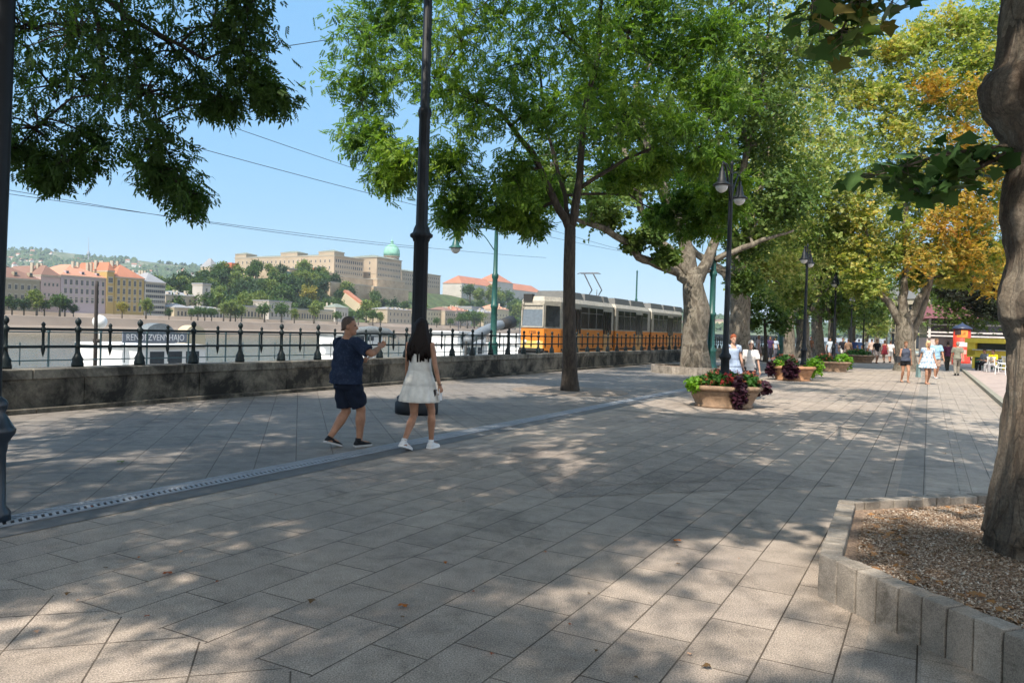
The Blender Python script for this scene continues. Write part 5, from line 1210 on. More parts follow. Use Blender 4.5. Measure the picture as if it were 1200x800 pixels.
for _ in range(74):
    s, p = rr.uniform(835, 1280), rr.uniform(-535, -455); btree(rr.choice((0, 0, 1, 2)), W(s, p, hill_z(s, p) - 1), rr.uniform(1.9, 2.8), 'green tree on the wooded hill under the long red roof', 'trees on the northern hill')
for _ in range(30):
    s, p = rr.uniform(560, 860), rr.uniform(-503, -450); btree(rr.choice((0, 1, 2, 0)), W(s, p, hill_z(s, p) - 2), rr.uniform(1.0, 1.7), 'green bush or small tree at the foot of the palace bastions', 'trees at the bastions')
for i, (px, pyb, sz, k) in enumerate([(5, 368, .9, 0), (14, 369, .85, 2), (28, 369, .8, 2), (43, 369, 1.15, 1), (52, 369, .8, 0), (70, 370, 1.15, 0), (76, 370, .9, 2), (86, 370, .6, 2)]):
    q = V(px, pyb, -408); btree(k, W(*SP(q), 1.6), sz, 'small round tree standing before the houses at the far left of the opposite bank', 'trees before the left houses')
for i, px in enumerate((198, 224, 232, 240, 248, 262, 270, 276, 283)):
    q = V(px, 372, -405); btree((2, 0, 0, 0, 0, 1, 1, 0, 1)[i], W(*SP(q), 1.6), (.6, .7, .85, .8, .8, 1.1, 1.2, .9, 1.0)[i], 'small round tree in the quay row right of the white office block', 'trees of the far quay row')
btree(1, W(*SP(V(171, 372, -408)), 1.6), 1.05, 'yellow green tree between the yellow house and the white block', None)
btree(3, W(*SP(V(143, 372, -408)), 1.6), .85, 'low yellow green tree in front of the yellow house', None)
for i, (px, sz, k) in enumerate([(310, 1.3, 0), (330, 1.4, 0), (345, .9, 1), (368, 1.5, 1), (395, 1.0, 0), (420, 1.2, 0), (437, 1.3, 0), (446, 1.0, 1), (540, 1.5, 0), (548, 1.7, 0), (556, 1.8, 0), (563, 1.5, 1), (512, .9, 0), (528, .9, 0), (604, 1.4, 0)]):
    q = V(px, 372, -409); btree(k, W(*SP(q), 1.6), sz, 'green tree on the far quay below the palace', 'trees on the quay below the palace')
btree(3, W(*SP(V(364, 360, -470)), 14), 1.9, 'big yellow green tree in front of the reddish rampart', None)
btree(0, W(*SP(V(332, 360, -475)), 14), 2.0, 'tall rounded green tree left of the reddish rampart', None)
# ------------------------------------------------------------ tram
TO = mat('tram_orange', (0.62, 0.20, 0.02), 0.4, 0, var=.08, scale=1.2, dirt=(.35, .12, .03)); TW = mat('tram_cream', (0.40, 0.37, 0.31), 0.5, 0, var=.2, dirt=(.2, .18, .15)); TG = mat('tram_glass', (0.018, 0.02, 0.02), 0.2, 0, var=.5, scale=2, spec=.4)
TR = mat('tram_roof_grey', (0.085, 0.088, 0.085), 0.6, 0, var=.15); TD = mat('tram_dark', (0.02, 0.02, 0.02), 0.7); WIND = mat('tram_windscreen', (.12, .15, .18), .06, 0, spec=.9)
PT = -19.6
sF = sof(640, PT, 380) - 1.75; q = W(sF, PT)
tram = empty('tram', q, 'long orange and cream articulated tram running behind the railing', 'tram', rz=0)
tram.rotation_euler = (0, 0, -TH)     # local +y runs along the track, +x towards the promenade
print('tram front', q)
Wd = 2.3; zf = .35; zb_ = 1.72; zr = 3.35
secs = [(0.0, 9.6), (10.0, 17.2), (17.6, 27.0)]
def sec_poly(y0, y1, front, rear):
    w2 = Wd / 2
    if front: return [(-.72, y0), (.72, y0), (w2, y0 + 1.3), (w2, y1), (-w2, y1), (-w2, y0 + 1.3)]
    if rear: return [(-w2, y0), (w2, y0), (w2, y1 - 1.3), (.72, y1), (-.72, y1), (-w2, y1 - 1.3)]
    return [(-w2, y0), (w2, y0), (w2, y1), (-w2, y1)]
def inset(poly, k, y0, y1):
    cy_ = (y0 + y1) / 2; return [(x * (1 - k / 1.15), cy_ + (y - cy_) * (1 - k / ((y1 - y0) / 2))) for x, y in poly]
for i, (y0, y1) in enumerate(secs):
    P = sec_poly(y0, y1, i == 0, i == 2)
    mb = MB(); mb.prism(P, zf, zb_); mb.build('lower_body', TO, tram, bevel=.03)
    mb = MB(); mb.prism(inset(P, .02, y0, y1), zb_, zr - .1); u = inset(P, .02, y0, y1); u2 = inset(P, .16, y0, y1); n = len(u)
    mb.add([(x, y, zr - .1) for x, y in u] + [(x, y, zr + .16) for x, y in u2], [(k, (k + 1) % n, n + (k + 1) % n, n + k) for k in range(n)] + [tuple(range(n, 2 * n))]); mb.build('upper_body', TW, tram)
    mb = MB(); mb.prism(inset(P, .12, y0, y1), .18, zf); mb.build('skirt', TD, tram)
    # roof boxes
    mb = MB(); yy = y0 + (1.9 if i == 0 else .25)
    while yy < y1 - 1.2:
        l_ = min(3.2, y1 - .25 - yy); c = (0, yy + l_ / 2, zr + .36); mb.box(c, (1.9, l_ - .12, .46), 0, 0, .86); yy += l_
    mb.build('roof_box', TR, tram, bevel=.03)
    # side windows and doors on both sides
    for sx in (1, -1):
        yy = y0 + (1.5 if i == 0 else .35); ye = y1 - (1.5 if i == 2 else .35); k = 0
        while yy + .9 < ye:
            door = (i, k) in ((0, 1), (0, 5), (1, 3), (2, 3), (2, 6)); wdt = 1.35 if door else 1.22
            if door:
                d = MB(); d.box((sx * (Wd / 2 + .004), yy + wdt / 2, 1.05), (.03, wdt - .1, 1.34)); do = d.build('door', TO if False else mat('door_panel', (.50, .27, .10), .5), tram)
                g = MB()
                for a in range(4): g.box((sx * (Wd / 2 + .022), yy + .12 + a * (wdt - .24) / 3 * .98 + .04, 2.20), (.02, .26, 1.45))
                g.build('glass', TG, do)
            else:
                g = MB(); g.box((sx * (Wd / 2 - .004), yy + wdt / 2, 2.44), (.03, wdt - .07, 1.28)); wo = g.build('window', TG, tram, bevel=.01)
                fr_ = MB(); fr_.box((sx * (Wd / 2 + .014), yy + wdt / 2, 2.72), (.012, wdt - .12, .035)); fr_.box((sx * (Wd / 2 + .010), yy + .03, 2.4), (.03, .06, 1.3)); fr_.build('frame', mat('steel_trim', (.25, .25, .24), .35, .6), wo)
            yy += wdt; k += 1
    for sx in (1, -1):
        mb = MB(); mb.box((sx * (Wd / 2 + .008), (y0 + y1) / 2 + (.6 if i == 0 else (-.6 if i == 2 else 0)), .52), (.02, y1 - y0 - 1.6, .10)); mb.build('rubbing_strip', TD, tram)
for (y0, y1) in ((9.6, 10.0), (17.2, 17.6)):
    mb = MB()
    for k in range(5): mb.box((0, y0 + .04 + k * .08, 1.85), (2.1 if k % 2 else 2.0, .07, 2.9))
    mb.build('bellows', TD, tram)
for y in (2.4, 7.6, 10.8, 16.4, 19.4, 24.6):
    for sx in (1, -1):
        mb = MB(); mb.tube([(sx * .60, y, .34), (sx * .78, y, .34)], .33, 18); mb.build('wheel', TD, tram, True)
# front face: windscreen, headlights, number, destination box, bumper
mb = MB(); mb.add([(-.64, -.02, 1.82), (.64, -.02, 1.82), (.60, .03, 3.0), (-.60, .03, 3.0), (-.64, .03, 1.82), (.64, .03, 1.82), (.60, .08, 3.0), (-.60, .08, 3.0)], [(0, 1, 2, 3), (7, 6, 5, 4), (0, 4, 5, 1), (1, 5, 6, 2), (2, 6, 7, 3), (3, 7, 4, 0)]); ws = mb.build('windscreen', WIND, tram)
mb = MB()
for x in (-.67, .67): mb.box((x, -.01, 2.42), (.07, .07, 1.3))
for z in (1.79, 3.04): mb.box((0, -.01, z), (1.4, .07, .07))
mb.build('frame', TW, ws)
for sx in (1, -1):   # raked quarter windows
    d = Vector((Wd / 2 - .72, 1.3, 0)); nn_ = Vector((1.3, -(Wd / 2 - .72), 0)).normalized(); a0 = Vector((.72, 0, 0)) + d * .1; a1 = Vector((.72, 0, 0)) + d * .92
    v8 = [a0 + nn_ * .02 + Vector((0, 0, 1.82)), a1 + nn_ * .02 + Vector((0, 0, 1.82)), a1 + nn_ * .0 + Vector((0, 0, 3.0)), a0 + nn_ * .0 + Vector((0, 0, 3.0))]; v8 += [q_ - nn_ * .05 for q_ in v8]
    v8 = [(p_.x * sx, p_.y, p_.z) for p_ in v8]; mb = MB(); mb.add(v8, [(0, 1, 2, 3), (7, 6, 5, 4), (0, 4, 5, 1), (1, 5, 6, 2), (2, 6, 7, 3), (3, 7, 4, 0)]); mb.build('window', TG, tram)
LAMPM = mat('headlamp_glass', (.7, .7, .65), .15)
for x in (-.42, .42):
    mb = MB(); mb.tube([(x, -.03, .95), (x, .05, .95)], .10, 14); mb.build('headlight', LAMPM, tram, True)
mb = MB(); mb.box((0, -.06, .52), (1.5, .16, .16)); mb.box((0, .2, .35), (1.7, .5, .25)); mb.build('bumper', TD, tram)
mb = MB(); mb.box((0, .0, .78), (1.36, .03, .46)); mb.build('front_panel', mat('tram_yellow', (.70, .48, .14), .45), tram)
mb = MB(); mb.box((-.32, .10, 3.42), (.55, .3, .42)); mb.build('destination_box', TD, tram)
mb = MB(); mb.tube([(-.5, -.05, 3.1), (-.62, -.18, 3.0), (-.62, -.2, 2.7)], .015, 5); mb.build('mirror', TD, tram)
tm = text_mesh('1350', .24, mat('number_black', (.02, .02, .02), .5)); link('number', tm, tram, (0, -.012, 1.48), (R(90), 0, 0))
# pantograph
PG = mat('pantograph_grey', (.16, .17, .18), .5, .4); mb = MB(); yb_ = 8.4; zt_ = zr + .5
for x in (-.35, .35):
    mb.tube([(x, yb_, zt_ - .1), (x, yb_ + .9, zt_ + .55), (x * .9, yb_ - .55, zt_ + 1.5)], .045, 6)
mb.tube([(-.8, yb_ - .55, zt_ + 1.52), (-.6, yb_ - .55, zt_ + 1.58), (.6, yb_ - .55, zt_ + 1.58), (.8, yb_ - .55, zt_ + 1.52)], .03, 6)
mb.tube([(-.7, yb_ - .25, zt_ + 1.55), (.7, yb_ - .25, zt_ + 1.55)], .025, 6); mb.box((0, yb_, zt_ - .08), (1.0, .8, .1)); mb.tube([(0, yb_ + .9, zt_ + .1), (0, yb_ + .9, zt_ + .6)], .025, 6)
mb.build('pantograph', PG, tram, True)

# ------------------------------------------------------------ ships and quay
SW = mat('ship_white', (.66, .67, .67), .45, 0, var=.06, scale=.4); SD = mat('ship_dark', (.05, .055, .07), .5); SGL = mat('ship_glass', (.04, .05, .06), .1, spec=.8); SRF = mat('ship_grey_roof', (.13, .15, .16), .6)
def ship(label, s0, s1, pc, wd, decks, name='river_ship', dark=None):
    """decks: list of (s_a, s_b, half width factor, z0, z1, material, window band?)"""
    root = empty(name, W((s0 + s1) / 2, pc, -7), label, 'ship'); root.rotation_euler = (0, 0, -TH); Ln = s1 - s0
    hull = [(-wd / 2, -Ln / 2 + 3), (0, -Ln / 2), (wd / 2, -Ln / 2 + 3), (wd / 2, Ln / 2 - 4), (0, Ln / 2), (-wd / 2, Ln / 2 - 4)]
    mb = MB(); mb.prism([(x * .9, y * .97) for x, y in hull], -.6, .4); mb.build('hull_bottom', SD, root); mb = MB(); mb.prism(hull, .4, 1.6); mb.build('hull', SW, root, bevel=.05)
    for (a, b, k, z0, z1, m_, win) in decks:
        ya, yb2 = a - (s0 + s1) / 2, b - (s0 + s1) / 2
        mb = MB(); mb.box((0, (ya + yb2) / 2, (z0 + z1) / 2 + 7 - .1), (wd * k, yb2 - ya, z1 - z0 - .2)); dk = mb.build('deck_house', m_, root)
        mb = MB(); mb.box((0, (ya + yb2) / 2, z1 + 7 - .09), (wd * k + .5, yb2 - ya + .5, .18)); mb.build('deck_roof', SW, dk)
        if win:
            y = ya + .8; c = 0
            while y + 1.3 < yb2 and c < 30:
                for sx in (1, -1): g = MB(); g.box((sx * (wd * k / 2 + .01), y + .6, z0 + 7 + (z1 - z0) * .58), (.06, 1.25, (z1 - z0) * .42)); g.build('window', SGL, root)
                y += 1.65; c += 1
    mb = MB()
    for sx in (1, -1):
        y = -Ln / 2 + 4
        while y < Ln / 2 - 5: mb.tube([(sx * wd * .47, y, 1.6), (sx * wd * .47, y, 2.5)], .03, 4); y += 1.5
        mb.tube([(sx * wd * .47, -Ln / 2 + 4, 2.5), (sx * wd * .47, Ln / 2 - 5, 2.5)], .03, 4)
    mb.build('deck_rail', SD, root); mb = MB(); mb.box((0, 0, 1.2), (wd + .03, Ln * .62, .22)); mb.build('hull_stripe', mat('stripe_blue', (.04, .09, .25), .5), root)
    return root
sa, sb = sof(70, -57), sof(300, -57)
sh = ship('white event ship with lettered grey sign board on its roof', sa, sb, -57, 9, [(sa + 3, sb - 5, .88, -5.4, -2.9, SW, True), (sa + 4, sb - 9, .86, -2.9, -.45, SW, True)])
SGN = mat('sign_grey', (.16, .18, .22), .6); pS = -52.8
x0, x1 = sof(144, pS), sof(219, pS); zt0, zt1 = V(180, 401.5, pS).z, V(180, 389, pS).z
mb = MB(); mb.box((pS + 57, (x0 + x1) / 2 - (sa + sb) / 2, (zt0 + zt1) / 2 + 7), (.12, x1 - x0, zt1 - zt0)); sg = mb.build('sign_board', SGN, sh)
tm = text_mesh('RENDEZVÉNYHAJÓ', (zt1 - zt0) * .86, mat('sign_white', (.8, .8, .8), .6)); xs = [v.co.x for v in tm.vertices]; wdt = max(xs) - min(xs); sx_ = (x1 - x0) * .9 / wdt
o = link('lettering', tm, sg, (pS + 57 + .075, (x0 + x1) / 2 - (sa + sb) / 2, (zt0 + zt1) / 2 + 7 - .03), (R(90), 0, R(90)), (sx_, 1, 1))
for (xa, xb, yt, l_, m_) in ((166, 200, 378.5, 'x', SRF), (213, 236, 381, 'y', W_CRM)):
    a, b = sof(xa, -57), sof(xb, -57); zc = V((xa + xb) / 2, 391, -57).z; ht = V((xa + xb) / 2, yt, -57).z - zc
    mb = MB(); n = 12; prof_ = [((b - a) / 2 * math.cos(math.pi * k / n), ht * math.sin(math.pi * k / n)) for k in range(n + 1)]
    cy0 = (a + b) / 2 - (sa + sb) / 2; vs = [(-.6, cy0 + y, zc + 7 + z) for y, z in prof_] + [(.6, cy0 + y, zc + 7 + z) for y, z in prof_]
    mb.add(vs, [(k, k + 1, n + 2 + k, n + 1 + k) for k in range(n)] + [tuple(range(n + 1)), tuple(range(2 * n + 1, n, -1))]); mb.box((0, cy0, (zc - .9) + 7), (1.2, b - a, 1.9)); mb.build('arched_roof', m_, sh)
# light ball on the ship and the mast pole
q = V(117, 377, -55); mb = MB(); mb.ball((0, 0, 7 + q.z), .52, 14); mb.tube([(0, 0, 6.4), (0, 0, 7 + q.z)], .06, 6)
mb.v = [(x + 2, y + SP(q)[0] - (sa + sb) / 2, z) for x, y, z in mb.v]; mb.build('radar_dome', SW, sh, True)
q = V(112, 400, -49); zt = V(113, 329, -49).z; root = empty('mooring_pile', Vector((q.x, q.y, -6)), 'tall dark timber mooring pole standing out of the river at left', 'pole'); mb = MB(); mb.tube([(0, 0, -1), (0, 0, zt + 6 - .4), (0, 0, zt + 6)], [.14, .11, .09], 10); mb.box((.1, 0, (zt + 6) * .6), (.5, .15, .25)); mb.build('pole', mat('pile_timber', (.035, .03, .028), .9), root, True)
for i, (x0_, x1_, pc, wd, dz, lbl, tall) in enumerate([(372, 452, -58, 8, .6, 'white passenger boat moored behind the walking man and woman', 1), (498, 572, -60, 9, 1.1, 'busy white cabin ship moored right of the iron mast', 1), (574, 640, -58, 8, .9, 'white ship moored behind the front of the tram', 1), (306, 366, -64, 6, -2.6, 'small low white boat left of the walking man', 0)]):
    a, b = sof(x0_, pc), sof(x1_, pc); D = [(a + 2, b - 3, .85, -5.4, -2.9 if tall else dz - .3, SW, True)]
    if tall: D += [(a + 4, b - 6, .8, -2.9, -.6, SW, True), (a + (b - a) * .25, b - (b - a) * .3, .6, -.6, dz, SW, True)]
    s_ = ship(lbl, a, b, pc, wd, D, 'passenger_boat')
    if tall:
        mb = MB()
        for k in range(9): y = lerp(-(b - a) * .42, (b - a) * .38, k / 8); mb.tube([(wd * .38, y, 6.3), (wd * .38, y, 7.3)], .035, 5)
        mb.tube([(wd * .38, -(b - a) * .42, 7.3), (wd * .38, (b - a) * .38, 7.3)], .03, 5); mb.tube([(0, 0, 7), (0, 0, 9.6)], .06, 6); mb.tube([(-.8, 0, 9.1), (.8, 0, 9.1)], .03, 5); mb.build('deck_rail', SD, s_)
# big slanting grey awning tube on the quay
a, b = V(546, 400, -48), V(597, 378, -48); c0 = (a + b) / 2; root = empty('gangway_cover', c0, 'slanting grey ribbed gangway cover with dark mouth left of the tram', 'gangway'); d = b - a; r0 = .62
mb = MB(); mb.tube([a - c0 + d * (t / 14) + Vector((0, 0, .35 * math.sin(t / 14 * math.pi))) for t in range(15)], [r0 * (1 if t % 2 else .93) for t in range(15)], 16); mb.build('cover', mat('awning_grey', (.15, .17, .19), .5), root, True)
mb = MB(); mb.tube([b - c0 - d * .22 + Vector((0, 0, .2)), b - c0 + d * .04], [r0 * 1.1, r0 * 1.35], 16); mb.tube([b - c0 + Vector((0, 0, 0)), b - c0 + Vector((0, 0, -c0.z - 6))], .15, 8); mb.tube([a - c0, a - c0 + Vector((0, 0, -c0.z - 5))], .15, 8); mb.build('mouth', TD, root, True)
q = V(434, 384, -50); root = empty('boat_canopy', Vector((q.x, q.y, q.z - .5)), 'dark curved boat canopy seen right of the man by the railing', 'canopy'); mb = MB()
mb.tube([(-2.0, -1.5, -.4), (-1.2, -.8, .1), (0, 0, .25), (1.6, 1, .1), (2.3, 1.6, -.4)], [.25, .4, .45, .4, .2], 10); mb.tube([(0, 0, 0), (0, 0, -4)], .1, 6); mb.build('canopy', SRF, root, True)

# ------------------------------------------------------------ right background
MAR = mat('maroon_cladding', (.24, .10, .13), .6, scale=.5); MGL = mat('dark_facade_glass', (.035, .025, .025), .15, spec=.7, scale=.4, var=.5); MW = mat('white_frame', (.6, .57, .56), .6)
yB = 78.0; a, b = A(1086, 400, yB), A(1290, 400, yB - 6); z1_ = A(1086, 357, yB).z; z0_ = A(1086, 399, yB).z
d = (b - a); d.z = 0; ln = d.length; d.normalize(); nv = Vector((-d.y, d.x, 0)); root = empty('maroon_building', Vector((a.x, a.y, 0)), 'maroon building with dark glass front and pale horizontal bars at right', 'building', rz=math.atan2(d.y, d.x))
def bxl(name, m_, x0, x1, y0, y1, z0, z1, parent=root):
    mb = MB(); mb.box(((x0 + x1) / 2, (y0 + y1) / 2, (z0 + z1) / 2), (x1 - x0, y1 - y0, z1 - z0)); return mb.build(name, m_, parent)
zc_ = A(1086, 373, yB).z
bxl('wall', mat('ground_floor_pale', (.55, .45, .42), .8), 0, ln, .1, 12, 0, z0_ + .3); bxl('glass_front', MGL, 0, ln, .0, 12, z0_ + .3, zc_)
bxl('cornice', MAR, -.8, ln + .5, -1.0, 12, zc_, zc_ + .9); bxl('attic', MAR, -.2, ln, -.2, 12, zc_ + .95, z1_)
for k, zz_ in enumerate((z0_ + .45, lerp(z0_, zc_, .36), lerp(z0_, zc_, .70))): bxl('bar', MW, 0, ln, -.12, -.02, zz_, zz_ + .14)
for k in range(8): bxl('mullion', MW, .1 + k * 3.7 * .9, .32 + k * 3.7 * .9, -.16, -.03, z0_ + .3, zc_)
for k in range(5): bxl('shop_window', MGL, 1 + k * 3.6, 3.4 + k * 3.6, -.02, .09, .4, 2.3)
# pale teal house behind
building('teal_house', 'pale bluish house glimpsed left of the maroon building', 'building', [tuple(A(1040, 400, 110))[:2], tuple(A(1088, 400, 104))[:2], tuple(A(1088, 400, 118))[:2], tuple(A(1040, 400, 124))[:2]][::1], 0, A(1075, 352, 107).z, c_('wall_teal', (.42, .52, .54)), R_GRY, 2, [(0, 4, 4, .1, .9, .1, .95)], flat=True)
# advertising column
q = G(1126, 427); root = empty('advertising_column', q, 'round red advertising column with dark domed cap', 'advertising column'); k = q.y / 900; h = A(1126, 379, q.y).z; r = 9 * k
mb = MB(); mb.lathe([(0, 0), (r * 1.08, 0), (r * 1.08, .3), (r, .34), (r, h * .86), (0, h * .86)], n=28); mb.build('drum', mat('poster_red', (.55, .04, .02), .5, scale=1.6, var=.35), root, True)
mb = MB(); mb.lathe([(0, h * .86), (r * 1.15, h * .86), (r * 1.15, h * .89), (r * .9, h * .93), (r * .4, h * .97), (r * .15, h), (0, h * 1.03)], n=28); mb.build('cap', mat('cap_blue', (.03, .04, .08), .4), root, True)
# poster patches, curved on the drum (facing the camera)
def patch(name, m_, a0, a1, z0, z1, rr_):
    vs = []; n = 8
    for z in (z0, z1):
        for i in range(n + 1): a = lerp(a0, a1, i / n); vs.append((rr_ * math.cos(a), rr_ * math.sin(a), z))
    mb = MB(); mb.add(vs, [(i, i + 1, n + 2 + i, n + 1 + i) for i in range(n)]); return mb.build(name, m_, root)
ac = math.atan2(-q.y, -q.x)
patch('poster', mat('poster_orange', (.6, .22, .04), .5, scale=3, var=.7), ac - .6, ac + .7, h * .66, h * .84, r + .01); patch('poster', mat('poster_dark', (.05, .03, .03), .5), ac - .9, ac - .1, h * .72, h * .85, r + .015)
patch('poster', mat('poster_white', (.7, .66, .64), .5), ac - .35, ac + .7, h * .44, h * .55, r + .01); patch('poster', mat('poster_pale', (.6, .35, .3), .5), ac - .6, ac + .6, h * .26, h * .36, r + .01)
# yellow kiosk
KY = mat('kiosk_yellow', (.92, .70, .08), .45, var=.06); Yk = 47.0
a, b = A(1133, 420, Yk), A(1186, 421, Yk - 2); zt_, zb2 = A(1133, 396, Yk).z, A(1133, 416, Yk).z; root = empty('kiosk', Vector((a.x, a.y, 0)), 'bright yellow refreshment kiosk with long open window', 'kiosk', rz=math.atan2(b.y - a.y, b.x - a.x)); wk = (b - a).length
bxl('back_wall', KY, 0, wk, 1.9, 2.0, zb2, zt_, root); bxl('roof', KY, -.1, wk + .1, -.15, 2.1, zt_ - .28, zt_, root); bxl('front_panel', KY, 0, wk, -.02, .08, zb2 - .1, zb2 + .36, root); bxl('side_panel', KY, 0, .45, -.02, 2, zb2, zt_ - .25, root); bxl('side_panel', KY, wk - .3, wk, -.02, 2, zb2, zt_ - .25, root)
bxl('interior', mat('kiosk_inside', (.05, .06, .05), .5), .45, wk - .3, .3, 1.88, zb2 + .3, zt_ - .3, root); bxl('counter', MW, .4, wk - .2, -.3, -.03, zb2 + .33, zb2 + .38, root); bxl('base', mat('kiosk_green', (.03, .12, .07), .6), .3, wk - .2, .1, 1.9, 0, zb2 - .1, root)
for x in (.3, wk - .5): bxl('leg', KY, x, x + .12, .0, .1, 0, zb2 - .12, root)
# white chairs and table
CHW = mat('plastic_white', (.7, .7, .7), .4)
def chair(q, rz, label):
    root = empty('garden_chair', q, label, 'chair', 'white chairs by the kiosk', rz)
    for x in (-.2, .2):
        for y in (-.2, .2): mb = MB(); mb.tube([(x * 1.1, y * 1.1, 0), (x, y, .43)], .022, 6); mb.build('leg', CHW, root)
    mb = MB(); mb.box((0, 0, .44), (.46, .44, .035)); mb.build('seat', CHW, root, bevel=.01); mb = MB()
    for i in range(5): mb.box((-.16 + .08 * i, -.22, .66), (.045, .03, .42))
    mb.box((0, -.225, .88), (.44, .03, .06)); mb.tube([(-.23, -.22, .65), (-.25, .1, .66), (-.23, .2, .45)], .02, 6); mb.tube([(.23, -.22, .65), (.25, .1, .66), (.23, .2, .45)], .02, 6); mb.build('backrest', CHW, root); return root
CH1 = G(1163, 438); chair(CH1, -.9, 'white garden chair under the person in yellow'); chair(G(1172, 441), 1.0, 'white garden chair nearest the right trunk'); CH3 = G(1153, 436); chair(CH3, .6, 'white garden chair under the person in black')
chair(G(1178, 436), 2.6, 'white garden chair behind the others near the right trunk')
q = G(1174, 437) + Vector((.1, .9, 0)); root = empty('garden_table', q, 'small round white table among the garden chairs', 'table'); mb = MB(); mb.lathe([(0, 0), (.25, 0), (.04, .05), (.04, .68), (0, .68)], n=12); mb.build('pedestal', CHW, root); mb = MB(); mb.lathe([(0, .7), (.4, .7), (.4, .73), (0, .735)], n=20); mb.build('tabletop', CHW, root)
# far dark bench in the avenue
q = G(1004, 421); root = empty('park_bench', q + Vector((0, 3, 0)), 'dark bench far away beneath the avenue trees', 'bench'); WD_ = mat('bench_wood', (.06, .045, .03), .8)
mb = MB(); [mb.box((0, -.15 + .12 * i, .45), (1.8, .09, .04)) for i in range(4)]; mb.build('seat', WD_, root); mb = MB(); [mb.box((0, .28, .6 + .13 * i), (1.8, .03, .09)) for i in range(3)]; mb.build('backrest', WD_, root)
for x in (-.75, .75): mb = MB(); mb.box((x, .05, .22), (.07, .5, .44)); mb.box((x, .3, .6), (.06, .05, .6)); mb.build('leg', BLACK, root)
# big dark tubs near the avenue
# ------------------------------------------------------------ people
def ik(a, b, l1, l2, hint):
    d = b - a; L_ = min(d.length, (l1 + l2) * .999); d.normalize(); x = (l1 * l1 - l2 * l2 + L_ * L_) / (2 * L_); h = math.sqrt(max(0, l1 * l1 - x * x))
    hint = Vector(hint); hint = (hint - d * hint.dot(d)).normalized(); return a + d * x + hint * h
SKIN = {'tan': mat('skin_tan', (.36, .19, .12), .5, var=.22, scale=9, spec=.3), 'fair': mat('skin_fair', (.48, .28, .20), .5, var=.08, spec=.3), 'dark': mat('skin_brown', (.26, .13, .08), .5, var=.08, spec=.3)}
_cl = {}
def cloth(c, fab=1.0):
    k = tuple(round(x, 3) for x in c)
    if k not in _cl: _cl[k] = mat('cloth_%02d' % len(_cl), c, .85, var=.15, scale=9, bmp=.35, bscale=30, spec=.15)
    return _cl[k]
def headrings(mb, c, yaw, tilt, S, fem):
    """skull, face, nose, ears, neck root around head centre c"""
    Rm = Matrix.Rotation(yaw, 3, 'Z') @ Matrix.Rotation(tilt, 3, 'X'); base = len(mb.v)
    prof = [(-.125, .018, .02, .045), (-.115, .034, .036, .035), (-.095, .048, .055, .022), (-.06, .060, .075, .010), (-.02, .068, .088, .003), (.02, .073, .094, -.002), (.06, .072, .093, -.006), (.09, .060, .078, -.008), (.112, .036, .05, -.01), (.12, .012, .018, -.01)]
    if fem: prof = [(z, rx * .95, ry * .96, cy) for z, rx, ry, cy in prof]
    mb.rings([(0, cy, z, rx, ry) for z, rx, ry, cy in prof], 20)
    mb.tube([(0, .085, .012), (0, .102, -.018), (0, .112, -.036), (0, .092, -.047)], [.008, .012, .016, .010], 8)   # nose
    mb.ball((0, .083, -.075), (.024, .014, .012), 8); mb.ball((0, .075, -.106), (.022, .018, .014), 8); mb.ball((0, .082, .024), (.045, .014, .010), 8)
    for sx in (1, -1): mb.ball((sx * .073, -.008, -.012), (.011, .022, .034), 8)
    for i in range(base, len(mb.v)):
        v = Rm @ (Vector(mb.v[i]) * S) + c; mb.v[i] = tuple(v)
    return Rm
def hand(mb, w, d, across, S, curl=.35, side=1, spread=1.0):
    """w wrist, d forearm direction, across = from little finger to index, side picks the thumb side"""
    d = d.normalized(); across = (across - d * across.dot(d)).normalized(); nrm = d.cross(across).normalized() * side
    pc = w + d * .05 * S
    mb.tube([w - d * .01 * S, w + d * .02 * S, pc, w + d * .085 * S], [.024 * S, .027 * S, .034 * S, .032 * S], 10)
    lens = [.062, .072, .078, .070]
    for i in range(4):
        o = (-.030 + .020 * i) * S * spread; b = w + d * .080 * S + across * o; l_ = lens[i] * S; c1 = curl * (1 + .25 * (3 - i) / 3)
        d1 = (d * math.cos(c1) + nrm * math.sin(c1)); d2 = (d * math.cos(c1 * 2.2) + nrm * math.sin(c1 * 2.2)); d3 = (d * math.cos(c1 * 3.2) + nrm * math.sin(c1 * 3.2))
        p1 = b + d1 * l_ * .45; p2 = p1 + d2 * l_ * .32; p3 = p2 + d3 * l_ * .23
        mb.tube([b - d * .02 * S, b, p1, p2, p3], [.010 * S, .0098 * S, .0092 * S, .0085 * S, .0065 * S], 7)
    tb_ = w + d * .022 * S + across * .026 * S; t1 = (d * .72 + across * .62 + nrm * .25).normalized(); t2 = (d * .9 + across * .15 + nrm * .4).normalized()
    mb.tube([w + d * .01 * S, tb_, tb_ + t1 * .038 * S, tb_ + t1 * .038 * S + t2 * .032 * S], [.014 * S, .014 * S, .0115 * S, .0085 * S], 7)
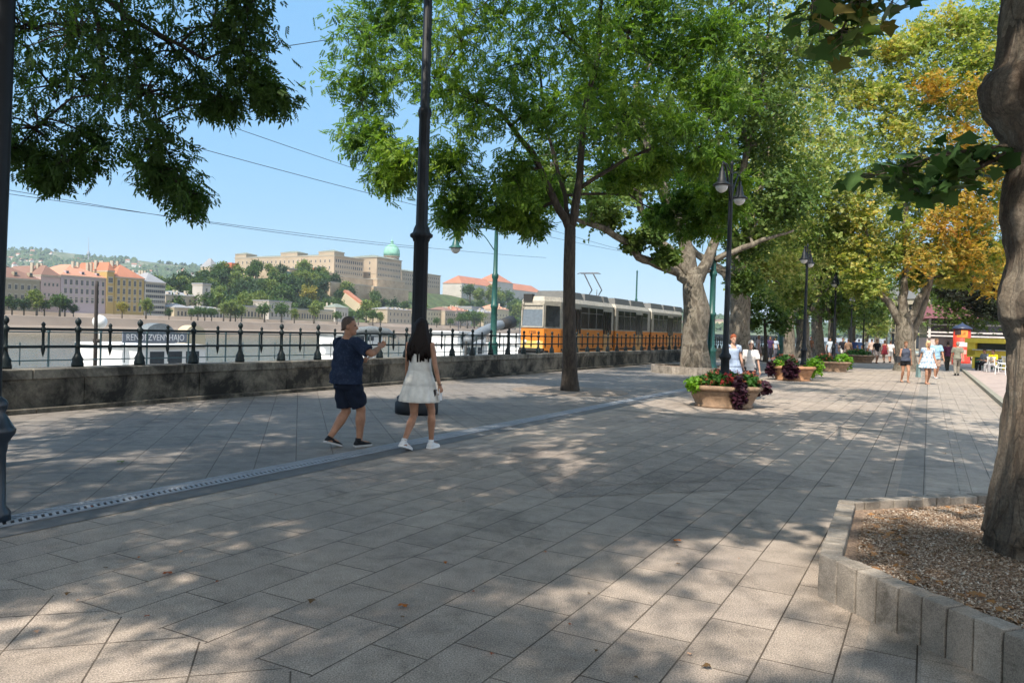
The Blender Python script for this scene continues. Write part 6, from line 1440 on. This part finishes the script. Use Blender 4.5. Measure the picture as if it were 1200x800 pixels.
def person(loc, heading, label, H=1.7, fem=False, fat=1.0, stride=.28, lead=1, head_yaw=0, head_tilt=0, wrists=None, skin='tan', top=(.05, .06, .1), bottom=(.02, .02, .03), style='tee_shorts', shoes=(.02, .02, .02), hair='short',
           hairc=(.03, .02, .015), voxel=.014, group=None, sit=False, curl=(.35, .35), sole=None):
    S = H / 1.75; root = empty('person', loc, label, 'person', group, rz=-R(heading)); K = lambda x, y, z: Vector((x, y, z)) * S
    hipz = .50 if sit else .905 - stride * .07; dz = hipz - .905
    wf = (1 if not fem else .95)
    hips = {s: K(s * .092 * wf, 0, hipz) for s in (1, -1)}
    if sit: ank = {s: K(s * .13, .42, .09) for s in (1, -1)}
    else: ank = {s: K(s * .075, (stride / 2) * (1 if s == lead else -1) + (.02 if s == lead else -.02), .085 + (.05 if s != lead and stride > .3 else 0)) for s in (1, -1)}
    knee = {s: ik(hips[s], ank[s], .425 * S, .415 * S, (s * .05, 1, 0.2 if sit else 0)) for s in (1, -1)}
    sh = {s: K(s * (.185 if not fem else .165) * (1 + .25 * (fat - 1)), -.01, 1.415 + dz) for s in (1, -1)}
    wr = {}
    for s in (1, -1):
        if wrists and wrists.get(s): wr[s] = K(*wrists[s]) + Vector((0, 0, dz * S))
        else: wr[s] = K(s * (.27 + .06 * (fat - 1)), (.13 if s != lead else -.10) * (stride / .28 if stride < .5 else 1.5), .86 + dz)
    el = {s: ik(sh[s], wr[s], .285 * S, .262 * S, (s * .35, -1, -.25)) for s in (1, -1)}
    body = MB()
    bw = fat
    prof = [(.865, .135 * bw, .105 * bw, .0), (.93, .165 * bw, .125 * bw, -.01), (1.0, .155 * bw, .118 * bw ** 1.3, .0), (1.08, .135 * bw, .105 * bw ** 1.6, .01), (1.18, .145 * bw, .11 * bw ** 1.4, .01), (1.28, .165 * bw ** .7, .118 * bw, .008), (1.37, .172, .105, .0), (1.43, .135, .08, -.012), (1.47, .075, .062, -.012), (1.50, .055, .055, -.006)]
    if fem: prof = [(z, rx * (1.0 if z < 1.02 else .86 if z < 1.2 else .88), ry * (1.0 if z < 1.02 else .88), cy + (.018 if 1.22 < z < 1.34 else 0)) for z, rx, ry, cy in prof]
    body.rings([(0, cy * S, (z + dz) * S, rx * S, ry * S) for z, rx, ry, cy in prof], 28)
    nk = .052 if not fem else .044
    hc = K(0, .025, 1.630 + dz)
    body.tube([K(0, -.012, 1.44 + dz), K(0, 0, 1.50 + dz), hc + Vector((0, -.01, -.05 * S))], [nk * 1.25 * S, nk * S, nk * S], 14)
    Rh = headrings(body, hc, -R(head_yaw), R(head_tilt), S, fem)
    lf = 1 + (fat - 1) * .45; af = 1 + (fat - 1) * .4
    for s in (1, -1):
        h0, k_, a_ = hips[s], knee[s], ank[s]
        body.tube([h0 + Vector((0, 0, .04 * S)), h0.lerp(k_, .15), h0.lerp(k_, .5), h0.lerp(k_, .88), k_, k_.lerp(a_, .12), k_.lerp(a_, .32), k_.lerp(a_, .6), k_.lerp(a_, .88), a_],
                  [x * S * lf * (.93 if fem else 1) for x in (.088, .092, .078, .058, .056, .053, .060, .046, .036, .036)], 16)
        toe = Vector((s * .025, 1, 0)).normalized() * .15 * S; drop = Vector((0, 0, -(a_.z - .03 * S)))
        if s != lead and stride > .3 and not sit: toe = Vector((0, .135 * S, -.03 * S)); drop = Vector((0, 0, -.055 * S))
        body.tube([a_ + drop * .7 + Vector((0, -.055, 0)) * S, a_ + drop * .75, a_ + drop * .85 + toe * .6, a_ + drop + toe * 1.05], [.033 * S, .038 * S, .036 * S, .024 * S], 10)
        s0, e, w_ = sh[s], el[s], wr[s]
        body.tube([s0 + Vector((-s * .03, 0, -.01)) * S, s0, s0.lerp(e, .3), s0.lerp(e, .8), e, e.lerp(w_, .25), e.lerp(w_, .6), w_], [x * S * af * (.8 if fem else 1) for x in (.052, .054, .05, .042, .039, .041, .034, .026)], 14)
        d = (w_ - e); ac_ = Vector((0, 1, 0)) if d.normalized().z < -.6 else Vector((-s * .8, .1, .6)); hand(body, w_, d, ac_, S, curl[0 if s == 1 else 1], -s if d.normalized().z < -.6 else s)
    remesh(body, 'body', SKIN[skin], voxel, root, 3)
    # eyes
    eb = MB()
    for s in (1, -1):
        q = Rh @ (Vector((s * .03, .083, .004)) * S) + hc; eb.ball(tuple(q), .011 * S, 8)
    eb.build('eyes', mat('eye_dark', (.03, .025, .02), .2), root, True)
    if hair == 'bald': pass
    else:
        hb = MB(); hpf = [(-.06, .02, -.085, .03), (-.03, .078, -.035, .070), (.01, .080, -.022, .085), (.05, .080, -.010, .098), (.09, .068, -.008, .086), (.118, .042, -.01, .056), (.132, .014, -.01, .02)]
        if hair == 'cropped': hpf = [(z, rx * .965, cy - .002, ry * .965) for z, rx, cy, ry in hpf]
        b0 = len(hb.v)
        hb.rings([(0, cy, z, rx, ry) for z, rx, cy, ry in hpf], 24)
        if hair == 'bun': hb.ball((0, -.11, .04), .045, 10)
        if hair == 'long':
            hb.rings([(0, -.03, .10, .055, .06), (0, -.035, .05, .086, .088), (0, -.045, -.02, .098, .090), (0, -.06, -.10, .124, .084), (.002, -.075, -.17, .150, .080), (.004, -.085, -.24, .168, .072), (0, -.095, -.30, .162, .060), (0.004, -.10, -.345, .148, .05), (0, -.10, -.37, .12, .03), (0, -.10, -.385, .07, .012)], 40,
                     fn=lambda i, a: 1 + .06 * math.sin(9 * a + i * .6) * min(1, i / 3) + .05 * math.sin(4 * a + i))
            for k in range(26):
                a = -.2 - math.pi * RND.random() * .9; x, y = .15 * math.cos(a), .07 * math.sin(a)
                z0 = -.15 - RND.random() * .1; hb.tube([(x * .9, -.07 + y * .9, z0), (x * 1.02, -.09 + y, z0 - .1), (x * (1.0 + RND.uniform(-.1, .15)), -.10 + y * .8, z0 - .20), (x * (.9 + RND.uniform(-.15, .15)), -.10 + y * .6, -.33 - RND.random() * .05)], [.012, .014, .011, .003], 6)
        if hair == 'medium': hb.rings([(0, -.02, .08, .06, .07), (0, -.03, .02, .085, .088), (0, -.035, -.06, .090, .080), (0, -.04, -.12, .086, .068), (0, -.045, -.15, .05, .04)], 24)
        for i in range(b0, len(hb.v)): hb.v[i] = tuple(Rh @ (Vector(hb.v[i]) * S) + hc)
        key = ('hair',) + tuple(hairc)
        if key not in _cl:
            m, nt, b = newmat('hair_%d' % len(_cl)); f = noisen(nt, coords(nt, 'Object', (60, 60, 5)), 2.0, 5, .7); L(nt, ramp(nt, f, [(.3, tuple(c * .55 for c in hairc)), (.7, tuple(min(1, c * 1.8) for c in hairc))]), b.inputs['Base Color']); b.inputs['Roughness'].default_value = .6; b.inputs['Specular IOR Level'].default_value = .2; bump(nt, b, f, .7, .01); _cl[key] = m
        hb.build('hair', _cl[key], root, True)
    # clothes
    off = .014
    tm_ = cloth(top); bmt = cloth(bottom)
    fold_amp = .006 if voxel > .01 else .013
    def folds(co):
        n = np.sin(co[:, 2] * 38 + co[:, 0] * 17 + np.sin(co[:, 1] * 21) * 1.5) * fold_amp * .55 + np.sin(co[:, 2] * 15 - co[:, 0] * 31 + 1.3) * fold_amp * .5
        r = np.hypot(co[:, 0], co[:, 1]) + 1e-6; co = co.copy(); co[:, 0] += co[:, 0] / r * n; co[:, 1] += co[:, 1] / r * n; return co
    def torso(zlo, zhi, extra=0.0, flare=0.0):
        rs = []
        for z, rx, ry, cy in [q for q in prof_t if zlo - .01 <= q[0] <= zhi + .01]:
            k = flare * max(0, (1.15 - z)); rs.append((0, cy * S, (z + dz) * S, (rx + off + extra + k) * S, (ry + off + extra + k) * S))
        return rs
    prof_t = [(.84, .150 * bw, .118 * bw, 0)] + prof
    if style in ('tee_shorts', 'tee_trousers', 'tank_shorts', 'tee_skirt'):
        mb = MB(); hem = .90 if style != 'tank_shorts' else .95
        rs = [(0, 0, (hem + dz - .03) * S, (.168 * bw + off + .012) * S, (.135 * bw + off + .008) * S)] + torso(hem, 1.44, .004) + [(0, -.012 * S, (1.458 + dz) * S, .085 * S, .075 * S)]
        mb.rings(rs, 28)
        for s in (1, -1):
            s0, e = sh[s], el[s]
            if style == 'tank_shorts': mb.tube([s0 + Vector((-s * .06, 0, -.03)) * S, s0 + Vector((-s * .055, -.005, .03)) * S], [.045 * S, .030 * S], 10)
            else: mb.tube([s0 + Vector((-s * .06, 0, 0)) * S, s0 + Vector((-s * .01, 0, .008)) * S, s0.lerp(e, .35), s0.lerp(e, .78)], [x * S * af for x in (.066, .070, .072, .074)], 16)
        o = remesh(mb, 'shirt', tm_, voxel * .9, root, 3, folds)
        if style != 'tank_shorts':
            cb = MB(); n = 20; ps = [K(math.cos(2 * math.pi * k / n) * .068, math.sin(2 * math.pi * k / n) * .066 - .008, 1.462 + dz + .004 * math.sin(2 * math.pi * k / n)) for k in range(n + 1)]; cb.tube(ps, .008 * S, 6, cap=False); cb.build('collar', tm_, root, True)
    if style in ('tee_shorts', 'tank_shorts', 'tee_trousers'):
        mb = MB(); mb.rings([(0, 0, (.80 + dz) * S, (.12 * bw + off) * S, (.10 * bw + off) * S)] + [(0, cy * S, (z + dz) * S, (rx + off * .9) * S, (ry + off * .9) * S) for z, rx, ry, cy in prof if z <= 1.0], 28)
        for s in (1, -1):
            h0, k_, a_ = hips[s], knee[s], ank[s]
            if style == 'tee_trousers': mb.tube([h0 + Vector((0, 0, .03)) * S, h0.lerp(k_, .4), k_, k_.lerp(a_, .5), k_.lerp(a_, .97)], [x * S * lf for x in (.108, .098, .078, .070, .062)], 16)
            else:
                u = .86 if style == 'tee_shorts' else .42; mb.tube([h0 + Vector((0, 0, .03)) * S, h0.lerp(k_, u * .4), h0.lerp(k_, u * .7), h0.lerp(k_, u)], [x * S * lf for x in (.108, .106, .103, .100)], 18)
        remesh(mb, 'shorts' if style != 'tee_trousers' else 'trousers', bmt, voxel * .9, root, 2, folds)
    if style in ('dress', 'tee_skirt'):
        mb = MB(); n = 72; f = lambda i, a: 1 + .055 * (i0 - i) / i0 * math.sin(15 * a + .8 * math.sin(3 * a)) if i < i0 else 1.0
        if style == 'dress':
            Z = [(.665, .268, .235), (.70, .262, .228), (.78, .240, .208), (.86, .218, .186), (.885, .211, .180), (.89, .216, .186), (.94, .200, .170), (1.0, .182, .152), (1.06, .163, .134), (1.075, .158, .130), (1.08, .161, .133), (1.14, .150, .124), (1.20, .148, .124), (1.26, .150, .128), (1.32, .152, .124), (1.365, .148, .104), (1.37, .13, .09)]
            if fat > 1: Z = [(z, rx * fat, ry * fat) for z, rx, ry in Z]
        else: Z = [(.56, .20, .17), (.75, .19, .16), (.92, .175, .14), (1.02, .15, .12)]
        i0 = len(Z) - (6 if style == 'dress' else 1)
        mb.rings([(0, 0, (z + dz) * S, rx * S, ry * S) for z, rx, ry in Z], n, fn=f)
        if style == 'dress':
            for s in (1, -1):
                mb.tube([K(s * .085, .085, 1.36 + dz), K(s * .092, .03, 1.455 + dz), K(s * .09, -.05, 1.45 + dz), K(s * .08, -.095, 1.35 + dz)], [.016 * S, .018 * S, .018 * S, .016 * S], 8)
                if fat > 1: mb.tube([sh[s] + Vector((-s * .06, 0, 0)) * S, sh[s], sh[s].lerp(el[s], .5)], [.066 * S * af, .07 * S * af, .07 * S * af], 12)
        mb.build('dress' if style == 'dress' else 'skirt', tm_ if style == 'dress' else bmt, root, True)
    # shoes
    shm = cloth(shoes)
    for s in (1, -1):
        mb = MB(); a_ = ank[s]; lift = (s != lead and stride > .3 and not sit); pit = -.30 if lift else 0; zb_ = (a_.z - .085 * S) if lift else 0
        Rr = Matrix.Rotation(pit, 3, 'X'); o = Vector((a_.x + s * .004, a_.y, zb_))
        b0 = 0; Ps = [(-.075, .030, .045), (-.06, .038, .075), (-.01, .040, .088), (.045, .043, .07), (.10, .047, .052), (.15, .045, .042), (.185, .030, .030), (.195, .012, .018)]
        n = 14; vs = []; fs = []
        for y, hw, ht in Ps:
            for k in range(n):
                a = 2 * math.pi * k / n; x = hw * math.cos(a); z = ht / 2 + ht / 2 * math.sin(a); z = max(z, .0)
                vs.append(Rr @ (Vector((x, y, max(.004, z + .006))) * S) + o)
        for i in range(len(Ps) - 1):
            for k in range(n): a = i * n + k; bb = i * n + (k + 1) % n; fs.append((a, a + n, bb + n, bb))
        fs.append(tuple(range(n))); fs.append(tuple((len(Ps) - 1) * n + k for k in range(n))[::-1]); mb.add(vs, fs); mb.tube([Rr @ (K(0, -.02, .06)) + o, Rr @ K(0, -.015, .115) + o], [.043 * S * (1 if not fem else .9), .041 * S * (1 if not fem else .9)], 12)
        so_ = mb.build('shoe', shm, root, True)
        if sole:
            sb = MB(); sb.prism([((x) * S, y * S) for x, y in [(-.036, -.078), (.036, -.078), (.045, 0), (.05, .1), (.046, .16), (.02, .197), (-.02, .197), (-.046, .16), (-.05, .1), (-.045, 0)]], .0, .024 * S)
            sb.v = [tuple(Rr @ Vector(v) + o) for v in sb.v]; sb.build('sole', cloth(sole), so_)
    root['_el'] = 0; del root['_el']
    return root, dict(wr=wr, el=el, sh=sh, hc=hc, S=S)
HELD = {}
def local_obj(name, mb, m, root, label, cat, smooth=False):
    """a held thing: top-level, placed at the person's hand"""
    Mw = Matrix.Translation(root.location) @ Matrix.Rotation(root.rotation_euler.z, 4, 'Z')
    vs = [Mw @ Vector(v) for v in mb.v]; c = sum(vs, Vector()) / len(vs); mb.v = [tuple(v - c) for v in vs]; o = mb.build(name, m, None, smooth, loc=c); return tag(o, label, cat)

m, nt, b = newmat('printed_navy'); f = noisen(nt, coords(nt), 34, 3, .6); g_ = noisen(nt, coords(nt), 7, 4, .6); L(nt, mixc(nt, ramp(nt, f, [(.56, 0), (.64, .28)]), ramp(nt, g_, [(.3, (.012, .02, .042)), (.7, (.024, .036, .07))]), (.06, .09, .14)), b.inputs['Base Color']); b.inputs['Roughness'].default_value = .9; b.inputs['Specular IOR Level'].default_value = .1; bump(nt, b, noisen(nt, coords(nt, 'Object', (1, 1, .4)), 14, 5, .6), .6, .03); _cl[(.018, .028, .055)] = m
pm_ = (G(386, 525) + G(421, 522)) / 2; pm_.z = 0
man, J = person(pm_, 44, 'bald stocky man in navy shirt and dark shorts talking with raised right hand', H=1.72, fat=1.38, stride=.32, lead=1, head_yaw=46, head_tilt=3, skin='tan', top=(.018, .028, .055), bottom=(.012, .018, .034), style='tee_shorts', shoes=(.02, .022, .026), sole=(.5, .5, .5), hair='cropped', hairc=(.075, .055, .045), voxel=.0075,
       wrists={1: (.31, .30, 1.36), -1: (-.17, .34, 1.16)}, curl=(.42, .5))
pw = (G(472, 530) + G(506, 524)) / 2; pw.z = 0
wom, J2 = person(pw, 22, 'young woman with long dark hair in a short white tiered dress walking away', H=1.74, fem=True, fat=1.0, stride=.42, lead=1, head_yaw=-12, skin='tan', top=(.70, .69, .65), style='dress', shoes=(.7, .7, .7), sole=(.75, .75, .75), hair='long', hairc=(.011, .007, .006), voxel=.0075,
       wrists={1: (.285, .02, .885), -1: (-.235, .09, .87)}, curl=(.5, .3))
w_ = J2['wr'][1]; mb = MB(); mb.box((w_.x + .012, w_.y + .01, w_.z - .115), (.012, .075, .15)); local_obj('phone', mb, mat('phone_white', (.65, .64, .64), .3), wom, 'white phone held in the right hand of the woman in the white dress', 'phone')
mb = MB(); mb.ball((w_.x - .055, w_.y - .03, w_.z - .10), (.018, .03, .05), 12); mb.tube([(w_.x - .05, w_.y - .02, w_.z - .06), (w_.x - .01, w_.y, w_.z - .05)], .004, 5); local_obj('purse', mb, mat('purse_black', (.02, .015, .015), .5), wom, 'tiny dark brown purse hanging from the hand of the woman in white', 'purse', True)
mb = MB(); ps = [(w_.x + .031 * math.cos(a), w_.y + .031 * math.sin(a), w_.z + .015) for a in [k * math.pi / 8 for k in range(17)]]; mb.tube(ps, .005, 5, cap=False); local_obj('bracelet', mb, mat('bracelet_dark', (.03, .02, .02), .4), wom, 'thin dark bracelet on the right wrist of the woman in white', 'bracelet', True)

def at_(px, py): return G(px, py)
rr = random.Random(3)
DEF = dict(voxel=.013)
# pair of women strolling towards the camera
p1, _ = person(G(1060, 448), 188, 'woman in dark patterned tank top and black shorts walking towards the camera', H=1.62, fem=True, fat=1.15, stride=.26, lead=-1, skin='tan', top=(.06, .07, .10), bottom=(.012, .012, .014), style='tank_shorts', shoes=(.3, .2, .15), hair='bun', hairc=(.12, .06, .03), **DEF)
Jw = _; mb = MB(); mb.box((Jw['wr'][1].x + .06, Jw['wr'][1].y, Jw['wr'][1].z + .12), (.12, .25, .24)); mb.tube([(Jw['wr'][1].x + .05, 0, Jw['wr'][1].z + .24), (.14, 0, 1.36)], .012, 5); local_obj('handbag', mb, mat('bag_black', (.015, .015, .018), .6), p1, 'black shoulder bag of the woman in the dark tank top', 'bag')
m, nt, b = newmat('floral_blue'); f = noisen(nt, coords(nt), 16, 4, .6); L(nt, ramp(nt, f, [(.42, (.18, .30, .45)), (.52, (.55, .60, .63)), (.7, (.66, .68, .68))]), b.inputs['Base Color']); b.inputs['Roughness'].default_value = .9; _cl[(.501, .601, .701)] = m
p2, _ = person(G(1086, 450), 186, 'stout blonde woman in pale blue floral dress walking towards the camera', H=1.66, fem=True, fat=1.28, stride=.22, lead=1, skin='tan', top=(.501, .601, .701), style='dress', shoes=(.35, .2, .14), hair='medium', hairc=(.55, .40, .20), **DEF)
Jw = _; mb = MB(); mb.box((Jw['wr'][1].x + .02, Jw['wr'][1].y, Jw['wr'][1].z - .30), (.10, .26, .5), taper=.7); local_obj('shopping_bag', mb, cloth((.16, .24, .24)), p2, 'grey green cloth bag carried by the woman in the floral dress', 'bag')
person(G(1096, 443), 190, 'man in light blue shirt walking right behind the floral dress', H=1.78, stride=.3, top=(.26, .42, .55), bottom=(.35, .25, .2), hair='short', hairc=(.12, .07, .04), style='tee_shorts', shoes=(.5, .5, .5), **DEF)
person(G(1110, 434), 10, 'person in maroon and purple top before the advertising column', H=1.66, fat=1.1, stride=.2, top=(.10, .03, .07), bottom=(.05, .05, .04), style='tee_trousers', **DEF)
person(G(1121, 440), 25, 'person in grey green top with dark bag near the kerb', H=1.68, stride=.3, top=(.20, .20, .16), bottom=(.22, .20, .17), style='tee_trousers', hair='cropped', hairc=(.2, .18, .16), **DEF)
# couple behind the first planter
Y = 19.5
for (px, l_, H_, kw) in ((857, 'red haired woman in blue and white sleeveless dress behind the first planter', 1.66, dict(fem=True, fat=1.1, top=(.34, .42, .56), style='dress', hair='short', hairc=(.22, .06, .025), skin='fair')),
                         (878, 'older person with sunglasses in a white shirt behind the first planter', 1.52, dict(fem=True, top=(.62, .60, .58), bottom=(.05, .05, .06), style='tee_trousers', hair='short', hairc=(.5, .45, .4), skin='fair'))):
    q = A(px, 460, Y); q.z = 0; pz, jz = person(q, 172 if px == 857 else 196, l_, H=H_, stride=.18, voxel=.012, **kw)
    if px == 878:
        hc = jz['hc']; mb = MB(); mb.ball((.03, hc.y + .082, hc.z + .006), (.022, .012, .017), 10); mb.ball((-.03, hc.y + .082, hc.z + .006), (.022, .012, .017), 10); mb.tube([(-.07, hc.y, hc.z + .008), (-.03, hc.y + .09, hc.z + .01), (.03, hc.y + .09, hc.z + .01), (.07, hc.y, hc.z + .008)], .003, 5)
        local_obj('sunglasses', mb, mat('sunglass_black', (.01, .01, .01), .15), pz, 'dark sunglasses worn by the older person in the white shirt', 'sunglasses', True)
    if px == 857:
        w3 = jz['wr'][-1]; mb = MB(); mb.ball((w3.x - .02, w3.y + .02, w3.z - .2), (.05, .13, .15), 12); mb.tube([(w3.x, w3.y - .05, w3.z - .08), (w3.x, w3.y, w3.z), (w3.x, w3.y + .05, w3.z - .08)], .01, 5); local_obj('handbag', mb, mat('bag_green', (.03, .10, .08), .5), pz, 'green bag carried between the couple behind the first planter', 'bag', True)
# distant walkers: (px, foot y, height, top, bottom, style, hair, label)
FAR = [(1027, 425.5, 1.7, (.012, .012, .014), (.35, .28, .25), 'tee_shorts', 'short', 'distant person in black top and light shorts left of the yellowing plane', 180, False),
       (1036, 425, 1.66, (.22, .03, .04), (.2, .03, .04), 'dress', 'medium', 'distant woman in dark red dress in the crowd', 0, True),
       (1043, 425, 1.62, (.68, .67, .66), (.66, .65, .64), 'tee_shorts', 'cropped', 'distant person all in white in the crowd', 10, False),
       (1049, 424, 1.7, (.02, .02, .03), (.02, .02, .02), 'tee_trousers', 'short', 'distant person all in black beside the one in white', 0, False),
       (1021, 422, 1.72, (.45, .35, .3), (.15, .16, .2), 'tee_trousers', 'short', 'distant person in beige top at the left end of the crowd', 0, False),
       (978, 424, 1.66, (.18, .20, .28), (.2, .22, .28), 'dress', 'medium', 'distant woman in grey blue dress left of the avenue lamps', 170, True),
       (987, 423, 1.74, (.02, .02, .025), (.62, .6, .58), 'tee_trousers', 'short', 'distant man in black shirt and white trousers', 180, False),
       (993.5, 423.5, 1.66, (.38, .24, .16), (.30, .2, .15), 'tee_shorts', 'cropped', 'distant person in tan clothes right of the white trousers', 0, False),
       (1001, 420, 1.7, (.03, .05, .14), (.03, .04, .08), 'tee_trousers', 'short', 'distant person in navy blue standing by the bench', 0, False),
       (1006, 420, 1.68, (.05, .09, .2), (.04, .05, .09), 'tee_trousers', 'short', 'distant person in brighter blue right of the navy one', 0, False),
       (972, 421, 1.7, (.42, .48, .55), (.3, .35, .42), 'tee_shorts', 'short', 'distant person in pale blue behind the pale planter', 180, False),
       (888, 423, 1.72, (.55, .42, .4), (.4, .3, .28), 'tee_shorts', 'bald', 'bald person in pinkish shirt beyond the thin tree', 90, False),
       (902, 421, 1.68, (.05, .03, .08), (.02, .02, .03), 'tee_trousers', 'short', 'person in dark purple between the thin tree and green pole', 200, False),
       (908, 420, 1.62, (.35, .40, .48), (.08, .08, .1), 'tee_trousers', 'medium', 'person in pale blue just left of the green pole', 180, True),
       (949.5, 419, 1.75, (.20, .10, .06), (.10, .08, .07), 'tee_shorts', 'bun', 'auburn haired person between the two grey plane trunks', 180, True),
       (1015, 417, 1.7, (.5, .5, .5), (.2, .2, .22), 'tee_trousers', 'short', 'tiny distant person in light shirt deep in the avenue', 0, False)]
for (px, py, H_, t_, b_, st, hr_, l_, hd, fm) in FAR:
    person(G(px, py), hd, l_, H=H_, top=t_, bottom=b_, style=st, hair=hr_, stride=.24, fem=fm, voxel=.017, hairc=(.05, .03, .02) if hr_ != 'bun' else (.25, .09, .03))
q = CH1; person(Vector((q.x, q.y, 0)), R(1) * 0 + 250, 'person in bright yellow shirt seated on a white garden chair', H=1.7, fat=1.15, sit=True, stride=0, top=(.80, .60, .02), bottom=(.3, .3, .32), style='tee_trousers', voxel=.015, wrists={1: (.16, .3, 1.10), -1: (-.16, .3, 1.10)})
q = CH3; person(Vector((q.x, q.y, 0)), 255, 'person in grey and black seated left of the yellow shirt', H=1.7, sit=True, stride=0, top=(.25, .26, .28), bottom=(.015, .015, .02), style='tee_trousers', voxel=.015, wrists={1: (.16, .3, 1.10), -1: (-.16, .3, 1.10)})
for o in list(sc.objects):
    if o.parent is None and o.type == 'MESH' and not o.get('kind') and not o.get('label'): print('UNLABELLED', o.name)

# ------------------------------------------------------------ air over the river and the far city
hz = MB(); hz.box((0, 1500, 165), (9600, 7000, 355)); m = bpy.data.materials.new('haze_air'); m.use_nodes = True; nt = m.node_tree; nt.nodes.clear()
out = nt.nodes.new('ShaderNodeOutputMaterial'); pv = nt.nodes.new('ShaderNodeVolumePrincipled'); pv.inputs['Color'].default_value = (.80, .90, 1, 1); pv.inputs['Density'].default_value = 0.0001; pv.inputs['Anisotropy'].default_value = .2
nt.links.new(pv.outputs[0], out.inputs['Volume']); o = hz.build('haze', m); tag(o, 'thin bluish summer haze over the river and the far city', 'haze', kind='stuff')
cy.volume_bounces = 0
